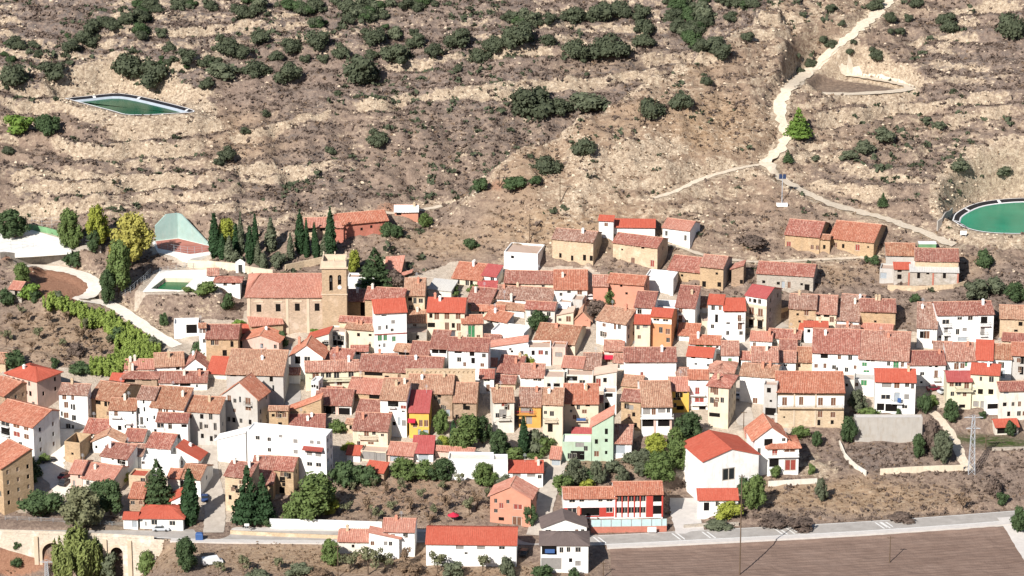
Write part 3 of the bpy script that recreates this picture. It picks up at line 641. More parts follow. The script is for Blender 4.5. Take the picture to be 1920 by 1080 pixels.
def measure(s):
    P = s['P']; xc = (s['x0'] + s['x1']) / 2; a = math.radians(s['yaw'])
    f = (P[1] - CAM[1]) * CP - (P[2] - CAM[2]) * SP; sc = FPX / f; s['sc'] = sc
    d = ray(np.float64(xc), np.float64(s['ye'])); t = (P[1] - CAM[1]) / d[1]; ze = CAM[2] + d[2] * t
    s['P'][0] = CAM[0] + d[0] * t
    s['W'] = (s['x1'] - s['x0']) / sc / math.cos(a); s['Hh'] = max(2.0, ze - P[2]); s['ze'] = P[2] + s['Hh']
    dy = s['ye'] - s['yr']; sl_ = s.get('slope', 0.34); c = math.cos(a)
    if s['typ'] in ('gs', 'm', 'h'):
        s['run'] = max(1.2, dy / sc / (SP * c + sl_ * CP)); s['rise'] = s['run'] * sl_
        s['D'] = s.get('D') or (s['run'] if s['typ'] == 'm' else 2 * s['run'])
    elif s['typ'] == 'gf':
        s['rise'] = dy / sc / CP; s['D'] = s.get('D') or s['W'] * 1.1; s['run'] = s['D']
    elif s['typ'] in ('ml', 'mr'):
        s['rise'] = dy / sc / CP; s['D'] = s.get('D') or 8; s['run'] = s['D']
    else:
        s['rise'] = 0; s['D'] = s.get('D') or 8; s['run'] = min(s['D'], 5)
def axes(s):
    a = -math.radians(s['yaw']); return np.array([math.cos(a), math.sin(a)]), np.array([-math.sin(a), math.cos(a)])
def inside(q, s, m=0.0):
    ux, uy = axes(s); r = q - s['P'][:2]; u = r @ ux; v = r @ uy; return abs(u) < s['W'] / 2 - m and m < v < s['Dc'] - m
def relax():
    for s in SPECS: s['Dc'] = s['D']
    order = sorted(range(len(SPECS)), key=lambda i: SPECS[i]['P'][1])
    for _ in range(4):                                                   # a house behind must start behind the visible slope of the one in front
        for a, i in enumerate(order):
            si = SPECS[i]
            for j in order[a + 1:]:
                sj = SPECS[j]
                if si.get('keep') == sj.get('keep') and si.get('keep'): continue
                if abs(si['P'][0] - sj['P'][0]) > (si['W'] + sj['W']) / 2 + 12 or sj['P'][1] - si['P'][1] > 18 or sj.get('fix'): continue
                ux, uy = axes(si); vx, vy = axes(sj); push = 0
                for u in (-.42, 0, .42):
                    q = sj['P'][:2] + vx * u * sj['W']; r = q - si['P'][:2]; uu = r @ ux; vv = r @ uy
                    need = min(si['run'], si['D']) if si['typ'] in ('gs', 'm', 'h') else si['D'] * 0.8
                    if abs(uu) < si['W'] / 2 - 0.3 and -2 < vv < need: push = max(push, need - vv + .15)
                if push > 0:
                    push = min(push, 7.0); P = sj['P']; P[1] += push; P[2] = float(GZ(P[0], P[1])); measure(sj)
        order = sorted(range(len(SPECS)), key=lambda i: SPECS[i]['P'][1])
    for a, i in enumerate(order):                                       # what lies hidden at the back is cut where the next house starts
        si = SPECS[i]; ux, uy = axes(si); D = si['D']; v = min(si['run'], D) * 0.75; hit = False
        oth = [SPECS[j] for j in order if j != i and abs(SPECS[j]['P'][0] - si['P'][0]) < 30 and abs(SPECS[j]['P'][1] - si['P'][1]) < 40 and not (si.get('keep') and SPECS[j].get('keep') == si.get('keep'))]
        for t in oth: t.setdefault('Dc', t['D'])
        while v < D and not hit:
            for u in (-.45, -.2, 0, .2, .45):
                q = si['P'][:2] + ux * u * si['W'] + uy * v
                if any(o_['P'][1] > si['P'][1] and inside(q, dict(o_, Dc=max(3, min(o_['run'], o_['D']))), 0.05) for o_ in oth): hit = True
            if not hit: v += 0.4
        si['Dc'] = max(2.0, min(D, v - 0.1 if hit else v))

def add_window(root, frame_fn, u, z, w_, h_, st, rz, loc_fn, fr=True, name='window'):
    o = mk(name, pane_mesh(WSTY[st]), root, loc_fn(u, 0.16, z), rz, (w_ + .02, 0.05, h_ + .02))
    if fr and st in 'dbwgr' and w_ > 0.55:
        mk('frame', frame_mesh('frame' if st != 'w' else 'blind'), o, (0, -1.2, 0), 0, (1, 1.2, 1))
    return o

def auto_ops(W, Hh, win, rnd):
    """'3x2b' = three columns, two rows, brown shutters; d dark glass, k open holes, w pale blinds, g green; '+D' adds a door"""
    ops = []
    if not win: return ops
    for tok in win.split('+'):
        if tok == 'D':
            u = (rnd.random() - .5) * W * 0.5; ops.append((u, 1.05, 1.1, 2.0, 'b')); continue
        if tok[0] == 'L':                                                # open loft under the eave
            f = float(tok[1:]) if len(tok) > 1 else .6; ops.append(((rnd.random() - .5) * W * (1 - f) * .8, Hh - 1.05, W * f, 1.25, 'k')); continue
        a, b = tok.split('x'); c = int(a); r_ = int(b[0]); st = b[1] if len(b) > 1 else 'd'
        for j in range(r_):
            zc = Hh - 1.45 - 2.65 * j
            if zc < 0.9: break
            for i in range(c):
                if rnd.random() < 0.10: continue
                u = -W / 2 + W * (i + .5) / c + (rnd.random() - .5) * W / c * .28; ww = rnd.uniform(.75, 1.15); hh = rnd.uniform(.95, 1.45)
                s_ = st if rnd.random() < .65 else rnd.choice('dkbdw')
                if st == 'k': ww *= .75; hh *= .75; s_ = 'k'
                ops.append((u, zc + (rnd.random() - .5) * .3, min(ww, W / c * .8), hh, s_))
    return ops

def build_house(s):
    rnd = random.Random(int(s['x0'] * 7 + s['yb'] * 13)); W, Hh, D, run, rise, typ = s['W'], s['Hh'], s['Dc'], s['run'], s['rise'], s['typ']
    P = s['P']; rz = -math.radians(s['yaw']); sc = s['sc']; ux, uy = axes(s)
    cor = [P[:2] + ux * a * W / 2 + uy * b * D for a in (-1, 1) for b in (0, 1)]
    zb = min(-0.5, min(float(GZ(c[0], c[1])) for c in cor) - P[2] - 0.6)
    root = mk(s.get('name', 'house'), None, None, P, rz); root.empty_display_size = 1
    tag(root, s['label'], s.get('cat', 'house'), s.get('group'))
    c = math.cos(math.radians(s['yaw'])); xc = (s['x0'] + s['x1']) / 2; ops = []
    if isinstance(s['win'], str): ops = auto_ops(W, Hh, s['win'], rnd)
    else:
        for q in s['win']:
            st = q[4] if len(q) > 4 else 'd'; ops.append(((q[0] - xc) / sc / c, Hh - (q[1] - s['ye']) / sc / CP, q[2] / sc / c * (1.15 if q[2] < 14 else 1), q[3] / sc / CP * (1.1 if q[3] < 16 else 1), st))
    ops = [(max(-W / 2 + o[2] / 2 + .08, min(W / 2 - o[2] / 2 - .08, o[0])), min(Hh - o[3] / 2 - .08, max(zb + o[3] / 2 + .05, o[1])), o[2], o[3], o[4]) for o in ops if o[2] < W - .2]
    if s.get('name', 'house') == 'house' and not s.get('blank') and s['wall'] not in ('stone', 'tan'):   # ordinary windows where the front is still bare
        want = int(min(10, W * max(0, Hh - .8) / 8.5)); tries = 0
        while len(ops) < want and tries < 60:
            tries += 1; fl = rnd.randrange(max(1, int((Hh - .4) / 2.6))); u = rnd.uniform(-W / 2 + .8, W / 2 - .8) if W > 2 else 0; z = Hh - 1.45 - 2.65 * fl; ww, hh = rnd.uniform(.75, 1.05), rnd.uniform(1.0, 1.5)
            if z - hh / 2 < .3 or any(abs(u - o[0]) < (ww + o[2]) / 2 + .35 and abs(z - o[1]) < (hh + o[3]) / 2 + .35 for o in ops): continue
            ops.append((u, z, ww, hh, rnd.choice('ddbbkd')))
    mb = MB(); front = lambda u, d, z: (u, d, z)
    # height of side walls along the depth
    if typ in ('gs', 'm', 'h'):
        rr = min(run, D); zr = Hh + rr * (rise / run); zback = zr - max(0, D - rr) * (rise / run)
        if typ == 'h': zback = Hh
    elif typ == 'ml': zback = Hh
    else: zback = Hh
    facade(mb, front, W, zb, Hh, ops)
    right = lambda u, d, z: (W / 2 - d, D / 2 + u, z); left = lambda u, d, z: (-W / 2 + d, D / 2 - u, z); back = lambda u, d, z: (-u, D - d, z)
    sops = {1: [], -1: []}; sw = s.get('sw', 1 if abs(s['yaw']) >= 6 and Hh > 3.5 else 0)
    if sw:
        sd = 1 if s['yaw'] > 0 else -1
        for i in range(sw):
            for j in range(max(1, int((Hh - .5) / 2.7))):
                zc = Hh - 1.5 - 2.7 * j
                if zc > 1 and rnd.random() < .85: sops[sd].append((-D / 2 + D * (i + .5) / sw, zc, .8, 1.15, rnd.choice('dbk')))
    lowside = min(Hh, zback)
    sb = MB() if s.get('swall') else mb
    facade(sb, right, D, zb, lowside, sops[1]); facade(mb, left, D, zb, lowside, sops[-1])
    if typ in ('gs', 'm'):
        for sx in (1, -1):
            x = sx * W / 2; pl = [(x, 0, lowside), (x, D, lowside)] + ([(x, D, zback)] if zback > lowside + .01 else []) + ([(x, rr, zr)] if D > rr + .05 else []) + ([(x, 0, Hh)] if Hh > lowside + .01 else [])
            if s.get('hipL') and sx < 0: pl = [(x, 0, lowside), (x, D, lowside), (x, D, zback)] if zback > lowside + .01 else []
            if len(pl) > 2: (sb if sx > 0 else mb).add(pl if sx > 0 else pl[::-1])
        mb.add([(W / 2, D, zb), (-W / 2, D, zb), (-W / 2, D, zback), (W / 2, D, zback)])
    elif typ in ('gf',):
        mb.add([(-W / 2, 0, Hh), (W / 2, 0, Hh), (0, 0, Hh + rise)]); facade(mb, back, W, zb, Hh, []); mb.add([(W / 2, D, Hh), (-W / 2, D, Hh), (0, D, Hh + rise)])
    elif typ in ('ml', 'mr'):
        sx = 1 if typ == 'ml' else -1
        mb.add([(-W / 2, 0, Hh), (W / 2, 0, Hh), (sx * W / 2, 0, Hh + rise)]); mb.add([(-W / 2, D, Hh), (sx * W / 2, D, Hh + rise), (W / 2, D, Hh)])
        mb.add([(sx * W / 2, 0, Hh), (sx * W / 2, D, Hh), (sx * W / 2, D, Hh + rise), (sx * W / 2, 0, Hh + rise)]); facade(mb, back, W, zb, Hh, [])
    else: facade(mb, back, W, zb, Hh, [])
    if typ == 'f':                                                       # parapet: inner faces and coping
        t = .25; zi = Hh - s.get('par', .45)
        for a, b in (((-W / 2, 0), (W / 2, 0)), ((W / 2, 0), (W / 2, D)), ((W / 2, D), (-W / 2, D)), ((-W / 2, D), (-W / 2, 0))):
            ins = lambda p: (p[0] - math.copysign(t, p[0]), p[1] + (t if p[1] < D / 2 else -t))
            ia, ib = ins(a), ins(b); mb.add([(*a, Hh), (*b, Hh), (*ib, Hh), (*ia, Hh)]); mb.add([(*ib, Hh), (*ib, zi), (*ia, zi), (*ia, Hh)])
    wall = mb.build('wall', s['wall'], root)
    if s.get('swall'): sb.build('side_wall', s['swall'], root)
    # windows and doors
    for o in ops:
        nm = 'door' if o[3] > 1.75 and o[2] < 1.7 and o[1] - o[3] / 2 < .9 else ('opening' if o[4] == 'k' else 'window')
        add_window(root, front, o[0], o[1], o[2], o[3], o[4], 0, lambda u, d, z: (u, d, z), True, nm)
    for o in sops[1]: add_window(root, right, o[0], o[1], o[2], o[3], o[4], math.pi / 2, right)
    for o in sops[-1]: add_window(root, left, o[0], o[1], o[2], o[3], o[4], -math.pi / 2, left)
    # roof
    rb = MB(); oe, os_ = s.get('ov', .42 if s['roof'] in ('fibre', 'slate') or s.get('name') == 'hall' else rnd.uniform(.5, .75)), .22; k = rise / run if typ in ('gs', 'm', 'h') else 0; rm = s['roof']; ridge = None
    smooth_roof = rm in ('red', 'crim', 'fibre', 'slate'); sp = dict(rib=.03 if smooth_roof else .11, jag=.03 if smooth_roof else .16, sag=.02 if smooth_roof else .16, rnd=rnd)
    e = .10
    if typ == 'gs' and s.get('hipL'):
        i_ = s['hipL']; A = (-W / 2 + i_, rr, zr + e); B = (W / 2 + os_, rr, zr + e); zk = Hh - oe * k + e; zq = zback - oe * k + e
        slope(rb, (-W / 2 - oe, -oe, zk), (W / 2 + os_, -oe, zk), B, A, **sp); slope(rb, (W / 2 + os_, D + oe, zq), (-W / 2 - oe, D + oe, zq), A, B, **sp); slope(rb, (-W / 2 - oe, D + oe, zq), (-W / 2 - oe, -oe, zk), A, A, **sp); ridge = (A, B)
    elif typ in ('gs', 'm'):
        slope(rb, (-W / 2 - os_, -oe, Hh - oe * k + e), (W / 2 + os_, -oe, Hh - oe * k + e), (W / 2 + os_, rr, zr + e), (-W / 2 - os_, rr, zr + e), **sp)
        if D > rr + .4: slope(rb, (W / 2 + os_, D + .2, zback - .2 * k + e), (-W / 2 - os_, D + .2, zback - .2 * k + e), (-W / 2 - os_, rr, zr + e), (W / 2 + os_, rr, zr + e), **sp)
        ridge = ((-W / 2 - os_, rr, zr + e + .03), (W / 2 + os_, rr, zr + e + .03))
    elif typ == 'gf':
        kk = rise / (W / 2)
        slope(rb, (-W / 2 - oe, D, Hh - oe * kk + e), (-W / 2 - oe, -.35, Hh - oe * kk + e), (0, -.35, Hh + rise + e), (0, D, Hh + rise + e), **sp)
        slope(rb, (W / 2 + oe, -.35, Hh - oe * kk + e), (W / 2 + oe, D, Hh - oe * kk + e), (0, D, Hh + rise + e), (0, -.35, Hh + rise + e), **sp)
        ridge = ((0, -.35, Hh + rise + e + .03), (0, D, Hh + rise + e + .03))
    elif typ in ('ml', 'mr'):
        a, b = (-W / 2, W / 2) if typ == 'ml' else (W / 2, -W / 2); kk = rise / W; sg = 1 if b > a else -1
        lo, hi = (a - sg * oe, Hh - oe * kk + e), (b + sg * .15, Hh + rise + .15 * kk + e)
        if sg > 0: slope(rb, (lo[0], D, lo[1]), (lo[0], -.3, lo[1]), (hi[0], -.3, hi[1]), (hi[0], D, hi[1]), **sp)
        else: slope(rb, (lo[0], -.3, lo[1]), (lo[0], D, lo[1]), (hi[0], D, hi[1]), (hi[0], -.3, hi[1]), **sp)
    elif typ == 'h':
        i = min(W, D) / 2; zt = Hh + i * k; x0, x1, y0, y1 = -W / 2 - oe, W / 2 + oe, -oe, D + oe; z0 = Hh - oe * k + e; zt += e
        if W >= D: A, B = (-W / 2 + i, D / 2, zt), (W / 2 - i, D / 2, zt)
        else: A, B = (0, i, zt), (0, D - i, zt)
        if W >= D:
            slope(rb, (x0, y0, z0), (x1, y0, z0), B, A, **sp); slope(rb, (x1, y1, z0), (x0, y1, z0), A, B, **sp)
            slope(rb, (x1, y0, z0), (x1, y1, z0), B, B, **sp); slope(rb, (x0, y1, z0), (x0, y0, z0), A, A, **sp)
        else:
            slope(rb, (x0, y0, z0), (x1, y0, z0), A, A, **sp); slope(rb, (x1, y1, z0), (x0, y1, z0), B, B, **sp)
            slope(rb, (x1, y0, z0), (x1, y1, z0), B, A, **sp); slope(rb, (x0, y1, z0), (x0, y0, z0), A, B, **sp)
        ridge = (A, B)
    else:
        z = Hh - s.get('par', .45); rb.box(-W / 2 + .2, W / 2 - .2, .2, D - .2, z - .2, z)
    roof = rb.build('roof', rm, root)
    if ridge and not smooth_roof and Vector(ridge[0]).xyz != Vector(ridge[1]).xyz:
        m2 = MB(); m2.bar(ridge[0], ridge[1], .13, 6); m2.build('ridge_tiles', 'ridge', roof)
    # chimneys
    for q in range(s.get('ch', (1 + (rnd.random() < .3)) if (typ in ('gs', 'gf', 'h') and W > 5 and rnd.random() < .7) else 0)):
        u = rnd.uniform(-.38, .38) * W; v = min(D, run) * rnd.uniform(.55, .95); zz = Hh + (v * k if typ in ('gs', 'm', 'h') else rise * .5)
        m2 = MB(); hh = rnd.uniform(.8, 1.5); m2.box(u - .32, u + .32, v - .3, v + .3, zz - .6, zz + hh); m2.box(u - .42, u + .42, v - .4, v + .4, zz + hh, zz + hh + .12); m2.box(u - .25, u + .25, v - .22, v + .22, zz + hh + .12, zz + hh + .4)
        m2.build('chimney', rnd.choice(['white', 'offwhite', 'salmon', 'beige']), roof)
    if typ in ('gs', 'h') and rnd.random() < .3 and s.get('name', 'house') == 'house':
        u = rnd.uniform(-.3, .3) * W; v = min(D, run) * .85; zz = Hh + v * k; m2 = MB(); m2.bar((u, v, zz - .2), (u, v, zz + 2.4), .035, 4)
        for q in range(4): m2.box(u - .5 + .06 * q, u + .5 - .06 * q, v - .02, v + .02, zz + 1.7 + .2 * q, zz + 1.74 + .2 * q)
        m2.build('antenna', 'steel', roof)
    # balconies: (px x, px y of the slab, px width)
    for bx, by, bw in s.get('bal', []):
        u = (bx - xc) / sc / c; z = Hh - (by - s['ye']) / sc / CP; w_ = bw / sc / c
        m2 = MB(); m2.box(u - w_ / 2, u + w_ / 2, -.95, -.003, z - .14, z); b_ = m2.build('balcony', s['wall'], root)
        m3 = MB(); n = max(3, int(w_ / .28))
        for q in range(n + 1): m3.bar((u - w_ / 2 + .04 + (w_ - .08) * q / n, -.9, z), (u - w_ / 2 + .04 + (w_ - .08) * q / n, -.9, z + .95), .022, 4)
        m3.box(u - w_ / 2, u + w_ / 2, -.94, -.88, z + .93, z + .99)
        for sx in (-1, 1): m3.box(u + sx * (w_ / 2 - .03) - .03, u + sx * (w_ / 2 - .03) + .03, -.88, -.05, z + .93, z + .98)
        m3.build('railing', s.get('rail', 'iron'), b_)
    # stone or painted bands, (z from eave px, height px, material)
    for by, bh, bm in s.get('band', []):
        z = Hh - (by - s['ye']) / sc / CP; m2 = MB(); z0_ = z - bh / sc / CP
        if bh < 6: m2.box(-W / 2 - .03, W / 2 + .03, -.09, -.003, z0_, z); m2.build('cornice', bm, root)
        else:                                                            # a painted storey, cut round its windows
            cut = [(o[0], (max(z0_, o[1] - o[3] / 2) + min(z, o[1] + o[3] / 2)) / 2, o[2], min(z, o[1] + o[3] / 2) - max(z0_, o[1] - o[3] / 2)) for o in ops if o[1] + o[3] / 2 > z0_ and o[1] - o[3] / 2 < z]
            facade(m2, lambda u, d, z_: (u, d - .04, z_), W + .04, z0_, z, cut, .05); m2.build('painted_storey', bm, root)
    for px_, y0, y1, pw, bm in s.get('pil', []):                         # pilasters and posts
        u = (px_ - xc) / sc / c; m2 = MB(); m2.box(u - pw / sc / 2, u + pw / sc / 2, -.14, -.004, Hh - (y1 - s['ye']) / sc / CP, Hh - (y0 - s['ye']) / sc / CP); m2.build('pilaster', bm, root)
    for ax, ay, aw, bm in s.get('awn', []):                              # awnings
        u = (ax - xc) / sc / c; z = Hh - (ay - s['ye']) / sc / CP; w_ = aw / sc / c; m2 = MB()
        a = [(u - w_ / 2, -.003, z), (u + w_ / 2, -.003, z), (u + w_ / 2, -1.4, z - .55), (u - w_ / 2, -1.4, z - .55)]
        m2.add(a); m2.add([(x, y, z_ - .05) for x, y, z_ in a[::-1]]); m2.add([a[3], a[2], (a[2][0], a[2][1], a[2][2] - .2), (a[3][0], a[3][1], a[3][2] - .2)][::-1]); m2.build('awning', bm, root)
    for lx, ly, lw, lh, bm in s.get('cloth', []):                        # washing hung out
        u = (lx - xc) / sc / c; z = Hh - (ly - s['ye']) / sc / CP; m2 = MB(); m2.box(u - lw / sc / 2, u + lw / sc / 2, -.99, -.96, z - lh / sc, z); m2.build('laundry', bm, root)
    s['root'] = root; return root
# ---- table: x0, x1, base y, eave y, ridge y of the street front in the photograph, wall, roof, roof shape, turn, windows, label
# upper barns on the hill
H(945,1008,503,474,466,'white','deck','f',10,[(961,483,5,5,'k')],'low white ruined building with a flat roof below the rocky slope',name='ruined_building',cat='building',D=9)
H(1036,1112,490,449,431,'beige','old','gs',12,[(1051,481,4,8,'k'),(1073,484,4,9,'k'),(1096,481,5,10,'k'),(1112,481,5,9,'k')],'ruined beige barn with a hole in its tiled roof, left of the white walled buildings',name='barn',cat='barn')
H(1150,1228,448,424,410,'white','red','gs',8,'','long low white building with an orange roof strip at the top of the village',name='cemetery_building',cat='building',ch=0,D=9)
H(1123,1150,447,412,402,'white','red','gs',8,'1x1k','small white block with orange roof at the left end of the long white building',ch=0)
H(1243,1293,458,428,412,'white','pinkroof','gs',24,[(1250,440,4,9),(1285,444,4,10)],'white chapel with pale pink tiled roof and two narrow windows',name='chapel',cat='chapel',ch=0,sw=0)
H(1150,1232,494,458,441,'beige','old','gs',15,[(1205,462,5,5,'k'),(1187,489,6,10,'b'),(1223,490,6,12,'r'),(1167,471,3,3,'k')],'beige stone barn with red tiles below the white chapel',name='barn',cat='barn',ch=0)
H(1254,1313,538,506,481,'tan','old','gs',12,[(1279,517,4,4,'k'),(1294,527,5,5,'k'),(1309,534,6,7,'k')],'left half of the tan double barn above the flat white building',name='barn',cat='barn',ch=0)
H(1313,1356,541,499,479,'tan','old','gs',18,[(1321,534,6,10,'k'),(1349,532,6,8,'k'),(1344,512,4,4,'k')],'taller right half of the tan double barn with a grey gable side',swall='greystone',name='barn',cat='barn',ch=0,sw=0)
H(1372,1394,536,505,497,'stone','old','ml',10,[(1401,528,5,7,'k')],'small ruined stone shed between two barns on the upper slope',name='shed',cat='shed',D=5)
H(1420,1524,546,514,493,'greystone','old','gs',12,[(1433,531,5,5,'k'),(1460,532,5,5,'k'),(1469,534,5,11,'m'),(1480,534,5,12,'b'),(1503,531,4,4,'k'),(1513,537,8,12,'k')],'long low grey stone barn with a dark red roof and buttressed end',name='barn',cat='barn',ch=0)
H(1473,1536,470,440,413,'tan','old','gs',14,[(1480,460,7,9,'r'),(1523,462,5,8,'b'),(1535,462,5,8,'b')],'left stone barn of the upper pair under the dirt track',name='barn',cat='barn',ch=0)
H(1537,1556,472,446,440,'tan','old','m',10,[(1546,463,4,7,'k')],'low linking wall shed between the upper pair of barns',name='shed',cat='shed')
H(1557,1637,475,449,417,'tan','orangeroof','gs',20,[(1568,463,5,9,'b'),(1582,463,4,7,'k'),(1608,463,7,11,'r'),(1627,460,3,3,'k')],'big stone barn with broad orange roof below the dirt track',name='barn',cat='barn',ch=0,sw=0)
H(1662,1716,500,477,456,'grey','old','gs',5,[(1692,479,4,4,'k')],'grey walled barn with red roof behind the fibre cement lean-to',name='barn',cat='barn',ch=0)
H(1677,1707,531,503,487,'greystone','red','m',5,[(1687,507,7,6,'k'),(1687,519,7,8,'k')],'small stone shed with bright orange roof left of the lean-to barn',name='shed',cat='shed')
H(1650,1677,531,504,498,'grey','deck','f',5,[(1657,517,10,10,'m')],'grey flat roofed annex with a metal gate at the hill barns',name='shed',cat='shed',D=5)
H(1717,1797,528,488,466,'beige','old','gs',4,[(1736,489,4,3,'k')],'high barn with red roof rising over a grey lean-to',name='barn',cat='barn',ch=0,keep='lt')
H(1707,1797,538,509,491,'greystone','fibre','m',4,[(1723,514,5,12,'k'),(1740,511,5,5,'k'),(1771,515,5,11,'k')],'grey block lean-to with pale fibre cement roof and brick posts',name='lean_to_barn',cat='barn',keep='lt',slope=.25,pil=[(1705,512,536,3,'brick'),(1750,512,536,3,'brick'),(1796,512,536,3,'brick')])
# behind and beside the church
H(652,702,545,520,519,'white','deck','f',0,'','white yard wall building right behind the church tower',name='building',cat='building',D=4)
H(652,690,592,563,543,'tan','darkroof','gs',0,[(686,580,12,26,'k')],'tan outbuilding joined to the right side of the church tower')
H(684,756,590,561,539,'tan','old','gs',0,'2x1k','tan house with weathered roof between the tower and the red roofed white house')
H(758,796,595,552,522,'beige','ochroof','gs',4,[(769,561,7,6,'k'),(770,577,7,9,'d')],'beige house with ochre lichen roof right of the red roofed white house')
H(803,846,556,543,524,'offwhite','fibre','m',18,'1x1k','open lean-to with a whitish sheet roof beside green shrubs',name='shed',cat='shed',slope=.22)
H(848,904,547,522,493,'cream','orangeroof','gs',8,[(876,531,6,9),(884,532,5,11,'k'),(860,530,3,8,'k')],'cream farmhouse with orange tiles left of the crimson roof')
H(904,931,540,516,496,'white','crim','m',14,'','narrow white house with a crimson sloping roof',blank=1,D=5)
H(895,931,562,551,536,'white','crim','m',10,'','low annex with crimson roof below the narrow crimson roofed house',name='shed',cat='shed')
H(946,1040,556,529,508,'cream','old','gs',4,[(958,533,22,9,'k'),(985,539,8,5,'k')],'long old roofed house with open loft under the white ruin')
H(1039,1101,567,541,506,'white','orangeroof','gs',3,[(1067,547,6,6),(1087,551,8,14,'b'),(1052,552,5,6)],'white house with large orange tiled roof left of the green tree',ch=1)
H(926,1035,592,563,540,'white','old','gs',12,[(960,567,6,6,'k'),(993,562,6,5,'k'),(1012,563,6,5,'k'),(993,578,7,7),(1012,580,6,10),(1033,578,4,4)],'long white house with weathered red roof and grey gable on its right',ch=2)
H(1046,1070,592,567,565,'white','deck','f',14,[(1056,578,14,6,'k')],'small white flat roofed house with a pale awning',D=6,awn=[(1056,571,20,'whiteedge')])
H(1072,1092,588,562,560,'grey','deck','f',10,'1x2','grey flat roofed annex beside the small white house with awning',name='annex',D=6)
H(1140,1207,562,530,515,'salmon','orangeroof','gs',10,[(1165,536,4,5,'k'),(1175,550,4,4,'k')],'salmon plastered barn below the tan double barn',name='barn',cat='barn',ch=0)
H(1112,1140,560,535,516,'salmon','old','gs',6,'','tiled shed behind the round green tree',name='shed',cat='shed',ch=0)
H(1209,1262,548,521,520,'white','whiteedge','f',14,'','white flat roofed warehouse without windows above the roof terrace house',name='warehouse',cat='building',D=9)
# upper row, centre and right
H(801,871,634,583,558,'cream','red','gs',-3,[(819,593,8,13,'b'),(838,592,8,13,'b'),(859,591,8,14,'b'),(838,612,7,14,'b'),(860,613,7,14,'b'),(805,610,14,8,'k')],'cream house with smooth bright red roof and brown windows')
H(762,800,642,603,582,'offwhite','ochroof','gs',0,[(773,615,6,6),(790,616,5,6)],'small off-white house with ochre roof left of the cream red roofed house')
H(873,918,612,583,552,'beige','old','gs',8,'1x1k','beige house with tall red tile slope right of the bright red roof')
H(866,905,640,604,586,'cream','orangeroof','m',0,[(884,622,12,26,'g')],'low cream house with orange roof and green doors')
H(925,983,612,590,571,'white','ochroof','h',12,'2x1','hip roofed white house with pale ochre tiles behind the blue grey gable')
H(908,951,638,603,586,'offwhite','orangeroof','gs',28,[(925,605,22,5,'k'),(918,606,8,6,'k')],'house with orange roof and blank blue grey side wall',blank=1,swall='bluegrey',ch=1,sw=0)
H(884,946,634,618,609,'cream','orangeroof','m',4,[(903,624,10,5)],'orange tiled porch house in front of the blue grey gable',keep='p')
H(702,762,652,583,552,'white','red','gs',-4,[(720,591,8,2,'k'),(737,604,6,6,'w'),(712,614,5,7,'w'),(725,613,3,7,'k'),(735,619,5,5),(712,633,7,10,'g'),(722,633,6,10,'g'),(738,636,6,9,'g'),(711,647,3,4,'k'),(720,647,4,7,'w')],'tall white house with steep bright red roof right of the church',slope=.55,band=[(625,2,'wood_red')])
H(1119,1174,657,602,577,'white','ochroof','gs',26,[(1153,611,4,12,'b'),(1161,611,5,8),(1133,632,6,7)],'white gabled house with ochre roof and skylight, its right side in shade',swall='pink',D=11,sw=2)  # swall: pinkish tone carries the shade of this white house's right side
H(1190,1226,612,575,539,'white','darkroof','gs',6,[(1199,584,6,12,'k')],'dark roofed white house left of the blue roof terrace')
H(1226,1266,600,575,560,'white','bluepaint','f',10,'','white roof terrace with blue inner walls between two dark roofs',name='roof_terrace',cat='terrace',D=6,par=1.7,fix=1)
H(1267,1303,619,575,536,'white','darkroof','gs',16,[(1276,583,6,8,'b'),(1276,599,6,14,'b')],'white house with dark mottled roof right of the blue roof terrace',bal=[(1276,589,9),(1276,606,9)])
H(1221,1259,652,592,578,'orange','red','m',12,[(1231,600,10,4,'d'),(1248,600,9,4,'d')],'tall orange brick house with two red eaves below the blue terrace',keep='o',sw=0,D=9,band=[(598,9,'white')])
H(1213,1255,653,621,609,'cream','red','m',12,[(1224,627,9,10,'b'),(1242,627,9,10,'b'),(1226,648,6,6,'b'),(1240,649,6,6,'b')],'lower cream bay with red eave and terracotta balcony under the orange house',keep='o',D=2.5,name='house_bay',bal=[(1232,637,44)],rail='salmon')
H(1190,1219,645,605,590,'cream','red','m',6,[(1210,611,8,7,'w')],'cream house with plain orange roof left of the orange brick house')
H(1188,1212,650,628,619,'cream','old','m',4,[(1196,637,7,10,'w'),(1207,637,7,10,'w')],'small porch house with tiled canopy at the foot of the orange brick house')
H(1303,1332,612,594,577,'white','old','gs',10,[(1310,597,9,6,'k'),(1310,603,4,6,'k')],'small white house with tile roof right of the dark mottled roof')
H(1328,1356,625,568,552,'white','red','gs',3,[(1344,597,5,14,'k')],'narrow white house with red roof left of the wide black loft')
H(1357,1398,632,580,551,'white','red','gs',3,[(1377,583,38,5,'k'),(1387,597,6,12,'b'),(1388,611,7,14,'b'),(1366,606,6,3,'k')],'white house with wide black loft opening under a red roof',bal=[(1388,602,10)])
H(1399,1437,628,555,536,'cream','crim','gs',28,[(1410,585,8,16,'b'),(1426,585,8,16,'b'),(1410,608,8,14,'k'),(1426,608,8,14,'k')],'tall narrow house with crimson roof, white attic and side wall coloured dark for shade',swall='greystone',sw=2,D=10,bal=[(1410,595,12),(1426,595,12),(1418,616,34)],band=[(557,14,'white'),(572,4,'trim')],ch=0)  # swall: grey stone puts the unlit side's shade into its colour
H(1480,1530,612,577,552,'tan','old','gs',6,[(1496,590,4,4,'k'),(1518,578,4,5,'k'),(1500,603,4,4,'k')],'tan stone house with green creeper right of the tall crimson roofed house')
H(1530,1568,622,587,554,'cream','old','gs',6,[(1535,591,7,6,'k'),(1550,592,9,5,'k')],'cream house with old roof and dark loft openings on the upper street')
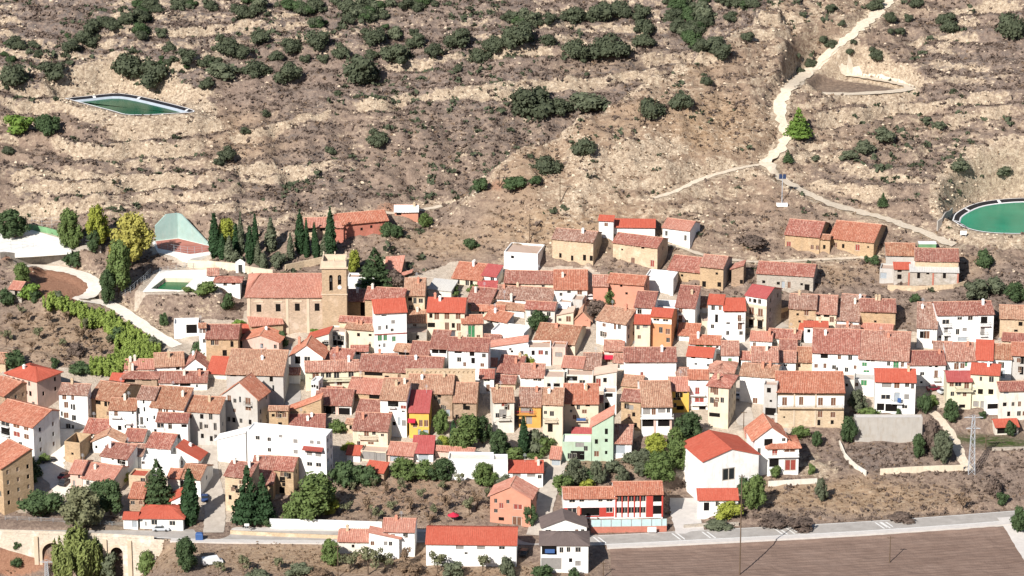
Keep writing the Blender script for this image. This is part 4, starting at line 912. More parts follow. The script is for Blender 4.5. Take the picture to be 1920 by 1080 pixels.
H(1568,1610,624,599,553,'white','old','gs',6,[(1580,601,4,3,'k')],'white house with long tile slope left of the square stone house')
H(1614,1679,624,582,561,'tan','old','gs',8,[(1643,586,5,5,'k'),(1642,603,4,4,'k')],'square tan stone house with red roof above the white terraces',sw=0)
H(1615,1672,634,622,608,'tan','pinkroof','m',6,'','low tiled shed at the foot of the square stone house',name='shed',cat='shed')
H(1757,1864,642,588,566,'white','old','gs',2,[(1774,603,12,8),(1800,597,8,5),(1820,597,8,7),(1846,601,11,12,'k'),(1775,617,6,11,'w'),(1797,622,6,10),(1810,618,7,6,'w'),(1844,622,7,14,'w'),(1764,631,5,4),(1776,635,6,9),(1808,636,20,7,'m')],'big white house with two balconies and long red roof at the right',bal=[(1775,610,16),(1775,626,12),(1847,610,20),(1845,629,14)],ch=1)
H(1720,1757,640,614,568,'white','old','gs',4,[(1738,628,10,14,'b'),(1730,628,8,12,'k')],'white wing with deep roof and tall white chimney left of the big white house',ch=1)
H(1876,1930,632,595,573,'beige','ochroof','gs',2,[(1893,597,5,4,'k'),(1906,620,6,4,'k')],'beige stone house with ochre roof at the right edge, upper row',ch=0)
H(1880,1930,655,638,625,'beige','darkroof','m',2,'','low shed with dark roof at the right edge below the beige stone house',name='shed',cat='shed')
H(1568,1612,652,628,610,'offwhite','old','gs',4,[(1590,632,36,5)],'raised attic with a window strip above the white middle terrace',fix=1,D=5,keep='dm')
H(1524,1611,707,660,618,'white','old','gs',6,[(1546,664,12,11,'k'),(1588,693,6,8),(1570,692,5,6)],'white house with a raised attic and long tiled slope',keep='dm',ch=1)
H(1611,1703,720,672,622,'white','old','gs',6,[(1628,675,6,6,'k'),(1637,675,6,6,'k'),(1680,680,9,17,'g'),(1622,685,8,7,'g'),(1626,703,10,14,'g')],'white house with deep mottled roof and green shutters',bal=[(1680,689,18)])
H(1702,1773,724,682,650,'white','darkroof','gs',4,[(1745,686,5,5,'k'),(1756,686,5,6,'k'),(1730,701,7,6),(1756,702,6,14,'b'),(1729,717,4,4,'k'),(1710,685,5,4,'k')],'white house with dark brownish roof left of the crimson roof patch',bal=[(1757,712,14)])
H(1752,1786,680,659,641,'beige','old','gs',4,[(1766,661,14,4,'k')],'small beige house with dark loft behind the brownish roof')
H(1776,1829,716,674,643,'white','old','gs',2,[(1794,687,8,12,'b'),(1812,681,4,12,'g'),(1786,677,4,4,'k')],'white terraced house left of the smooth red roof patch')
H(1830,1861,716,673,638,'white','red','gs',2,'1x2','white house with smooth vermilion roof in the right row')
H(1862,1897,712,672,646,'white','old','gs',2,[(1880,685,6,11),(1882,702,6,14,'m')],'white terraced house right of the vermilion roof')
H(1897,1930,712,664,643,'grey','orangeroof','gs',0,[(1917,675,6,14,'k'),(1917,695,6,14,'k')],'grey house with orange roof at the right edge of the middle row')
H(1821,1873,774,700,682,'paleyellow','red','gs',3,[(1840,711,4,8),(1859,711,8,10),(1840,735,8,9,'k'),(1859,734,8,9,'k'),(1830,735,4,4),(1833,759,9,10,'w'),(1848,759,14,12,'w')],'pale yellow three storey block with red roof on the right')
H(1776,1822,768,713,696,'paleyellow','crim','gs',3,[(1785,720,7,10,'b'),(1797,720,11,9),(1813,722,8,14,'b'),(1787,739,6,8),(1799,738,6,6,'w'),(1810,739,6,9,'b'),(1806,762,10,6,'k')],'lower wing of the pale yellow block with a corner balcony',bal=[(1808,732,34)])
H(1850,1878,778,750,748,'white','whiteedge','f',0,[(1864,762,24,9,'k')],'white canopy porch at the foot of the pale yellow block',name='porch',cat='porch',D=3,fix=1)
H(1874,1935,758,730,711,'offwhite','darkroof','gs',0,[(1887,735,8,7,'m')],'low whitish house with dark red roof at the right edge')
H(1642,1717,777,714,692,'white','red','gs',2,[(1663,722,18,9,'w'),(1682,722,9,12,'b'),(1701,721,7,9),(1662,745,18,8),(1683,745,9,18,'m'),(1701,744,8,9,'w'),(1698,763,9,6),(1673,765,22,13,'k'),(1653,764,12,12,'k')],'white three storey house with red roof standing on the grey retaining wall',bal=[(1683,755,22)],cloth=[(1687,744,7,9,'bluepaint')],ch=1)
H(1457,1583,800,733,698,'beige','orangeroof','gs',1,[(1472,753,8,16,'b'),(1503,752,7,15,'b'),(1539,753,8,14,'b'),(1563,753,8,14,'b'),(1539,777,8,12,'b'),(1563,778,8,10,'b'),(1537,793,5,10,'k'),(1562,792,5,7,'k'),(1472,783,3,3,'k')],'large galleried mansion with orange roof and long wooden balcony',name='mansion',cat='house',bal=[(1520,764,120)],rail='timber',band=[(742,22,'white'),(738,3,'timber')],pil=[(1490,736,800,3,'trim'),(1530,736,800,3,'trim')],ch=0)
H(1432,1457,792,722,718,'grey','deck','f',8,[(1446,772,20,13,'k'),(1446,752,4,4,'k'),(1452,788,7,7,'b')],'narrow grey house with a black garage opening left of the galleried mansion',D=7)
H(1508,1552,640,611,602,'white','red','gs',6,'','small white house with thin orange roof on the upper street',ch=1)
H(1498,1536,652,629,617,'white','red','m',8,[(1508,640,5,4)],'white cube house with an orange awning roof near the upper street')
H(1410,1459,705,676,651,'white','old','gs',5,'2x1','white house with tile roof left of a small window attic')
H(1462,1494,668,654,637,'offwhite','old','gs',5,[(1478,656,26,5)],'small attic with a row of windows on the right hand roofs',fix=1,D=4,keep='at')
H(1458,1492,705,677,659,'white','old','gs',5,[(1473,685,6,4)],'white house beneath the small window attic',keep='at')
H(1407,1447,655,637,622,'white','pinkroof','gs',10,'2x1','white house with pinkish roof right of the shaded street')
H(1493,1524,700,676,652,'beige','old','gs',6,'1x1k','beige house with old roof squeezed beside the grey flat roof')
H(1500,1575,705,674,672,'greystone','deck','f',2,[(1526,681,20,9,'k')],'grey beige flat roofed house with a black window above the mansion',D=7)
H(1388,1455,757,704,684,'white','ochroof','gs',6,[(1417,752,8,10,'b'),(1450,704,10,4,'r')],'plain white house with bare front and pale roof at the shaded street',blank=1,slope=.3)
H(1575,1602,760,712,706,'offwhite','deck','f',0,'1x1k','whitish annex wall right of the galleried mansion',name='annex',D=8)
H(1600,1640,742,712,710,'white','fibre','f',2,[(1620,702,10,10,'g')],'white yard building with grey roof left of the house on the retaining wall',D=6)
H(1866,1910,815,798,786,'offwhite','red','gs',0,[(1888,807,36,11,'k')],'garden shelter with orange roof and open front beside the lawn',name='garden_shelter',cat='shelter',ch=0)
# centre
H(470,530,642,607,586,'tan','pinkroof','m',-10,'','tan annex with sloping tile roof leaning on the church front',name='annex')
H(386,446,676,633,609,'tan','darkroof','gs',3,[],'tan stone house with dark red roof and small white ball lamps',sw=0)
H(446,474,650,630,610,'beige','red','gs',3,'','red roofed house tucked below the church annex')
H(454,523,668,639,628,'pink','orangeroof','gf',2,[(500,660,10,5,'k'),(470,655,5,4,'k')],'pinkish grey house with a low front gable left of the dark gap',D=9)
H(424,531,758,700,657,'grey','ochroof','gs',4,[(437,702,10,6,'k'),(455,703,12,5,'k'),(474,704,12,5,'k'),(486,703,8,4,'k'),(512,727,3,10)],'large ochre roofed grey house on the left of the dark street')
H(389,495,765,739,709,'offwhite','red','gs',3,'','house with flat red roof plane behind the grey front gable',ch=0)
H(416,483,792,743,716,'grey','orangeroof','gf',14,[(429,745,6,12,'b'),(465,745,9,13,'b'),(465,762,10,12,'b'),(450,737,3,10)],'grey house with orange front gable and balcony',D=9,bal=[(466,757,14)],sw=2)
H(345,412,835,771,735,'grey','old','gs',6,[(352,781,12,10,'b'),(395,776,6,14),(376,799,5,14),(403,799,5,14),(395,822,5,9,'k'),(378,818,5,8,'k')],'grey beige corner house with red roof at the bend of the left street',D=11)
H(413,437,812,782,762,'grey','red','gs',8,[(418,788,7,11,'k'),(421,803,4,7,'k')],'grey house with bright orange roof right of the corner house')
H(436,462,810,787,768,'greystone','red','gs',10,[(448,793,15,6,'k')],'small stone house with orange roof below the grey gable')
H(573,673,742,694,677,'paleyellow','old','gs',-6,[(592,706,11,16,'b'),(616,703,9,10),(631,703,9,13),(658,701,9,13),(636,718,9,11,'b'),(602,717,5,5)],'pale yellow house with long tile roof right of the dark street',bal=[(630,713,100)],ch=1)
H(545,605,692,668,647,'white','orangeroof','gf',10,[(558,668,9,13,'k'),(576,669,10,11)],'white house with orange front gable above the dark street',D=9)
H(577,617,664,637,624,'offwhite','red','ml',6,[(586,636,8,10,'w'),(612,645,11,9,'k'),(630,627,8,6,'w')],'small whitish house with a slanted red roof below the church',D=7)
H(617,648,662,622,616,'offwhite','deck','f',6,[(629,626,9,6,'w'),(622,643,12,10,'k'),(638,643,11,8,'k')],'whitish flat roofed house with dark openings below the church tower',D=6)
H(648,704,658,616,607,'cream','ochroof','gs',4,[(672,628,5,6,'k'),(694,627,5,4,'k'),(693,646,4,4,'k')],'plain cream house with two tiny windows in front of the church tower',blank=1,slope=.2)
H(636,700,622,602,594,'beige','old','m',4,[(660,604,7,7,'b'),(690,603,4,5,'b')],'low house with tiled eave at the base of the church tower')
H(658,690,676,656,648,'white','old','gs',4,[(671,654,6,8,'k'),(680,654,8,9,'w')],'tiny white house with washing below the plain cream house')
H(605,660,700,672,652,'offwhite','old','gs',14,[(619,662,5,6,'k'),(640,668,12,7,'k')],'off-white house with slanting roof behind the pale yellow house')
H(672,827,722,696,668,'beige','old','gs',2,[(700,703,34,6,'k'),(725,708,7,5,'k'),(764,690,20,5,'k')],'long old tiled house with a skylight in the village centre',ch=1)
H(651,713,765,735,710,'tan','pinkroof','gs',3,[(702,740,20,10,'k'),(668,745,5,8,'b')],'tan house with pinkish roof and black loft opening')
H(713,762,818,748,711,'white','ochroof','gs',2,[(737,757,20,10,'k'),(757,763,9,6,'r'),(748,790,5,14,'m'),(757,793,7,10,'w'),(756,771,5,3)],'tall white house with lichen ochre roof left of the crimson roof',bal=[(735,763,14)])
H(590,659,805,757,728,'white','old','gs',4,[(616,775,26,20,'k'),(645,772,22,14,'k')],'white house with columns and a deep shaded porch',pil=[(632,758,804,6,'pink')],awn=[])
H(668,716,790,774,751,'tan','old','gs',3,[(690,747,24,4,'k')],'stone shed with mottled roof right of the columned house',name='shed',cat='shed',ch=0)
H(661,727,852,805,776,'cream','old','gs',3,[(687,811,8,12,'b'),(701,811,6,9,'d'),(695,835,10,12,'b'),(717,815,5,5)],'cream house with old roof and long balcony right of the white apartment block',bal=[(690,822,34)])
H(764,848,788,736,704,'stone','ochroof','gs',1,[(823,741,7,8,'k'),(823,753,5,9),(838,774,9,12,'m')],'brown stone house with broad ochre roof below the notched wall')
H(767,804,822,772,733,'yellow','crim','gs',2,[(785,777,36,8,'k'),(778,796,7,12,'b'),(789,794,6,12,'b'),(799,794,7,12,'b'),(798,812,9,11,'m'),(786,813,5,14,'m')],'yellow house under a crimson red roof',ch=0,awn=[(772,785,14,'redcloth')])
H(850,893,796,753,719,'stone','ochroof','gs',2,[(871,762,5,12,'k'),(862,786,7,9,'b')],'brown stone house with striped ochre roof left of the white lane',ch=0)
H(806,838,683,651,620,'white','old','gs',2,[(816,658,11,9,'k'),(830,657,12,10,'k')],'white house with two square openings right of the stone gap')
H(841,915,690,656,634,'white','darkroof','gs',2,[(859,660,12,6,'k'),(885,662,8,10,'k'),(861,675,7,8),(887,676,6,10,'k')],'long white house with dark roof in the village centre')
H(769,804,682,663,641,'greystone','darkroof','gs',2,'1x1k','grey house with dark roof left of the two square openings')
H(739,768,676,657,643,'grey','ochroof','m',6,[(758,662,20,7,'k')],'open shed with pale awning roof in the village centre',name='shed',cat='shed')
H(742,800,652,623,620,'greystone','deck','f',0,[(783,632,5,7,'k'),(765,640,4,4,'k')],'blank grey stone wall house left of the cream red roofed house',blank=1,D=6)
H(921,982,660,622,620,'white','whiteedge','f',12,[(951,636,5,5)],'white cubic house with grey right side in the centre',D=8,sw=0)
H(908,990,676,652,640,'white','pinkroof','ml',4,[(960,659,4,4,'k'),(957,650,4,4)],'white house with roof rising to the right below the cubic house',D=6)
H(990,1033,680,652,650,'white','deck','f',4,[(1014,661,8,8,'r')],'white flat house with one brown window in the centre',D=6)
H(1001,1078,664,641,609,'cream','old','gs',14,[(1012,645,12,8,'k'),(1022,645,7,5),(1049,646,14,6,'k'),(1068,646,7,5)],'cream house with two step red roof below the dark round tree',ch=1)
H(1041,1075,612,592,584,'cream','deck','ml',4,[(1066,598,8,10,'b'),(1050,600,5,5)],'small cream attic house right of the dark round tree',D=6)
H(1077,1107,612,600,585,'salmon','ochroof','gf',6,'','salmon shed with low gable left of the white gabled house',name='shed',cat='shed',D=7)
H(976,1020,728,706,683,'white','old','gs',3,[(988,709,6,5),(1004,710,7,7),(1012,711,6,7)],'white house with broad old roof right of the yellow bush')
H(932,976,716,698,668,'white','darkroof','gs',4,[(948,712,10,5)],'white house with dark roof behind the yellow bush')
H(1020,1058,728,707,705,'offwhite','deck','f',2,[(1038,722,24,6,'k')],'off-white flat roofed house with a long dark window',D=6)
H(899,926,738,707,693,'white','old','gs',2,[(913,712,10,6),(915,728,6,13,'b')],'narrow white house with small red roof beside the white lane')
H(906,938,676,668,653,'offwhite','old','m',10,[(923,671,7,5,'r')],'small house with slanting roof at the right of the long white house')
H(901,931,704,685,672,'white','orangeroof','m',8,[(913,690,10,5,'d')],'white house with orange canopy above the white lane')
H(1034,1060,694,651,649,'pink','deck','f',2,[(1048,665,12,8,'w')],'blank pinkish house wall right of the white flat house',blank=1,D=6)
H(1054,1093,708,687,669,'white','pinkroof','gs',3,[(1073,695,6,10,'b'),(1058,693,4,6)],'white house with pinkish roof and brown window in the centre')
H(1093,1126,712,690,663,'offwhite','old','gs',3,[(1105,692,22,5,'k')],'house with old roof and dark eave gap left of the orange trimmed house')
H(1133,1170,672,656,634,'offwhite','old','gs',3,[(1147,659,9,6,'r'),(1162,659,7,5)],'small upper house with tiled roof and orange windows',fix=1,D=6,keep='ot')
H(1127,1169,694,671,669,'cream','red','f',3,[(1140,683,8,13,'r'),(1158,680,5,7,'r')],'cream house with red canopy and maroon shutters',keep='ot',D=4,awn=[(1148,671,42,'redcloth')])
H(1171,1268,716,675,652,'white','old','gs',4,[(1190,679,20,4,'k'),(1204,704,5,12,'r')],'long white house with big blank front in the centre',blank=1,ch=1,sw=0,D=9)
H(1271,1310,640,627,607,'white','orangeroof','gs',4,'','house with streaked orange roof right of the orange brick house',ch=0)
H(1293,1350,662,643,629,'white','orangeroof','gs',3,[(1312,648,16,6,'g'),(1330,648,10,6,'g'),(1345,650,4,5)],'white house with green blinds under an orange roof')
H(1316,1380,640,609,608,'cream','deck','f',4,[(1357,621,32,9,'w')],'cream flat roofed house with a wide window above the street',D=7)
H(1288,1336,694,667,651,'white','red','gs',4,[(1300,670,7,5,'k'),(1328,670,4,5,'k'),(1305,683,4,4),(1328,684,4,5)],'white house with red roof left of the green shuttered house',ch=0)
H(1353,1385,694,664,640,'white','old','gs',4,[(1369,677,6,10,'g')],'white house with green window left of the shaded street')
H(1331,1373,724,696,672,'cream','old','h',10,[(1341,701,8,4),(1354,702,10,4,'g')],'cream house with pink hipped roof behind the tall corner house',keep='hp')
H(1329,1366,802,723,704,'cream','old','h',16,[(1343,734,7,14,'b'),(1343,757,7,14,'b'),(1341,779,20,7,'k')],'tall cream corner house with a hipped roof at the shaded street',keep='hp',D=9,sw=3)
H(1291,1328,768,709,694,'white','orangeroof','gs',3,[(1308,733,7,12,'r'),(1310,713,6,3),(1318,770,11,10,'k'),(1312,750,18,8,'r')],'white house with red and green balconies beside the tall corner house',bal=[(1309,740,28),(1310,758,28)],rail='redcloth')
H(1166,1202,736,730,712,'tan','ochroof','gs',8,'','upper stone house with ochre roof left of the striped roof',ch=0)
H(1165,1201,806,750,731,'tan','old','gs',8,[(1181,764,14,8,'w'),(1180,782,5,10,'b'),(1192,797,5,8,'k')],'stone house with reddish roof left of the white galleried house',ch=0)
H(1204,1260,815,760,716,'white','ochroof','gs',2,[(1213,772,12,10,'w'),(1226,772,7,12,'b'),(1241,770,12,8,'w'),(1212,793,24,13,'k'),(1245,793,22,13,'k')],'white galleried house with a striped ochre roof',bal=[(1232,783,62)],rail='white',ch=0,pil=[(1228,785,814,4,'pink'),(1258,785,814,4,'pink')])
H(1258,1292,774,731,708,'yellow','pinkroof','gs',4,[(1270,748,16,4),(1276,765,12,7,'k'),(1285,733,6,6)],'bright yellow house with washed pink roof')
H(1058,1122,804,754,721,'cream','orangeroof','gs',4,[(1074,759,6,5,'k'),(1102,759,7,6,'k'),(1071,771,4,5),(1096,772,8,7,'b')],'cream yellow house with large red orange roof above the mint house',bal=[(1090,788,20)],cloth=[(1090,782,17,5,'bluepaint')])
H(1018,1055,812,757,729,'cream','ochroof','gs',2,[(1026,759,7,4,'k'),(1041,759,7,4,'k'),(1023,774,5,6),(1035,776,7,9),(1032,803,8,14,'k')],'pale house with ochre roof right of the orange walled house',bal=[(1032,790,26)])
H(973,1014,802,760,728,'ochre','old','gs',3,[(987,769,22,9,'w'),(977,791,9,9,'k'),(992,788,10,14,'w')],'orange walled house with red balcony right of the white lane',bal=[(985,776,36)],rail='redcloth')
H(925,964,812,752,728,'offwhite','ochroof','gs',-6,[(946,755,10,9,'r'),(943,775,14,13,'w')],'pinkish white house with ochre roof left of the orange walled house',bal=[(944,786,24)])
H(929,966,730,724,712,'beige','old','gs',0,'','small tiled shed above the pinkish white house',name='shed',cat='shed',ch=0)
H(1117,1156,734,703,696,'offwhite','deck','ml',6,[(1122,718,8,16,'r')],'off-white house with a maroon door panel left of the dark alley',D=6)
H(1062,1112,726,703,701,'offwhite','deck','f',2,[(1072,710,20,8,'k'),(1092,716,10,6)],'pale flat roofed house with a shaded terrace in the centre',D=6)
H(1132,1156,778,736,733,'white','deck','f',4,[(1142,741,14,7,'k'),(1138,763,7,16,'k')],'narrow white house with washing line beside the dark alley',D=5)
H(1110,1150,864,800,776,'mint','pinkroof','ml',4,[(1137,809,5,10,'k'),(1137,826,5,6,'k'),(1119,852,8,10,'b'),(1137,849,4,6,'k')],'mint green house with a sharply sloping roof line',D=7,keep='mt')
H(1054,1109,864,829,826,'mint','whiteedge','f',3,[(1083,854,26,15,'k'),(1087,832,16,8,'w')],'low mint green garage with open black door',D=6,keep='mt')
H(1072,1109,832,824,808,'salmon','crim','m',3,'','crimson canopy roof behind the mint green garage',name='shed',cat='shed')
H(1151,1184,858,829,798,'white','old','gs',6,[(1162,843,20,15,'m')],'white garage with weathered roof right of the mint green house',name='garage',cat='garage',ch=0)
H(1318,1424,917,858,841,'white','red','gf',-20,[(1367,889,25,24,'d')],'white hall with a broad red roof and one big dark window',name='hall',cat='hall',D=17,sw=0,ch=0)
H(1265,1302,928,868,858,'white','pinkroof','gs',3,[(1290,915,3,7,'k')],'white narrow tower house left of the hall',ch=0)
H(1302,1318,905,880,868,'white','red','m',0,[(1310,893,12,18,'m')],'small red roofed porch between the white narrow house and the hall',name='porch',cat='porch')
H(1309,1384,967,935,917,'white','red','m',3,[(1325,950,9,16,'k')],'low white house with flat red roof in front of the hall')
H(1415,1476,887,822,800,'white','orangeroof','gf',-8,[(1441,822,16,12,'k'),(1470,812,6,6),(1424,845,5,10),(1420,860,5,8)],'white chalet with orange gabled roof right of the hall',name='chalet',cat='house',D=10,keep='ch',ch=1)
H(1440,1498,890,838,817,'white','orangeroof','h',-4,[(1453,846,9,14,'r'),(1481,843,22,9,'b'),(1483,873,22,22,'r'),(1452,868,18,14,'k')],'front wing of the white chalet with hipped orange roof and garage',keep='ch',D=8,bal=[(1468,855,60)],rail='white',ch=0)
H(1398,1416,838,818,806,'cream','pinkroof','gs',0,[(1407,827,12,9,'k')],'small open shed with tile roof left of the chalet',name='shed',cat='shed',ch=0)
# school and foreground
H(1057,1156,972,932,915,'white','orangeroof','gs',-2,[(1073,938,10,8),(1091,937,8,8),(1126,936,7,8),(1143,936,10,8),(1073,958,18,10),(1107,960,34,14,'k'),(1143,957,11,9)],'left wing of the long school with white upper floor and red ground floor',name='school_wing',cat='school',ch=0,D=9,band=[(952,18,'redpaint')])
H(1152,1243,972,925,905,'white','orangeroof','gs',-2,[(1161,934,9,13),(1172,934,9,13),(1184,934,9,13),(1195,934,9,13),(1206,934,9,13),(1161,957,9,11),(1172,957,9,11),(1184,957,9,11),(1195,957,9,11),(1206,957,9,11),(1233,934,16,14,'k'),(1233,957,16,15,'k')],'right wing of the long school with red posts between tall windows',name='school_wing',cat='school',ch=0,D=9,pil=[(1155,926,970,2.6,'redpaint'),(1166.5,926,970,2.2,'redpaint'),(1178,926,970,2.2,'redpaint'),(1189.5,926,970,2.2,'redpaint'),(1200.5,926,970,2.2,'redpaint'),(1218,926,970,13,'redpaint'),(1242,926,970,3,'redpaint')])
H(1017,1100,1014,988,973,'white','slate','gf',-3,[(1028,996,9,6)],'white house with dark curved gable behind the grey hipped house',D=7,ch=1,fix=1)
H(1014,1103,1074,1021,998,'white','slate','h',4,[(1030,1032,28,17,'k'),(1066,1031,6,9),(1084,1031,9,9),(1084,1057,9,9,'w'),(1034,1058,38,22,'w')],'white house with dark hipped roof and blue washing at the bottom edge',D=8.5,ch=0,cloth=[(1031,1027,18,8,'bluepaint')])
H(919,995,983,931,912,'salmon','pinkroof','gf',8,[(940,950,7,10,'r'),(971,950,17,9,'r'),(940,975,9,6,'k'),(969,978,18,20,'b')],'salmon house with a wide front gable and red shutters',D=7.5,ch=0)
H(954,1018,914,884,865,'white','red','gs',4,[(969,889,15,9,'w'),(996,889,15,9,'w')],'white house with striped red roof left of the sloping street',fix=1,D=8)
H(799,968,1062,1019,991,'white','red','gs',2,[(862,1027,15,6,'w'),(902,1027,15,6,'w'),(941,1027,10,5),(874,1038,5,4)],'long white warehouse with bright red roof at the bottom edge',name='warehouse',cat='building',ch=0,D=10)
H(718,777,1043,994,974,'white','pinkroof','gs',3,[(758,1003,4,6)],'white house with pinkish roof at the left of the red warehouse',keep='wr',D=8,ch=1)
H(692,748,1046,1009,998,'white','pinkroof','mr',3,'1x1w','low white annex with a small tiled canopy in front of the pinkish roofed house',keep='wr',D=4)
H(634,692,1038,1013,995,'offwhite','pinkroof','gs',2,'1x1k','low farm shed with pink tiles half hidden by bushes',name='shed',cat='shed',ch=1)
H(462,612,902,812,811,'white','whiteedge','f',14,[(482,826,7,7),(504,827,6,7),(526,819,6,5,'w'),(554,826,7,7,'w'),(585,825,6,6,'w'),(598,825,6,6,'w'),(504,847,6,7),(554,846,7,7,'w'),(580,847,9,7,'w'),(597,847,10,8,'w'),(554,867,6,6,'r'),(580,867,9,7),(597,867,9,7),(597,889,5,9,'b')],'white four storey apartment block with maroon awning',name='apartment_block',cat='building',D=5.5,sw=2,nofill=1,awn=[(588,833,38,'wood_red')],par=.3)
H(407,461,868,826,808,'white','whiteedge','ml',14,'','low windowless white wing left of the apartment block',name='apartment_wing',cat='building',D=4.5,sw=0)
H(421,470,960,892,868,'beige','old','gs',16,[(440,915,9,8,'k'),(430,935,5,8,'k')],'old beige house with spreading tile roof beside the left street',D=10,sw=0)
H(466,512,940,905,858,'tan','old','gs',6,'1x1k','middle part of the old tile roofed house behind the dark conifers',ch=1)
H(513,550,928,880,858,'tan','old','gs',4,[(529,900,9,10,'k'),(528,920,9,11,'k')],'right brown walled part of the old tile roofed house',ch=0)
H(504,540,812,768,762,'tan','ochroof','m',6,[(512,779,5,5,'k'),(527,762,10,6,'k')],'tan stone house with ochre coping behind the apartment block',D=6)
H(522,603,806,792,760,'tan','orangeroof','ml',6,[(530,798,14,9,'k')],'tan ruin with an orange roof slanting up to the right',D=5)
H(542,609,822,812,782,'tan','darkroof','gs',4,'','mottled red roof directly behind the apartment block')
H(650,675,866,851,836,'white','red','gs',4,'','small shed with orange roof right of the apartment block',name='shed',cat='shed',ch=0)
H(676,724,866,846,842,'cream','deck','f',3,[(692,855,26,14,'w'),(717,856,22,14,'w')],'row of two pale garages below the cream house',name='garage',cat='garage',D=6)
H(726,775,868,851,824,'pink','pinkroof','m',3,[(741,860,20,12,'m')],'garage with a broad pink tile roof',name='garage',cat='garage')
H(773,812,866,847,818,'white','crim','m',3,[(794,858,19,14,'m')],'garage with a smooth crimson roof',name='garage',cat='garage')
H(684,720,900,883,866,'stone','red','m',10,'','stone garden shed with red roof among dark bushes',name='shed',cat='shed')
H(895,926,880,867,863,'white','red','m',0,'','small red roofed shed behind the orchard tree by the white yard wall',name='shed',cat='shed')
H(1031,1051,874,858,839,'offwhite','pinkroof','m',0,[(1041,867,18,13,'m')],'small garage with pink roof at the top of the sloping street',name='garage',cat='garage')
# left
H(8,72,748,706,689,'pink','red','h',36,'','pink walled house with red hipped roof at the left edge',D=9,sw=2,ch=1)
H(-24,66,858,790,760,'white','orangeroof','gs',34,[(8,797,18,11,'d'),(31,793,12,9,'b'),(51,793,9,9,'b'),(8,812,18,12,'k'),(31,812,12,9,'r'),(51,812,9,9,'b'),(21,829,8,5),(38,829,6,8)],'white apartment house with balconies and orange roof at the left edge',name='apartment_house',cat='building',D=10,sw=2,bal=[(8,801,20),(8,818,20)])
H(-30,12,778,735,712,'stone','orangeroof','gs',40,'1x1k','dark stone house cut by the left edge with orange roof',D=9,sw=3)
H(-40,8,955,868,835,'tan','orangeroof','gs',48,[(0,920,5,10)],'tall brown stone house at the lower left corner',D=9,sw=3,ch=0)
H(110,164,815,738,714,'white','old','gs',10,[(120,742,7,11,'b'),(136,745,5,11,'b'),(123,760,7,11,'b'),(133,763,3,9),(138,764,4,11),(114,777,3,8),(122,780,8,10,'b'),(135,784,4,10),(139,784,3,9),(125,801,8,10),(134,802,4,8)],'tall white house with many brown windows and old roof on the left',ch=1)
H(166,222,808,748,719,'tan','old','gs',22,[(183,755,9,9,'k'),(198,752,5,12,'k'),(207,742,8,10,'k')],'brown stone house with open loft beside the tall white house',nofill=1)
H(230,294,724,708,688,'stone','darkroof','h',4,[(243,711,20,8,'k'),(275,712,18,4,'k')],'stone house with dark hipped roof and open upper floor')
H(206,232,728,713,700,'offwhite','red','m',6,'','small red roof left of the dark hipped roof')
H(234,289,706,690,674,'offwhite','pinkroof','gs',-8,'','house with long pink roof climbing behind the hipped roof')
H(291,345,706,685,662,'white','ochroof','gs',-4,[(316,690,3,3),(333,685,6,8,'k')],'white house with ochre roof at the end of the pale path',ch=1)
H(345,386,704,688,672,'white','old','gf',-4,[(375,694,10,7,'k')],'white house with small gable left of the big ochre roof',D=7)
H(298,388,732,715,697,'white','darkroof','gs',2,[(347,719,20,8,'k'),(329,719,10,6,'k'),(369,724,3,5)],'white house with dark roof and broad black window on the left')
H(257,290,812,747,726,'white','old','gs',8,[(269,752,3,9),(259,771,3,10),(270,768,3,8),(264,790,5,14),(275,787,3,7)],'white house with red roof between two old houses on the left',bal=[(264,797,12)])
H(281,345,832,764,727,'white','old','gs',8,[(300,767,7,12,'b'),(308,765,2,12),(313,766,4,10,'b'),(326,771,4,4),(288,785,3,7)],'white house with wide mottled roof left of the corner house',ch=1)
H(204,255,820,767,748,'white','old','gs',8,[(217,771,6,12,'b'),(249,771,3,8),(223,803,6,8,'k'),(246,803,4,9,'k'),(234,800,3,6)],'white house with small balcony in the left cluster',bal=[(217,782,20),(240,792,14)])
H(293,352,833,789,772,'white','darkroof','m',3,[(300,799,12,8),(345,798,9,5,'k'),(334,818,5,8)],'white house front with a maroon tiled eave on the left',D=3)
H(157,201,830,810,787,'offwhite','old','gs',5,[(170,814,6,8,'k'),(188,814,5,5)],'low house with mottled roof at the small left square',ch=0)
H(120,150,868,829,826,'tan','hollow','f',18,[(135,851,4,4,'k')],'roofless tan shell of a building at the left square',name='ruined_building',cat='ruin',D=7,par=3.2,sw=0)
H(188,240,895,856,833,'white','old','gs',14,[(228,859,16,11,'k'),(211,861,4,5),(231,880,12,8,'b')],'white house with slanted old roof below the left cluster',sw=0)
H(233,269,838,831,812,'white','darkroof','gs',3,'','dark roofed upper house behind the twin roofs on the left',ch=0)
H(239,268,884,852,834,'white','old','gs',3,[(250,862,6,12,'b'),(247,878,4,5)],'narrow white house with old roof below the dark roofed one',bal=[(250,869,12)],ch=0)
H(273,320,870,838,814,'white','old','gs',6,[(301,856,6,5,'b'),(283,859,4,5)],'white house with bright old roof in the lower left cluster')
H(321,344,840,811,809,'white','whiteedge','f',4,[(335,821,6,13,'b')],'white cube house with a dark door in the lower left cluster',D=5)
H(331,372,884,859,840,'white','red','mr',8,'','white house with bright orange slanted roof by the left street',D=6,ch=1)
H(265,336,892,863,861,'white','whiteedge','f',4,[(268,868,5,5)],'white yard wall building above the tall pine',name='building',cat='building',D=5)
H(337,376,930,896,873,'white','old','gs',14,[(329,912,10,18,'k')],'white house with old tile roof on the left street corner')
H(314,337,905,895,880,'offwhite','orangeroof','m',4,'','tiled lean-to left of the white street corner house',name='lean_to',cat='shed')
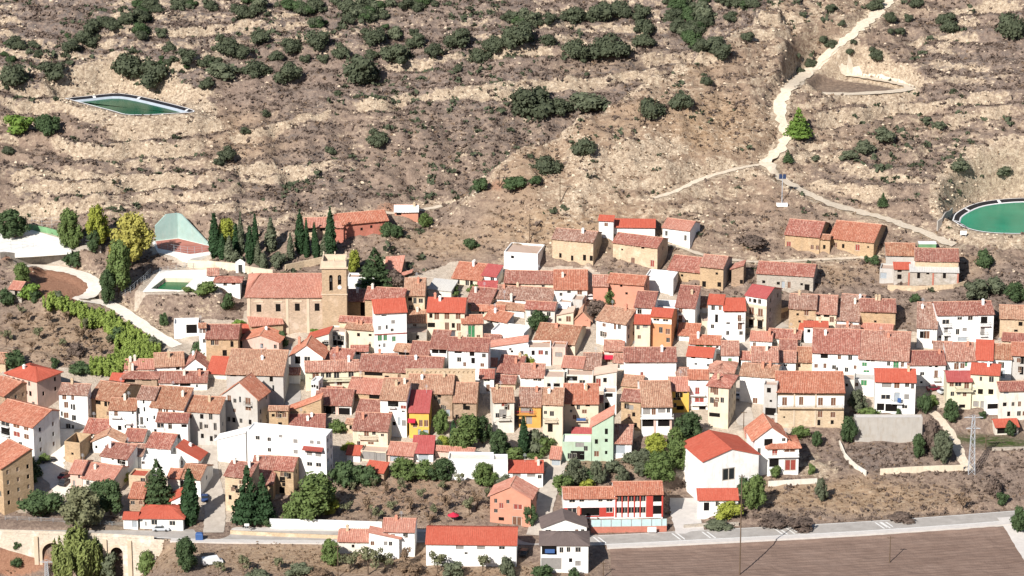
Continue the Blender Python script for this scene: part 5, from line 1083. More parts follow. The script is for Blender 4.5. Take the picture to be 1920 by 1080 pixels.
H(152,212,928,898,873,'offwhite','pinkroof','gs',12,'','off-white house with pink tile roof above the big olive green tree',sw=0)
H(131,154,922,885,865,'pink','pinkroof','gs',14,[(138,907,4,10,'w'),(148,878,3,10)],'pink walled end of the house by the parked cars',ch=0)
H(241,273,916,892,889,'beige','red','f',3,[(268,900,8,8)],'beige house beside the tall pine',D=5)
H(242,270,962,932,907,'stone','orangeroof','gs',6,'','small stone house with orange roof left of the tall pine',ch=0)
H(262,343,993,970,949,'white','red','h',3,[(264,977,4,4),(289,980,10,9),(323,981,10,8),(273,983,2,8,'k')],'white bungalow with bright orange hipped roof by the main road',ch=0,keep='bg')
H(231,258,993,971,961,'white','red','gs',3,[(252,983,8,11,'m')],'low porch wing of the white bungalow',keep='bg',ch=0)
H(321,344,960,938,927,'white','red','ml',4,'','white gable with orange roof left of the cypress by the street',D=6)
H(326,372,632,607,605,'white','whiteedge','f',0,[(359,617,20,15,'k')],'long white shed with a black opening below the church hill',name='shed',cat='shed',D=5)
H(373,386,655,612,610,'white','old','gs',0,'','white narrow end house left of the tan stone house',D=5)
# by the church and sports ground
H(404,450,548,527,506,'white','old','h',-6,[(422,533,6,6),(438,531,6,6,'k')],'white pool house with red hipped roof left of the church',name='pool_house',cat='house',ch=0)
H(389,410,530,514,503,'white','old','m',-6,[(396,514,4,4,'k')],'small white kiosk with tile roof beside the pool house',name='kiosk',cat='kiosk')
H(641,727,442,415,397,'brick','orangeroof','gs',-17,[(678,429,4,5,'k'),(696,426,4,5,'k')],'long red brick barn with orange roof above the cypresses',name='barn',cat='barn',ch=0,sw=0,D=9)
H(572,620,445,424,408,'beige','pinkroof','gs',0,[(582,426,10,10,'k'),(605,428,8,8,'k')],'beige house with pink roof behind the cypresses',ch=0)
H(628,644,455,424,414,'brick','pinkroof','m',0,[(636,424,4,5,'k')],'brick lean-to at the left end of the long brick barn',name='lean_to',cat='shed')
H(740,784,408,397,386,'salmon','whiteedge','gs',-10,[(748,400,8,7,'k')],'small salmon shed with white roof panels on the gully track',name='shed',cat='shed',ch=1)
H(18,40,566,540,528,'greystone','pinkroof','gs',10,[(30,550,5,8,'k')],'little stone hut with pink roof among bushes at the left',name='hut',cat='hut',ch=0)
H(-20,10,698,678,662,'beige','ochroof','gs',10,'','beige farm hut cut by the left edge',name='hut',cat='hut',ch=0)
H(463,604,628,555,513,'churchplaster','pinkroof','gs',0,[(485,578,8,13,'k'),(521,577,8,13,'k'),(557,576,8,13,'k'),(594,576,8,13,'k')],'long ochre church with red tiled nave roof and square bell tower',name='church',cat='church',fix=1,hipL=3.4,D=15,ch=0,keep='church',band=[(557,3,'trim')],pil=[(466,557,626,6,'trim'),(538,560,626,5,'trim'),(577,560,626,5,'trim'),(485,564,567,17,'trim'),(521,564,567,17,'trim'),(557,563,566,18,'trim'),(594,562,565,17,'trim')])
H(840,924,898,861,859,'white','paledust','f',3,'','white windowless yard building above the orchard',name='building',cat='building',D=6)
H(925,952,882,862,860,'white','paledust','f',3,'','low white yard wall building behind the striped red roof',name='building',cat='building',D=4)
H(815,889,861,844,842,'pink','pinkroof','m',3,'','low pink wall with tiled coping below the leafy garden',name='building',cat='building')
H(1603,1730,828,783,781,'concrete','pavement','f',0,'','tall grey concrete retaining wall under the white three storey house',name='retaining_wall',cat='wall',D=2.5,fix=1,par=.1)
H(985,1040,600,578,566,'offwhite','old','gs',6,'2x1','off-white house with old roof just above the dark round tree',ch=0)
H(1150,1190,700,678,664,'offwhite','old','gs',4,'1x1','off-white house squeezed left of the long blank white house')
H(1390,1430,690,672,660,'white','old','gs',6,'1x1','small white house on the right bank of the shaded street')
H(640,676,735,716,706,'grey','old','gs',2,'1x1k','grey roofed house joined to the right of the pale yellow house')
H(480,520,735,716,700,'offwhite','old','gs',4,'','old roof tucked at the left of the dark street')
H(1440,1500,664,640,626,'offwhite','old','gs',8,'2x1','off-white house below the tall crimson roofed house')
H(700,745,700,678,664,'greystone','darkroof','gs',2,'1x1k','grey stone house with dark roof behind the long old tiled house')
H(1600,1650,660,640,626,'offwhite','old','gs',4,'1x1','off-white house under the square stone house',ch=0)
H(583,597,754,715,713,'white','whiteedge','f',6,'','narrow white wall house at the right end of the dark street',D=4,nofill=1)
H(649,665,824,792,786,'beige','ochroof','m',4,'1x1k','narrow beige house squeezed left of the cream balcony house',blank=1)
H(173,230,850,828,815,'white','ochroof','gf',8,'','broad white gable behind the slanted old roof on the left',D=6,nofill=1)
H(606,640,770,748,738,'offwhite','old','gs',6,'1x1k','small off-white house above the columned porch',ch=0)
H(540,562,720,700,690,'white','old','gs',8,'1x1','white house end on the right side of the dark street',D=6,nofill=1)
H(1100,1130,780,752,742,'offwhite','old','gs',3,'1x1','small off-white house in the dark alley right of the cream yellow house',ch=0)
H(1268,1292,720,702,690,'offwhite','old','gs',4,'1x1','small off-white house above the bright yellow house',ch=0)
prepare(); relax()
for s_ in SPECS: build_house(s_)
# ------------------------------------------------------------------ church tower, a part of the church
ch = next(s for s in SPECS if s.get('name') == 'church'); cr = ch['root']; sc = ch['sc']; xc = (ch['x0'] + ch['x1']) / 2
LU = lambda px: (px - xc) / sc
LZ = lambda py: ch['Hh'] - (py - ch['ye']) / sc / CP
tu0, tu1, tD, tf = LU(604), LU(650), 6.6, -0.8
tw = tu1 - tu0; tc = (tu0 + tu1) / 2
def arch_pts(u, z0, z1, w_, n=8):
    r = w_ / 2; return [(u - r, z0), (u + r, z0)] + [(u + r * math.cos(math.pi * i / n), z1 - r + r * math.sin(math.pi * i / n)) for i in range(n + 1)]
mb = MB(); fr = lambda u, d, z: (tc + u, tf + d, z)
b1 = (LU(621) - tc, (LZ(514) + LZ(544)) / 2, 6.6 / sc, (LZ(514) - LZ(544)), 'k'); b2 = (LU(637) - tc, (LZ(514) + LZ(533)) / 2, 6.6 / sc, (LZ(514) - LZ(533)), 'k')
facade(mb, fr, tw, -3, LZ(502), [b1, b2], .7)
mb.add([(tu1, tf, -3), (tu1, tf + tD, -3), (tu1, tf + tD, LZ(502)), (tu1, tf, LZ(502))]); mb.add([(tu0, tf + tD, -3), (tu0, tf, -3), (tu0, tf, LZ(502)), (tu0, tf + tD, LZ(502))]); mb.add([(tu1, tf + tD, -3), (tu0, tf + tD, -3), (tu0, tf + tD, LZ(502)), (tu1, tf + tD, LZ(502))])
for b in (b1, b2):                                                       # round heads of the bell openings
    u, z, w_, h_ = b[0] + tc, b[1] + b[3] / 2, b[2], b[3]; r = w_ / 2
    for sx in (-1, 1):
        pts = [(u + sx * r, tf - .01, z)] + [(u + sx * r * math.sin(math.pi / 2 * i / 5), tf - .01, z - r + r * math.cos(math.pi / 2 * i / 5)) for i in range(6)][::-1]
        mb.add(pts if sx < 0 else pts[::-1])
tower = mb.build('tower', 'churchstone', cr)
m2 = MB()
for z0, z1, o_ in ((LZ(502), LZ(502) + .35, .45), (LZ(551), LZ(551) + .22, .2)): m2.box(tu0 - o_, tu1 + o_, tf - o_, tf + tD + o_, z0, z1)
m2.build('cornice', 'trim', tower)
m2 = MB(); z0, z1 = LZ(502) + .35, LZ(489); m2.box(tu0, tu1, tf, tf + .35, z0, z1); m2.box(tu0, tu1, tf + tD - .35, tf + tD, z0, z1); m2.box(tu0, tu0 + .35, tf + .35, tf + tD - .35, z0, z1); m2.box(tu1 - .35, tu1, tf + .35, tf + tD - .35, z0, z1); m2.box(tu0 + .35, tu1 - .35, tf + .35, tf + tD - .35, z0, z0 + .2)
m2.build('parapet', 'trim', tower)
for u in (tu0 + .3, (tu0 + tu1) / 2, tu1 - .3):
    for v in (tf + .3, tf + tD - .3):
        m2 = MB(); m2.bar((u, v, z1), (u, v, z1 + .5), .2, 6, .12); m2.bar((u, v, z1 + .5), (u, v, z1 + .95), .27, 7, .05); m2.build('pinnacle', 'trim', tower)
for b in (b1, b2):
    mk('bell_opening', pane_mesh('hollow'), tower, (tc + b[0], tf + .62, b[1]), 0, (b[2], .05, b[3]))
    m2 = MB(); zt = b[1] + b[3] * .2; prof = [(.62, 0), (.5, .25), (.42, .6), (.3, .85), (.1, .95)]
    for i in range(len(prof) - 1): m2.bar((tc + b[0], tf + .35, zt - .5 + prof[i][1]), (tc + b[0], tf + .35, zt - .5 + prof[i + 1][1]), prof[i][0] * .6, 8, prof[i + 1][0] * .6)
    m2.build('bell', 'iron', tower)
m2 = MB(); m2.bar((LU(637), tf - .12, LZ(537)), (LU(637), tf - .003, LZ(537)), .55, 16); clock = m2.build('clock_face', 'white', tower)
m2 = MB(); m2.box(LU(637) - .03, LU(637) + .03, tf - .15, tf - .125, LZ(537), LZ(537) + .42); m2.box(LU(637), LU(637) + .3, tf - .15, tf - .125, LZ(537) - .03, LZ(537) + .03); m2.build('clock_hand', 'iron', clock)

# ------------------------------------------------------------------ walls and fences that follow the ground
def wallrun(name, pts, h, mat, label, th=.35, cat='wall', cop=None, step=2.0, level=False):
    P = dense(march(pts, GZ), step); P = np.vstack([P, march([pts[-1]], GZ)]); P[:, 2] = GZ(P[:, 0], P[:, 1])
    T = np.gradient(P[:, :2], axis=0); T /= np.linalg.norm(T, axis=1)[:, None]; N = np.stack([T[:, 1], -T[:, 0]], 1); mb = MB()
    zt = np.convolve(np.pad(P[:, 2], 2, 'edge'), np.ones(5) / 5, 'valid') + h
    if level: zt[:] = zt.mean()
    for i in range(len(P) - 1):
        a0, a1, b0, b1 = P[i, :2] - N[i] * th / 2, P[i, :2] + N[i] * th / 2, P[i + 1, :2] - N[i + 1] * th / 2, P[i + 1, :2] + N[i + 1] * th / 2
        lo0, lo1 = P[i, 2] - .8, P[i + 1, 2] - .8
        mb.add([(*a1, lo0), (*b1, lo1), (*b1, zt[i + 1]), (*a1, zt[i])]); mb.add([(*b0, lo1), (*a0, lo0), (*a0, zt[i]), (*b0, zt[i + 1])]); mb.add([(*a1, zt[i]), (*b1, zt[i + 1]), (*b0, zt[i + 1]), (*a0, zt[i])])
        if i == 0: mb.add([(*a0, lo0), (*a1, lo0), (*a1, zt[i]), (*a0, zt[i])])
        if i == len(P) - 2: mb.add([(*b1, lo1), (*b0, lo1), (*b0, zt[i + 1]), (*b1, zt[i + 1])])
    o = mb.build(name, mat); tag(o, label, cat); o['_'] = 0; del o['_']; return o, P, zt
POST = unit_mesh(lambda m: m.bar((0, 0, -.3), (0, 0, 1), .045, 5), 'post', 'metal_grey')
def fence(pts, h, label, gap=3.0, mat='metal_grey', mesh=None):
    P = dense(march(pts, GZ), gap); P[:, 2] = GZ(P[:, 0], P[:, 1]); r = mk('fence', None, None, P[0]); tag(r, label, 'fence')
    for p in P: mk('post', POST, r, p - P[0], 0, (1, 1, h))
    for f in (.35, .68, 1.0):
        mb = MB()
        for i in range(len(P) - 1): mb.bar(P[i] - P[0] + np.array([0, 0, h * f - .02]), P[i + 1] - P[0] + np.array([0, 0, h * f - .02]), .025, 4)
        mb.build('rail', mat, r)
    return r
wallrun('garden_wall', [(506, 990), (600, 992), (716, 996)], 2.5, 'white', 'long white garden wall along the main road in front of the orchard')
wallrun('low_wall', [(432, 1001), (520, 1006), (640, 1011)], 1.0, 'beige', 'low beige roadside wall below the long white wall')
wallrun('cemetery_wall', [(352, 500), (395, 503), (443, 507)], 2.1, 'cream', 'cream cemetery wall left of the gate under the cypresses', .45)
wallrun('cemetery_wall', [(460, 511), (512, 520)], 2.3, 'cream', 'cream cemetery wall right of the gate under the cypresses', .45)
wallrun('stone_wall', [(535, 507), (570, 500), (604, 492)], 1.8, 'beige', 'beige stone wall rising behind the church roof', .5)
wallrun('field_wall', [(1574, 832), (1584, 858), (1600, 876), (1624, 893)], 1.2, 'offwhite', 'low whitish wall running down beside the scrub plot')
wallrun('field_wall', [(1650, 890), (1720, 886), (1806, 882)], 1.5, 'cream', 'low cream wall closing the scrub plot in front of the pylon')
wallrun('garden_wall', [(1440, 912), (1490, 909), (1532, 906)], 1.3, 'offwhite', 'white garden wall in front of the chalet')
wallrun('garden_wall', [(1058, 862), (1040, 872), (1012, 873), (982, 872)], 1.6, 'cream', 'cream garden wall above the sloping street')
wallrun('ramp_wall', [(700, 545), (676, 538), (655, 532)], 2.0, 'white', 'white sloping wall right of the church tower')
wallrun('stone_wall', [(1400, 600), (1450, 590), (1478, 580)], 1.0, 'beige', 'beige street wall below the grey stone barn')
wallrun('terrace_wall', [(0, 486), (70, 483), (135, 479), (190, 474)], 2.0, 'greystone', 'long stone terrace wall under the white sports court')
wallrun('terrace_wall', [(1664, 542), (1720, 545), (1790, 541), (1812, 534)], 1.2, 'beige', 'curved stone terrace below the lean-to barns')
wallrun('stone_wall', [(1860, 845), (1960, 842)], .8, 'greystone', 'stone wall at the front of the lawn')
wallrun('pond_wall', [(1757, 432), (1766, 420), (1785, 402)], 2.0, 'concrete', 'grey concrete wall left of the right reservoir')
wallrun('low_wall', [(1385, 985), (1310, 988), (1282, 990)], .9, 'greystone', 'low stone wall with shrubs in front of the low red roofed house')
# notched old wall in the centre, with its row of holes
p0, p1 = P3(760, 700), P3(891, 700); q = SPECS[[s['label'] for s in SPECS].index('brown stone house with broad ochre roof below the notched wall')]
zt = q['ze'] + q['run'] * .34 + 1.2; yw = q['P'][1] + q['run'] + .6; k = q['sc']
xa, xb = (760 - 960) / k, (891 - 960) / k; mb = MB(); nW = xb - xa
holes = [(-nW / 2 + nW * (i + .5) / 15, -.75, .5, .55, 'k') for i in range(15)]
facade(mb, lambda u, d, z: (u, d, z), nW, -9, 0, holes, .3); mb.box(-nW / 2, nW / 2, .31, .5, -9, -.004); mb.box(-nW / 2 - .1, nW / 2 + .1, -.12, .6, 0, .16)
tag(mk('notched_wall', mb.mesh('notched_wall', 'beige'), None, ((xa + xb) / 2, yw, zt)), 'old beige wall with a row of square holes above the ochre roof', 'wall')

# ---- bridge
br = RD[(RD[:, 0] < -84) & (RD[:, 0] > -230)]; zd = float(br[:, 2].mean()); Y0 = lambda x: float(np.interp(x, br[:, 0], br[:, 1])) - 4.2; Y1 = lambda x: Y0(x) + 8.4
fsc = FPX / ((Y0(-100) - CAM[1]) * CP - (zd - CAM[2]) * SP); bx = lambda px: (px - 960) / fsc
root = mk('stone_bridge', None, None, (0, 0, 0)); tag(root, 'pale stone road bridge with two arches at the lower left', 'bridge')
A = [(bx(96), 5.2, 2.2), (bx(218), 3.0, 2.6)]                             # centre, width, depth of crown under the deck
xs = sorted(set(list(np.arange(-225, -84, 1.5)) + [-84.0] + [a[0] + a[1] / 2 * math.cos(math.pi * i / 12) for a in A for i in range(13)] + [a[0] + s_ * (a[1] / 2 + .001) for a in A for s_ in (-1, 1)]))
def und(x):
    for c, w_, d_ in A:
        if abs(x - c) <= w_ / 2 + 1e-6: return zd - d_ - w_ / 2 + math.sqrt(max(0, (w_ / 2) ** 2 - (x - c) ** 2))
    return zd - 15
mb = MB()
for a, b in zip(xs[:-1], xs[1:]):
    if b - a < .01: 
        mb.add([(a, Y0(a), und(a)), (a, Y1(a), und(a)), (a, Y1(a), und(b)), (a, Y0(a), und(b))]); continue
    za, zb_ = und(a + 1e-5 if und(a) < zd - 14 else a), und(b)
    m_ = (a + b) / 2; ar = [q for q in A if abs(m_ - q[0]) < q[1] / 2]
    if not ar: za = zb_ = zd - 15
    mb.add([(a, Y0(a), za), (b, Y0(b), zb_), (b, Y0(b), zd + .1), (a, Y0(a), zd + .1)]); mb.add([(b, Y1(b), zb_), (a, Y1(a), za), (a, Y1(a), zd + .1), (b, Y1(b), zd + .1)]); mb.add([(a, Y1(a), za), (b, Y1(b), zb_), (b, Y0(b), zb_), (a, Y0(a), za)])
for c, w_, d_ in A:
    for s_ in (-1, 1):
        x = c + s_ * w_ / 2; mb.add([(x, Y0(x), zd - 15), (x, Y1(x), zd - 15), (x, Y1(x), zd - d_ - w_ / 2), (x, Y0(x), zd - d_ - w_ / 2)])
wallmat('bridgestone', (0.60, 0.52, 0.42), .4, stone=.3)
mb.build('wall', 'bridgestone', root)
for c, w_, d_ in A:
    mb = MB(); n = 14
    for i in range(n):
        t0, t1 = math.pi * i / n, math.pi * (i + 1) / n; r0, r1 = w_ / 2 + .02, w_ / 2 + .7; zc = zd - d_ - w_ / 2; y = Y0(c) - .12
        mb.add([(c + r0 * math.cos(t0), y, zc + r0 * math.sin(t0)), (c + r1 * math.cos(t0), y, zc + r1 * math.sin(t0)), (c + r1 * math.cos(t1), y, zc + r1 * math.sin(t1)), (c + r0 * math.cos(t1), y, zc + r0 * math.sin(t1))])
        mb.add([(c + r1 * math.cos(t0), y, zc + r1 * math.sin(t0)), (c + r1 * math.cos(t0), y + .12, zc + r1 * math.sin(t0)), (c + r1 * math.cos(t1), y + .12, zc + r1 * math.sin(t1)), (c + r1 * math.cos(t1), y, zc + r1 * math.sin(t1))])
    for s_ in (-1, 1): mb.box(c + s_ * (w_ / 2 + .36) - .34, c + s_ * (w_ / 2 + .36) + .34, y, y + .118, zd - 14, zc)
    mb.build('arch_ring', 'trim', root)
for px_ in (65, 128, 196, 243):
    mb = MB(); x = bx(px_); mb.box(x - .5, x + .5, Y0(x) - .5, Y0(x) - .003, zd - 14, zd - .6); mb.build('pier', 'trim', root)
for fn, nm in ((Y0, 'parapet'), (Y1, 'parapet')):
    mb = MB()
    for a, b in zip(np.arange(-224, -88, 2.0), np.arange(-222, -86, 2.0)):
        o_ = -.1; mb.add([(a, fn(a) + o_, zd + .85), (b, fn(b) + o_, zd + .85), (b, fn(b) + .3, zd + .85), (a, fn(a) + .3, zd + .85)]); mb.add([(a, fn(a) + o_, zd + .102), (b, fn(b) + o_, zd + .102), (b, fn(b) + o_, zd + .85), (a, fn(a) + o_, zd + .85)]); mb.add([(b, fn(b) + .3, zd + .102), (a, fn(a) + .3, zd + .102), (a, fn(a) + .3, zd + .85), (b, fn(b) + .3, zd + .85)])
    mb.build(nm, 'bridgestone', root)
# guard rail behind the bridge
fence([(10, 975), (100, 979), (200, 985), (262, 990)], 1.1, 'metal guard rail along the far side of the bridge road')

# ---- reservoirs
def inset(W_, d):
    P = np.array([p[:2] for p in W_]); n = len(P); T = np.roll(P, -1, 0) - np.roll(P, 1, 0); T /= np.linalg.norm(T, axis=1)[:, None]
    N = np.stack([-T[:, 1], T[:, 0]], 1); c = P.mean(0)
    if ((c - P) * N).sum() < 0: N = -N
    return P + N * d
def watermat(name, c, c2):
    q = NT(name, .25, .35); q.color(q.ramp(q.noise(.07, detail=3), [(.35, c), (.65, c2)])); q.bump(q.noise(1.5, detail=2), .08, .05)
watermat('water_dark', (.006, .085, .045), (.010, .115, .06)); watermat('water_green', (.004, .19, .105), (.012, .26, .15)); watermat('water_pool', (.008, .115, .035), (.015, .15, .05))
plain('greyliner', (.36, .40, .44), .6, .3, .12, .5)
def reservoir(nm, label, bands, water, wl, nb):
    W_, z = PADW[nm]; root = mk('reservoir', None, None, (W_[0][0], W_[0][1], z)); tag(root, label, 'reservoir'); o3 = np.array([W_[0][0], W_[0][1], z]); n = len(W_)
    def ring(d0, z0, d1, z1, sel=None):
        mb = MB(); A_, B_ = inset(W_, d0), inset(W_, d1)
        for i in range(n):
            j = (i + 1) % n
            if sel and not sel(i): continue
            mb.add([np.array([*A_[i], z + z0]) - o3, np.array([*A_[j], z + z0]) - o3, np.array([*B_[j], z + z1]) - o3, np.array([*B_[i], z + z1]) - o3])
        return mb
    for part, d0, z0, d1, z1, m_ in bands: ring(d0, z0, d1, z1).build(part, m_, root)
    bl = [b for b in bands if b[0] == 'liner'][0]
    A_, B_ = inset(W_, bl[1] - .2), inset(W_, bl[3] + .2)
    for i in range(0, n, max(1, n // nb)):
        a, b = A_[i], B_[i]; t = (A_[(i + 1) % n] - a); t = t / np.linalg.norm(t) * .45; mb = MB()
        mb.add([np.array([*(a - t), z + bl[2] + .05]) - o3, np.array([*(a + t), z + bl[2] + .05]) - o3, np.array([*(b + t), z + bl[4] + .05]) - o3, np.array([*(b - t), z + bl[4] + .05]) - o3]); mb.build('seam', 'whiteedge', root)
    Q = inset(W_, wl[0]); mb = MB(); cq = np.array([*Q.mean(0), z + wl[1]]) - o3
    for i in range(n): mb.add([np.array([*Q[i], z + wl[1]]) - o3, np.array([*Q[(i + 1) % n], z + wl[1]]) - o3, cq])
    mb.build('water', water, root)
reservoir('reservoir_left', 'irrigation reservoir with dark green water and black liner on the left slope', [('rim', -.1, .12, .35, .14, 'whiteedge'), ('liner', .35, .14, 1.3, -.4, 'blackliner'), ('slope', 1.3, -.4, 3.0, -1.4, 'greyliner')], 'water_dark', (2.1, -.9), 6)
reservoir('reservoir_right', 'bright green irrigation reservoir with white rim at the right edge', [('rim', -.1, .12, .3, .14, 'whiteedge'), ('liner', .3, .14, 1.7, -.4, 'blackliner'), ('edge', 1.7, -.4, 2.0, -.5, 'whiteedge'), ('slope', 2.0, -.5, 4, -1.4, 'greyliner')], 'water_green', (2.2, -.56), 7)

# ---- sports ground: court, fronton, pool
def slab(nm, name, mat, lift=.12, poly=None):
    W_, z = PADW[nm]; P = poly or [(p[0], p[1]) for p in W_]; mb = MB(); mb.add([(x, y, z + lift) for x, y in P]); n = len(P)
    ar = sum(P[i][0] * P[(i + 1) % n][1] - P[(i + 1) % n][0] * P[i][1] for i in range(n))
    if ar < 0: mb.f[0] = mb.f[0][::-1]
    for i in range(n): a, b = P[i], P[(i + 1) % n]; mb.add([(*a, z - 1.2), (*b, z - 1.2), (*b, z + lift), (*a, z + lift)])
    return struct(mb.build(name, mat))
slab('court', 'sports_court', 'dirt_white'); slab('fronton', 'path', 'dirt_white', .08)
plain('redcourt', (.42, .17, .13), .9, .1, .15, .4); slab('fronton', 'ball_court', 'redcourt', .14, [tuple(on_plane(np.float64(a_), np.float64(b_), PADW['fronton'][1])[:2]) for a_, b_ in [(292, 453), (334, 448), (392, 462), (394, 472), (356, 477), (296, 466)]])
zf = PADW['fronton'][1]; fp = lambda x, y: on_plane(np.float64(x), np.float64(y), zf); a, b, c = fp(292, 452), fp(334, 447), fp(392, 461)
s7 = FPX / ((b[1] - CAM[1]) * CP - (b[2] - CAM[2]) * SP) * CP; hF = 47 / s7
root = mk('fronton', None, None, b); tag(root, 'turquoise pelota wall with a long sloping side wall', 'wall')
def vwall(p, q, hs, mat, nm, th=.45):
    p, q = np.array(p[:2]), np.array(q[:2]); d = (q - p) / np.linalg.norm(q - p); nn = np.array([-d[1], d[0]]) * th; L = np.linalg.norm(q - p); mb = MB(); k = len(hs)
    f = lambda t, o_, z: (*(p + d * L * t + nn * o_ - b[:2]), z)
    for (t0, h0), (t1, h1) in zip(hs[:-1], hs[1:]):
        mb.add([f(t0, 0, -1), f(t1, 0, -1), f(t1, 0, h1), f(t0, 0, h0)]); mb.add([f(t1, 1, -1), f(t0, 1, -1), f(t0, 1, h0), f(t1, 1, h1)]); mb.add([f(t0, 0, h0), f(t1, 0, h1), f(t1, 1, h1), f(t0, 1, h0)])
    mb.add([f(0, 1, -1), f(0, 0, -1), f(0, 0, hs[0][1]), f(0, 1, hs[0][1])]); mb.add([f(1, 0, -1), f(1, 1, -1), f(1, 1, hs[-1][1]), f(1, 0, hs[-1][1])]); mb.build(nm, mat, root)
vwall(a, b, [(0, hF * .6), (.5, hF), (1, hF)], 'turquoise', 'front_wall'); vwall(b, c, [(0, hF), (.12, hF * .98), (.85, hF * .22), (1, .6)], 'turquoise', 'side_wall')
fence([(292, 466), (330, 474), (357, 478), (396, 472)], 2.2, 'tall wire fence in front of the red ball court', 2.2)
W_, z = PADW['pool_hole']; O = [tuple(on_plane(np.float64(x), np.float64(y), z)[:2]) for x, y in [(268, 547), (300, 508), (388, 506), (402, 545)]]; I = [(p[0], p[1]) for p in W_]
mb = MB()
for i in range(4):
    j = (i + 1) % 4; mb.add([(*O[i], z + .12), (*O[j], z + .12), (*I[j], z + .12), (*I[i], z + .12)][::-1]); mb.add([(*O[i], z - 1), (*O[j], z - 1), (*O[j], z + .12), (*O[i], z + .12)][::-1])
struct(mb.build('pool_terrace', 'dirt_white'))
root = mk('swimming_pool', None, None, (I[0][0], I[0][1], z)); tag(root, 'half empty swimming pool with green water and cream walls left of the church', 'pool')
mb = MB(); L_ = lambda p, zz: (p[0] - I[0][0], p[1] - I[0][1], zz)
for i in range(4): a_, b_ = I[i], I[(i + 1) % 4]; mb.add([L_(a_, -1.8), L_(a_, .11), L_(b_, .11), L_(b_, -1.8)])
mb.build('basin', 'cream', root); mb = MB(); mb.add([L_(p, -1.0) for p in I]); mb.build('water', 'water_pool', root)
fence([(225, 560), (246, 548), (268, 530), (285, 512)], 1.8, 'dark fence along the left side of the pool terrace', 1.6); fence([(300, 512), (345, 503), (392, 502), (406, 508)], 1.5, 'thin fence behind the pool terrace', 2.5)
fence([(0, 475), (60, 472), (134, 467), (180, 464)], 3.0, 'tall wire fence along the front of the sports court', 3.5); fence([(60, 425), (112, 425), (150, 440)], 3.0, 'wire fence behind the sports court', 3.5)
plain('greenpaint', (.16, .30, .15), .8, .2, .2, .6)
wallrun('court_wall', [(-30, 437), (20, 433), (60, 430)], 1.6, 'greenpaint', 'green boundary wall at the left of the sports court'); wallrun('court_wall', [(62, 431), (95, 438), (128, 449)], 1.6, 'greenpaint', 'green boundary wall behind the sports court')
# cemetery gate
p = P3(451, 512); root = mk('cemetery_gate', None, None, p); tag(root, 'white gabled cemetery gate with a dark door between cream walls', 'gate')
mb = MB(); facade(mb, lambda u, d, z: (u, d, z), 2.6, -1, 3.0, [(0, 1.2, 1.1, 2.4, 'k')], .35); mb.add([(-1.3, 0, 3), (1.3, 0, 3), (.8, 0, 3.6), (0, 0, 4.1), (-.8, 0, 3.6)]); mb.box(-1.3, 1.3, .36, .7, -1, 3); mb.box(-1.35, 1.35, .02, .72, 3.004, 3.1); mb.build('wall', 'white', root)
mk('door', pane_mesh('iron'), root, (0, .3, 1.2), 0, (1.1, .05, 2.4)); mb = MB(); mb.box(-.05, .05, .1, .2, 4.0, 4.9); mb.box(-.25, .25, .1, .2, 4.5, 4.6); mb.build('cross', 'iron', root)
# ruined barn with fallen roof
p = P3(745, 512); root = mk('ruined_barn', None, None, p); tag(root, 'collapsed barn with broken pale tile roof slabs on the slope right of the pines', 'ruin')
mb = MB(); mb.box(-4, 2.2, 1.5, 2.0, -1.5, 3.4); mb.box(-4, -3.5, -2, 1.49, -1.5, 1.8); mb.box(2.6, 4.6, -1, -.5, -1.5, .9); mb.build('wall', 'beige', root)
mb = MB(); slope(mb, (-3.6, -2.2, 1.2), (1.2, -3.0, .9), (2.2, 1.9, 4.6), (-3.2, 1.9, 4.2)); mb.build('roof', 'pinkroof', root); mb = MB(); slope(mb, (-1.5, -4.4, -.4), (4.2, -2.8, 1.2), (4.6, -1.5, 1.6), (-1.0, -3.0, .5)); mb.build('fallen_roof', 'pinkroof', root)
mb = MB()
for i in range(7): mb.bar((3.2 + i * .4, -2.4 + R.random() * 2, -.2), (4.6 + R.random() * 2, -3 + R.random() * 3, .5 + R.random()), .08, 5)
mb.build('beams', 'timber', root)
# school fence on a brick base
o, P, zt = wallrun('school_wall', [(1108, 998), (1180, 997), (1250, 996)], 1.5, 'brick', 'low brick wall carrying the school fence beside the road', .4)
plain('fencepanel', (.36, .47, .45), .35, .4, .1, 1)
root = mk('school_fence', None, None, P[0]); tag(root, 'pale turquoise panel fence on the brick wall in front of the school', 'fence')
for i in range(8):
    f0, f1 = i / 8, (i + 1) / 8; j = np.arange(len(P)) / (len(P) - 1); g = lambda f: np.array([np.interp(f, j, P[:, 0]), np.interp(f, j, P[:, 1]), np.interp(f, j, zt)]) - P[0]; a_, b_ = g(f0 + .004), g(f1 - .004); mb = MB()
    mb.add([a_, b_, b_ + [0, .6, 1.6], a_ + [0, .6, 1.6]]); mb.add([a_ + [0, .05, 0], a_ + [0, .65, 1.6], b_ + [0, .65, 1.6], b_ + [0, .05, 0]]); mb.build('panel', 'fencepanel', root); mb = MB(); mb.bar(a_, a_ + [0, .6, 1.7], .06, 5); mb.build('post', 'steel', root)
p = P3(1222, 1000); mb = MB(); mb.box(-1.1, 1.1, -.12, -.06, .5, 1.9); tag(mb.build('notice_board', 'white'), 'blank white board on the brick school wall', 'board').location = (p[0], p[1] - .4, p[2])

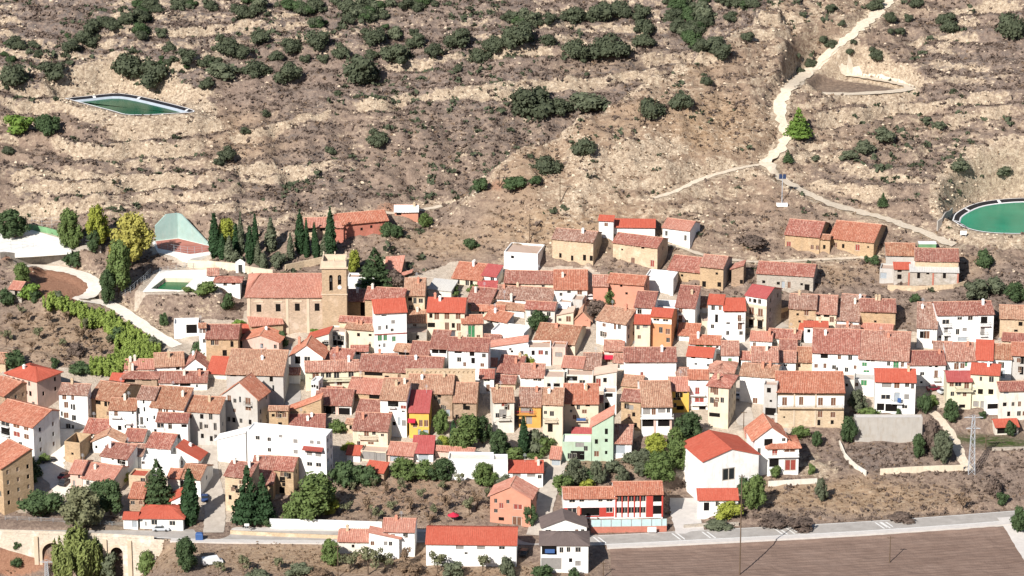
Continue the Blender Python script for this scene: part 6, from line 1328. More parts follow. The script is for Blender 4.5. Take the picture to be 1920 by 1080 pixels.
# ---- poles, pylon, mast
def pole(x, yb, yt, mat, label, r=.14, arm=True):
    p = P3(x, yb); k = FPX / ((p[1] - CAM[1]) * CP - (p[2] - CAM[2]) * SP) * CP; h = (yb - yt) / k; root = mk('utility_pole', None, None, p); tag(root, label, 'pole')
    mb = MB(); mb.bar((0, 0, -.5), (0, 0, h), r, 6, r * .65); mb.build('shaft', mat, root)
    if arm: mb = MB(); mb.box(-.75, .75, -.06, .06, h - .55, h - .42); [mb.bar((u, 0, h - .42), (u, 0, h - .2), .05, 5) for u in (-.65, .65)]; mb.build('crossarm', mat, root)
for a_ in ((1387, 1079, 886, 'timber', 'tall dark utility pole at the edge of the ploughed field', .17), (1668, 1056, 1004, 'timber', 'wooden pole standing alone in the ploughed field'), (1050, 380, 331, 'timber', 'thin pole on the crest above the ruined barn'),
           (1200, 238, 184, 'timber', 'pole beside the dark oak at the top of the spur'), (993, 456, 402, 'timber', 'pole on the slope above the white ruin'), (143, 1082, 1036, 'concrete', 'pale concrete pole below the bridge'), (936, 350, 322, 'timber', 'short pole beside the gully track'),
           (1131, 1082, 1052, 'timber', 'short dark pole at the lower edge of the field'), (1394, 812, 770, 'timber', 'pole at the bottom of the shaded street'), (634, 1082, 1020, 'timber', 'pole among the roadside bushes'), (462, 852, 802, 'iron', 'dark pipe rising in front of the apartment block', .2, False), (1848, 842, 815, 'timber', 'fence post pole on the lawn')):
    pole(*a_)
def lattice(x, yb, yt, wb, wt, label, arms):
    p = P3(x, yb); k = FPX / ((p[1] - CAM[1]) * CP - (p[2] - CAM[2]) * SP) * CP; h = (yb - yt) / k; root = mk('lattice_pylon', None, None, p); tag(root, label, 'pylon'); n = 9; f = lambda t: (wb + (wt - wb) * t) / 2
    for sx in (-1, 1):
        for sy in (-1, 1): mb = MB(); mb.bar((sx * f(0), sy * f(0), -.5), (sx * f(1), sy * f(1), h), .07, 4); mb.build('leg', 'steel', root)
    mb = MB()
    for i in range(n):
        a_, b_ = i / n, (i + 1) / n
        for s1, s2 in (((-1, -1), (1, -1)), ((1, -1), (1, 1)), ((1, 1), (-1, 1)), ((-1, 1), (-1, -1))):
            mb.bar((s1[0] * f(a_), s1[1] * f(a_), h * a_), (s2[0] * f(b_), s2[1] * f(b_), h * b_), .045, 4); mb.bar((s2[0] * f(a_), s2[1] * f(a_), h * a_), (s1[0] * f(b_), s1[1] * f(b_), h * b_), .045, 4)
    mb.build('bracing', 'steel', root)
    for zf_, L in arms: mb = MB(); mb.box(-L, L, -.08, .08, h * zf_ - .08, h * zf_ + .08); mb.bar((-L, 0, h * zf_), (0, 0, h * zf_ + .7), .04, 4); mb.bar((L, 0, h * zf_), (0, 0, h * zf_ + .7), .04, 4); mb.build('crossarm', 'steel', root)
lattice(1821, 888, 778, 1.7, .6, 'grey lattice power pylon beside the cream field wall', [(.97, 2.4), (.78, 1.8)]); lattice(88, 1084, 1052, 1.0, .6, 'small lattice pylon below the bridge', [(.97, 1.6)])
p = P3(1466, 382); root = mk('solar_mast', None, None, p); tag(root, 'mast with two small solar panels on a white base beside the track', 'mast'); mb = MB(); mb.bar((0, 0, 0), (0, 0, 8.2), .12, 6); mb.build('shaft', 'steel', root)
for sx in (-1, 1): mb = MB(); mb.box(sx * .55 - .45, sx * .55 + .45, -.2, -.12, 7.4, 8.8); mb.build('solar_panel', 'solar', root)
mb = MB(); mb.box(-1.6, 1.6, -1, 1, -.6, .25); mb.build('base', 'white', root)
p = P3(1806, 446); root = mk('sign_board', None, None, p); tag(root, 'white board on two posts below the right reservoir', 'sign'); mb = MB(); mb.box(-.9, .9, -.05, .05, .9, 2.1); mb.build('board', 'white', root)
for sx in (-.7, .7): mb = MB(); mb.bar((sx, .08, -.3), (sx, .08, 2), .05, 5); mb.build('post', 'steel', root)
p = P3(463, 1000); root = mk('road_sign', None, None, p); tag(root, 'small blank white road sign beside the main road junction', 'sign'); mb = MB(); mb.bar((0, 0, -.3), (0, 0, 2.6), .05, 5); mb.build('post', 'steel', root); mb = MB(); mb.box(-.6, .6, -.06, -.02, 1.9, 2.6); mb.build('plate', 'white', root)

# ---- cars and other small things
def car(x, y, ang, mat, label, L=4.2, van=False):
    p = P3(x, y); root = mk('van' if van else 'car', None, None, (p[0], p[1], p[2] + .03), math.radians(ang)); tag(root, label, 'van' if van else 'car'); w2 = .86
    prof = [(-L / 2, .35), (-L / 2, .78), (-L * .47, .92), (-L * .2, .98), (L * .25, .98), (L * .46, .86), (L / 2, .7), (L / 2, .35)] if not van else [(-L / 2, .35), (-L / 2, 1.9), (L * .28, 1.95), (L * .36, 1.2), (L / 2, .95), (L / 2, .35)]
    mb = MB()
    def extr(pr, w0, mi=0):
        for s_ in (-1, 1): mb.add([(x_, s_ * w0, z_) for x_, z_ in (pr if s_ > 0 else pr[::-1])])
        for (x0, z0), (x1, z1) in zip(pr, pr[1:] + pr[:1]): mb.add([(x0, -w0, z0), (x0, w0, z0), (x1, w0, z1), (x1, -w0, z1)])
    extr(prof, w2); mb.build('body', mat, root)
    if not van:
        mb = MB(); extr([(-L * .36, .96), (-L * .25, 1.40), (L * .04, 1.42), (L * .20, .97)], w2 * .9); mb.build('cabin', 'glass', root)
        mb = MB(); mb.box(-L * .25, L * .05, -w2 * .84, w2 * .84, 1.405, 1.46); mb.build('roof', mat, root)
    else: mb = MB(); mb.add([(L * .285, -w2 * .9, 1.9), (L * .365, -w2 * .9, 1.25), (L * .365, w2 * .9, 1.25), (L * .285, w2 * .9, 1.9)]); mb.v = [(a_ + .02, b_, c_) for a_, b_, c_ in mb.v]; mb.build('windscreen', 'glass', root)
    for sx in (-.3, .31):
        for sy in (-1, 1): mb = MB(); mb.bar((L * sx, sy * (w2 - .1), .32), (L * sx, sy * (w2 + .04), .32), .32, 10); mb.build('wheel', 'iron', root)
plain('carsilver', (.5, .52, .54), .3, .5); plain('carmaroon', (.16, .012, .025), .3, .5); plain('carblack', (.02, .022, .028), .3, .5); plain('carwhite', (.75, .75, .74), .35, .5); plain('carblue', (.03, .06, .16), .3, .5)
car(302, 995, 0, 'carsilver', 'silver car parked in front of the white bungalow'); car(122, 896, 60, 'carmaroon', 'maroon car parked at the left square'); car(121, 908, 70, 'carblack', 'black car parked below the maroon car at the left square'); car(90, 866, 20, 'carblack', 'dark car in the shade by the left apartment house')
car(384, 937, 95, 'carblue', 'dark blue car parked on the left street'); car(1752, 732, 10, 'carmaroon', 'dark maroon car in front of the brownish roofed white house'); car(1772, 737, 30, 'carsilver', 'grey car beside the lower yellow wing'); car(983, 1040, 80, 'carblack', 'dark car in the shade right of the red warehouse'); car(1109, 562, 15, 'carwhite', 'white car parked by the round green tree'); car(398, 1058, 20, 'carwhite', 'white van parked below the main road at lower left', 5, True); car(1383, 745, 80, 'carsilver', 'grey car on the shaded street')
p = P3(374, 1012); root = mk('recycling_container', None, None, p); tag(root, 'blue recycling container at the road junction', 'container'); mb = MB(); mb.box(-.9, .9, -.8, .8, 0, 1.5); mb.build('body', 'bluepaint', root); mb = MB(); mb.add([(-.95, -.85, 1.502), (.95, -.85, 1.502), (.6, -.5, 1.85), (-.6, -.5, 1.85)]); mb.add([(.95, -.85, 1.502), (.95, .85, 1.502), (.6, .5, 1.85), (.6, -.5, 1.85)]); mb.add([(-.95, .85, 1.502), (-.95, -.85, 1.502), (-.6, -.5, 1.85), (-.6, .5, 1.85)]); mb.add([(-.6, -.5, 1.85), (.6, -.5, 1.85), (.6, .5, 1.85), (-.6, .5, 1.85)]); mb.build('lid', 'bluepaint', root)
p = P3(850, 978); root = mk('parasol', None, None, p); tag(root, 'crimson parasol standing in the orchard', 'parasol'); mb = MB(); mb.bar((0, 0, 0), (0, 0, 2.3), .04, 5); mb.build('pole', 'steel', root); mb = MB(); mb.bar((0, 0, 1.7), (0, 0, 2.5), 1.5, 10, .08); mb.build('canopy', 'redcloth', root)
p = P3(1738, 468); root = mk('trailer', None, None, p); tag(root, 'green tarp covered trailer behind the hill barns', 'trailer'); mb = MB(); mb.box(-2.4, 2.4, -1, 1, .5, 1.9); mb.build('body', 'greenpaint', root); mb = MB(); mb.box(-2.5, 2.5, -1.05, 1.05, 1.904, 2.2); mb.build('tarp', 'whiteedge', root)
for sx in (-1.2, 1.2):
    for sy in (-1, 1): mb = MB(); mb.bar((sx, sy * .8, .45), (sx, sy * 1.0, .45), .45, 10); mb.build('wheel', 'iron', root)
# ------------------------------------------------------------------ vegetation
def leafmat(name, c, c2, var=.5):
    q = NT(name, .75, .15)
    g = q.noise(.8, detail=4, rough=.7); oi = q.n('ShaderNodeObjectInfo').outputs['Random']
    q.color(q.mix(q.mr(oi, 0, 1, 0, .45), q.ramp(g, [(.3, sc3(c, 1 - var * .5)), (.7, c2)]), sc3(c2, 1.15)))
    tr = q.n('ShaderNodeBsdfTranslucent'); tr.inputs[0].default_value = (*sc3(c2, 1.2), 1); mx = q.n('ShaderNodeMixShader'); mx.inputs[0].default_value = .18
    q.l(q.b.outputs[0], mx.inputs[1]); q.l(tr.outputs[0], mx.inputs[2]); q.l(mx.outputs[0], q.out.inputs[0])
leafmat('oakleaf', (.052, .063, .038), (.105, .120, .070)); leafmat('darkgreen', (.036, .062, .028), (.085, .125, .052)); leafmat('midgreen', (.075, .115, .035), (.15, .20, .065))
leafmat('brightgreen', (.10, .18, .035), (.19, .28, .06)); leafmat('yellowleaf', (.15, .17, .04), (.44, .39, .10)); leafmat('oliveleaf', (.11, .12, .06), (.20, .20, .11)); leafmat('cypressleaf', (.020, .048, .020), (.045, .085, .035))
leafmat('greygreen', (.085, .10, .06), (.15, .165, .10)); leafmat('yellowgreen', (.20, .23, .04), (.32, .34, .06)); leafmat('dryleaf', (.17, .115, .075), (.29, .20, .13)); leafmat('purplescrub', (.10, .073, .060), (.19, .14, .11))
plain('bark', (.14, .10, .07), .95, .05, .3, 3)

def crown(name, blobs, n, leaf, seed, mat, core=.78, up=.0, elong=1.0):
    """leaf-sized faces spread over and through a set of lumps, with a rough dark inside of the same leaves"""
    r = np.random.RandomState(seed); vs = []; fs = []; tot = sum(b[3] * b[5] for b in blobs)
    for cx, cy, cz, rx, ry, rz in blobs:
        k = max(12, int(n * rx * rz / tot)); d = r.normal(size=(k, 3)); d /= np.linalg.norm(d, axis=1)[:, None]
        rad = 1.03 - .30 * r.rand(k) ** 2 + .10 * r.normal(size=k) * .6; c = np.array([cx, cy, cz]) + d * np.array([rx, ry, rz]) * rad[:, None]
        nrm = d + r.normal(size=(k, 3)) * .55 + np.array([0, 0, .25]); nrm /= np.linalg.norm(nrm, axis=1)[:, None]
        t = np.cross(nrm, r.normal(size=(k, 3)) + np.array([0, 0, up])); t /= np.linalg.norm(t, axis=1)[:, None] + 1e-9; b = np.cross(nrm, t); s = leaf * (.6 + .9 * r.rand(k))[:, None]
        if up: t, b = b, t
        q = np.stack([c - t * s * elong - b * s * .6, c + t * s * elong * .4 - b * s, c + t * s * elong + b * s * .5, c - t * s * elong * .5 + b * s], 1)
        base = len(vs) * 1
        o0 = sum(len(x) for x in vs); vs.append(q.reshape(-1, 3)); fs.append(np.arange(4 * k).reshape(-1, 4) + o0)
        # inner lump
        th = np.linspace(0, math.pi, 6); ph = np.linspace(0, 2 * math.pi, 9)[:-1]; g = np.array([[math.sin(a) * math.cos(f), math.sin(a) * math.sin(f), math.cos(a)] for a in th for f in ph])
        g = np.array([cx, cy, cz]) + g * np.array([rx, ry, rz]) * core * (.85 + .25 * r.rand(len(g), 1)); o0 = sum(len(x) for x in vs); vs.append(g)
        fs.append(np.array([[i * 8 + j, i * 8 + (j + 1) % 8, (i + 1) * 8 + (j + 1) % 8, (i + 1) * 8 + j] for i in range(5) for j in range(8)]) + o0)
    V = np.vstack(vs); F = np.vstack(fs); me = bpy.data.meshes.new(name); me.from_pydata(V.tolist(), [], F.tolist()); me.materials.append(MAT[mat]); me.update(); return me
def lumps(seed, n, w, h, z0, flat=.75):
    r = np.random.RandomState(seed); o = []
    for i in range(n):
        a = 2 * math.pi * i / n + r.rand(); q = (.15 + .38 * r.rand()) * w; z = z0 + h * (.25 + .55 * r.rand()); s = w * (.20 + .13 * r.rand()) * (1.15 - .35 * (z - z0) / h)
        o.append((q * math.cos(a) * (1.05 - .5 * (z - z0) / h), q * math.sin(a) * (1.05 - .5 * (z - z0) / h), z, s, s, s * flat))
    o.append((0, 0, z0 + h * .5, w * .33, w * .33, h * .42)); return o
def lumps2(seed, n=26, w=.72):
    """a tree crown: many small lumps on a lopsided egg, with a ragged top"""
    r = np.random.RandomState(seed); o = []; tilt = r.normal(size=2) * .08
    for i in range(n):
        t = (i + r.rand()) / n; z = .20 + .72 * t; a = i * 2.4 + r.rand(); prof = math.sin(math.pi * min(1, .18 + .78 * t)) ** .7
        q = w * .40 * prof * (.45 + .65 * r.rand()); s = w * (.10 + .09 * r.rand())
        o.append((q * math.cos(a) + tilt[0] * t, q * math.sin(a) + tilt[1] * t, z, s, s, s * (1.0 + .5 * r.rand())))
    o.append((0, 0, .5, w * .24, w * .24, .26)); return o
CR = {}
def variants(key, n, fn): CR[key] = [fn(i) for i in range(n)]
variants('oak', 6, lambda i: crown('holm_oak', lumps(i, 9, 1.0, .8, 0), 1300, .036, i, 'oakleaf'))
variants('oakgreen', 3, lambda i: crown('oak', lumps(20 + i, 9, 1.0, .85, 0), 1300, .034, 20 + i, 'darkgreen'))
for nm, mt in (('green', 'midgreen'), ('bright', 'brightgreen'), ('yellow', 'yellowleaf'), ('grey', 'greygreen'), ('ygreen', 'yellowgreen'), ('olive', 'oliveleaf'), ('dark', 'darkgreen')):
    variants(nm, 3, lambda i, mt=mt: crown('crown', lumps2(40 + i), 2600, .020, 40 + i, mt, .72))
for nm, mt in (('bush', 'midgreen'), ('bushdark', 'darkgreen'), ('bushgrey', 'greygreen'), ('bushbright', 'brightgreen'), ('bushyellow', 'yellowgreen'), ('bushdry', 'dryleaf'), ('bushpurple', 'purplescrub')):
    variants(nm, 3, lambda i, mt=mt: crown('shrub', lumps(60 + i, 8, 1.0, .85, 0), 700, .042, 60 + i, mt))
variants('cypress', 3, lambda i: crown('crown', [(0, 0, .08 + .9 * t, .11 * w_, .11 * w_, .13) for t, w_ in ((.08, .75), (.2, 1), (.33, 1.05), (.46, .98), (.6, .82), (.74, .62), (.87, .4), (.96, .2))], 1100, .022, 80 + i, 'cypressleaf', .85, 2.0, 1.8))
variants('cypressgrey', 2, lambda i: crown('crown', [(0, 0, .08 + .9 * t, .13 * w_, .13 * w_, .13) for t, w_ in ((.08, .8), (.22, 1), (.36, .95), (.5, .85), (.65, .65), (.8, .42), (.95, .2))], 800, .024, 84 + i, 'greygreen', .8, 2.0, 1.6))
def cone(i, mt, w=.26):
    r = np.random.RandomState(90 + i); o = []
    for L in range(7):
        z = .14 + .80 * L / 6.5; rad = w * (1 - L / 7.2); m = 6 if L < 4 else 3
        for k in range(m): a = 2 * math.pi * (k + r.rand()) / m; o.append((rad * .62 * math.cos(a), rad * .62 * math.sin(a), z, rad * .55, rad * .55, .075))
    o.append((0, 0, .93, .035, .035, .08)); return crown('crown', o, 1900, .022, 90 + i, mt, .7)
variants('conifer', 2, lambda i: cone(i, 'cypressleaf')); variants('pine', 2, lambda i: cone(5 + i, 'darkgreen', .33)); variants('pinebright', 1, lambda i: cone(8, 'brightgreen', .34))
def sparse(i, mt):
    r = np.random.RandomState(110 + i); return crown('crown', [(.36 * math.cos(a) * q, .36 * math.sin(a) * q, .45 + .4 * r.rand(), .13, .13, .12) for a, q in ((r.rand() * 6.28, r.rand()) for _ in range(9))], 420, .032, 110 + i, mt, .35)
for nm, mt in (('almond', 'oliveleaf'), ('almondry', 'dryleaf')): variants(nm, 4, lambda i, mt=mt: sparse(i, mt))
leafmat('willowleaf', (.12, .155, .045), (.24, .27, .09))
def willow(i):
    r = np.random.RandomState(120 + i); o = []
    for k in range(34): a = r.rand() * 6.28; q = .10 + .36 * r.rand(); z = .84 - q * 1.0 - .10 * r.rand(); o.append((q * math.cos(a), q * math.sin(a), z, .055, .055, .24 + .1 * r.rand()))
    o.append((0, 0, .55, .2, .2, .3)); return crown('crown', o, 4200, .015, 120, 'willowleaf', .7, 3.0, 3.5)
CR['willow'] = [willow(0)]
def reed(i):
    r = np.random.RandomState(130 + i); return crown('sapling', [(.30 * r.normal() * .8, .30 * r.normal() * .8, .32 + .28 * r.rand(), .10, .10, .30 + .1 * r.rand()) for _ in range(9)], 900, .030, 130 + i, 'reedleaf', .6, 3.0, 2.2)
leafmat('reedleaf', (.16, .23, .05), (.30, .37, .09)); variants('reed', 4, reed)
def trunk_mesh(i, sparse_=False):
    r = random.Random(i); mb = MB(); mb.bar((0, 0, -.06), (.01, 0, .3), .035, 7, .026); mb.bar((.01, 0, .3), (.0, .01, .7), .026, 6, .010)
    for k in range(5): a = r.random() * 6.28; z = .2 + .25 * r.random(); mb.bar((.01, 0, z), (.26 * math.cos(a), .26 * math.sin(a), z + .25 + .15 * r.random()), .013, 5, .004)
    return mb.mesh('trunk', 'bark')
TRUNK = [trunk_mesh(i) for i in range(4)]
TREES = []
def T(kind, x, yb, hpx, wpx, label, name=None, group=None, cat='tree', parts=True): TREES.append((kind, x, yb, hpx, wpx, label, name, group, cat, parts))
BASEW = {'oak': (1.0, .85), 'oakgreen': (1.0, .9), 'cypress': (.24, 1.05), 'cypressgrey': (.28, 1.05), 'conifer': (.5, 1.0), 'pine': (.62, 1.0), 'pinebright': (.62, 1.0), 'almond': (.95, 1.0), 'almondry': (.95, 1.0), 'willow': (.95, .95)}
def plant_all():
    pts = march([(t[1], t[2]) for t in TREES], GZ)
    for (kind, x, yb, hpx, wpx, label, name, group, cat, parts), p in zip(TREES, pts):
        k = FPX / ((p[1] - CAM[1]) * CP - (p[2] - CAM[2]) * SP); bw, bh = BASEW.get(kind, (.78, 1.0) if not kind.startswith('bush') else (1.0, .85))
        sx, sz = wpx / k / bw, hpx / k / CP / bh; i = R.randrange(len(CR[kind])); me_ = CR[kind][i]; rz = R.random() * 6.28; nm = name or {'oak': 'holm_oak', 'cypress': 'cypress_tree', 'cypressgrey': 'cypress_tree', 'conifer': 'conifer_tree', 'pine': 'pine_tree', 'pinebright': 'pine_tree', 'almond': 'almond_tree', 'almondry': 'almond_tree', 'willow': 'willow_tree', 'reed': 'sapling'}.get(kind, 'shrub' if kind.startswith('bush') else 'leafy_tree')
        loc = (p[0], p[1], p[2] - .05 * sz)
        if parts and not kind.startswith('bush'):
            r_ = mk(nm, None, None, loc, rz); mk('crown', me_, r_, None, 0, (sx, sx, sz)); mk('trunk', TRUNK[R.randrange(4)], r_, None, 0, (sx * bw * 1.1, sx * bw * 1.1, sz))
        else: r_ = mk(nm, me_, None, loc, rz, (sx, sx, sz))
        tag(r_, label, cat if not kind.startswith('bush') else 'shrub', group)
ORD = ['first', 'second', 'third', 'fourth', 'fifth', 'sixth', 'seventh', 'eighth', 'ninth', 'tenth', 'eleventh', 'twelfth', 'thirteenth', 'fourteenth', 'fifteenth', 'sixteenth', 'seventeenth', 'eighteenth', 'nineteenth', 'twentieth']
def zone(kind, items, desc, group, flat=.82, parts=True):
    """trees of one zone, told apart by their order from the left"""
    items = sorted(items); n = len(items)
    for i, (x, y, w_) in enumerate(items):
        T(kind, x, y + w_ * flat * .45, w_ * flat, w_, f'{ORD[i]} from the left of the {desc}' if n > 1 else f'the {desc}', None, group, 'tree', parts)
zone('oak', [(25, 135, 55), (97, 130, 42), (240, 120, 66), (290, 135, 58), (388, 155, 26), (480, 125, 44), (543, 135, 46)], 'large dark oaks above the left reservoir', 'oaks above the left reservoir')
zone('oak', [(460, 244, 20), (426, 287, 32), (410, 303, 18), (497, 212, 17), (620, 281, 19), (635, 174, 17), (15, 281, 24), (708, 257, 38), (105, 184, 12)], 'small dark oaks around the left reservoir', 'oaks round the left reservoir')
zone('oak', [(452, 95, 30), (425, 82, 44), (487, 68, 40), (547, 83, 36), (597, 75, 48), (573, 110, 20), (607, 110, 22), (520, 103, 28), (640, 95, 32), (318, 88, 24), (350, 103, 34), (170, 53, 28)], 'dark oaks on the upper left slope', 'oaks on the upper left slope')
zone('oak', [(677, 130, 68), (740, 97, 50), (783, 73, 34), (703, 66, 40), (813, 90, 32), (863, 67, 46), (900, 100, 36), (927, 80, 36), (970, 63, 56), (858, 128, 16), (1030, 73, 30)], 'dark oaks in the upper centre', 'oaks in the upper centre')
zone('oak', [(1077, 88, 50), (1143, 82, 62), (1207, 72, 34), (1210, 47, 36), (1080, 25, 42), (1127, 22, 46), (1160, 14, 40), (1203, 22, 36), (1010, 38, 22), (1032, 33, 26), (1057, 32, 20), (1093, 112, 14), (1100, 138, 11)], 'dark oaks left of the upper wood', 'oaks left of the upper wood')
zone('oak', [(990, 190, 74), (1048, 195, 42), (1218, 200, 50), (1280, 187, 44), (1325, 150, 20), (1098, 273, 46), (1023, 307, 46), (993, 292, 11)], 'dark oaks on the middle slope', 'oaks behind the spur')
zone('oak', [(1400, 68, 26), (1353, 96, 40), (1543, 72, 18), (1560, 80, 22), (1558, 14, 22), (1507, 27, 14), (1520, 117, 20), (1500, 130, 14), (1593, 95, 14), (1600, 77, 12), (1578, 43, 14)], 'small oaks left of the upper track', 'oaks left of the track')
zone('oak', [(1668, 30, 26), (1703, 33, 18), (1773, 35, 36), (1780, 48, 36), (1895, 45, 62), (1640, 8, 30), (1720, 3, 26), (1643, 100, 28), (1687, 57, 18), (1670, 57, 14)], 'oaks right of the upper track', 'oaks right of the track')
zone('bushgrey', [(415, 132, 66), (1105, 192, 76)], 'wide grey green shrubs on the terraced hill', 'wide shrubs', .5)
zone('bushgrey', [(1657, 252, 44), (1620, 275, 40), (1590, 290, 30), (1800, 310, 40), (1760, 235, 24), (1735, 225, 20), (1880, 320, 30), (1530, 296, 18)], 'grey scrub clumps on the right hand slope', 'grey scrub on the right slope', .6)
T('pinebright', 1497, 256, 56, 46, 'bright green pine standing alone beside the dirt track', None, None); T('pine', 1477, 304, 24, 20, 'small dark pine below the bright green pine'); T('pine', 1655, 386, 26, 22, 'small dark pine right of the solar mast'); T('oakgreen', 90, 248, 38, 42, 'rounded green tree at the left of the left reservoir embankment', 'oak_tree'); T('bushbright', 37, 247, 34, 54, 'light green shrub at the left edge beside the round tree')
T('oakgreen', 967, 352, 26, 46, 'broad green shrub where the gully meets the track', 'oak_tree'); T('oakgreen', 902, 358, 30, 30, 'small green tree at the end of the gully track', 'oak_tree'); T('oakgreen', 1003, 345, 18, 24, 'little green shrub under the dark oak in the gully', 'oak_tree')
# dense woods: trees nobody could tell apart share a label inside their group
def wood(poly, n, wmin, wmax, label, group, kind='oak'):
    xs, ys = [p[0] for p in poly], [p[1] for p in poly]; k = 0; pts = []
    cen = []
    while len(cen) < max(3, n // 7):
        x, y = R.uniform(min(xs), max(xs)), R.uniform(min(ys), max(ys))
        if pin(x, y, poly): cen.append((x, y))
    while k < n:
        c_ = R.choice(cen); x, y = c_[0] + R.gauss(0, 22), c_[1] + R.gauss(0, 7)
        if not pin(x, y, poly): continue
        w_ = R.uniform(wmin, wmax); k += 1
        T(R.choice(['oak', 'oak', 'oak', 'oakgreen', 'bushgrey']), x, y + w_ * .3, w_ * R.uniform(.65, .95), w_, label, 'holm_oak', group, 'tree', False)
wood([(1228, -30), (1432, -30), (1400, 30), (1385, 65), (1350, 98), (1290, 84), (1250, 50)], 62, 18, 36, 'dark holm oak in the dense wood at the top right of centre', 'the dense upper wood')
wood([(0, 0), (60, 40), (130, 20), (330, -20), (700, -20), (690, 30), (560, 62), (470, 58), (430, 30), (330, 50), (290, 88), (215, 68), (140, 92), (60, 104), (0, 112)], 105, 9, 32, 'dark holm oak in the open wood along the upper left slope', 'the upper left wood')
wood([(640, 40), (700, -20), (1100, -20), (1050, 20), (950, 80), (880, 62), (780, 90), (690, 110), (640, 70)], 46, 10, 34, 'dark holm oak in the thinning wood at the top centre', 'the top centre wood')
wood([(0, 60), (140, 90), (330, 100), (420, 110), (390, 150), (200, 110), (0, 120)], 18, 10, 20, 'small dark shrub oak below the upper left wood', 'shrub oaks on the upper left')
# cypresses of the cemetery and the pines beside them
CY = [(403, 482, 84, 22), (417, 486, 52, 16), (430, 488, 48, 20), (452, 478, 84, 15), (443, 478, 60, 17), (479, 470, 70, 13), (469, 494, 76, 17), (484, 496, 48, 15), (508, 470, 64, 25), (545, 486, 52, 15), (563, 474, 84, 19), (575, 474, 66, 11), (590, 476, 64, 11), (593, 486, 52, 14), (575, 482, 42, 13), (620, 486, 100, 21), (609, 484, 46, 20)]
for i, (x, yb, h_, w_) in enumerate(sorted(CY)): T('cypress' if w_ not in (25, 20, 15) else 'cypressgrey', x, yb, h_, w_, f'{ORD[i]} from the left of the tall cypresses in the cemetery', None, 'cemetery cypresses')
for x, yb, h_, w_, l in ((440, 492, 26, 24, 'left'), (520, 500, 30, 30, 'middle'), (494, 506, 36, 17, 'right')): T('bushgrey', x, yb, h_, w_, f'{l} grey green shrub at the cemetery wall')
T('ygreen', 428, 470, 62, 44, 'yellow green tree among the left cypresses'); T('pine', 703, 536, 76, 66, 'spreading dark pine right of the church tower'); T('ygreen', 662, 512, 44, 34, 'yellow green tree behind the church tower'); T('bushpurple', 740, 535, 30, 44, 'leafless purple brown shrub right of the spreading pine')
T('oakgreen', 728, 440, 26, 30, 'green shrub at the right end of the brick barn', 'oak_tree'); T('dark', 745, 446, 24, 30, 'dark shrub below the brick barn end'); T('green', 797, 426, 26, 30, 'round green tree below the small salmon shed'); T('bushdark', 884, 468, 24, 24, 'dark juniper on the slope above the crimson roof')
T('bush', 1070, 470, 20, 40, 'green shrub behind the ruined beige barn')
# sports ground
T('dark', 27, 446, 56, 66, 'big dark oak behind the sports court'); T('green', 135, 470, 80, 50, 'green poplar right of the sports court'); T('ygreen', 186, 464, 82, 50, 'autumn coloured tree right of the green poplar'); T('dark', 176, 474, 46, 34, 'small dark tree under the autumn coloured tree'); T('yellow', 246, 500, 104, 82, 'large yellow poplar left of the pelota wall'); T('green', 224, 548, 100, 66, 'big green tree in front of the yellow poplar'); T('dark', 203, 568, 66, 42, 'dark tree at the bend of the pale path'); T('bushdark', 135, 500, 30, 38, 'round dark shrub above the red field'); T('green', 42, 534, 44, 44, 'green tree left of the red field'); T('bushbright', 58, 562, 34, 40, 'bright shrub beside the stone hut'); T('bushdark', 12, 570, 30, 34, 'dark shrub left of the stone hut'); T('bushdark', 66, 566, 24, 20, 'small dark shrub right of the stone hut'); T('bushgrey', 107, 562, 20, 22, 'grey shrub at the edge of the red field'); T('bush', 388, 550, 24, 46, 'clipped green hedge left of the pool house'); T('bush', 352, 548, 12, 18, 'low hedge at the pool'); T('bushdark', 428, 580, 34, 26, 'dark bush on the bank below the pool house'); T('bushdark', 306, 612, 26, 18, 'lone dark bush beside the pale path'); T('almond', 438, 542, 26, 22, 'small tree in front of the pool house'); T('bushbright', 448, 612, 14, 24, 'green shrub at the left foot of the church'); T('bushdark', 528, 650, 32, 24, 'dark shrub in the gap below the church annex'); T('bushbright', 593, 628, 12, 22, 'small green shrub at the foot of the nave'); T('bushdark', 370, 672, 34, 26, 'dark shrub beside the tan stone house')
# reeds and saplings in the little valley on the left
PT = [(100, 572), (112, 574), (125, 576), (138, 580), (150, 584), (163, 588), (175, 594), (188, 600), (200, 606), (212, 612), (222, 618), (232, 624), (242, 630), (250, 638), (258, 645), (264, 652), (270, 660), (262, 668), (254, 674), (246, 680), (236, 684), (226, 688), (214, 690), (202, 692), (190, 694), (178, 696), (252, 658), (242, 664), (232, 672), (220, 678), (208, 684), (196, 688), (228, 636), (238, 645), (246, 652), (262, 636), (275, 648), (280, 662), (272, 676), (176, 606), (190, 612), (204, 620), (214, 626)]
for x, y in PT + [(a_ + 9, b_ + 5) for a_, b_ in PT]: T('reed', x + R.uniform(-7, 7), y + R.uniform(0, 9), R.uniform(18, 32), R.uniform(20, 30), 'light green sapling in the thicket of the left valley', None, 'the green thicket in the left valley', 'shrub', False)
T('bushdark', 222, 640, 30, 34, 'dark shrub inside the light green thicket'); T('bushdark', 148, 702, 22, 42, 'dark shrub at the lower end of the thicket'); T('bushpurple', 143, 668, 28, 34, 'leafless purple shrub in the almond field'); T('bushdark', 25, 692, 34, 44, 'dark shrub above the pink walled house'); T('bushdark', 104, 690, 22, 16, 'small dark shrub at the foot of the almond field'); T('bushgrey', 290, 655, 26, 30, 'grey shrub at the end of the pale path')
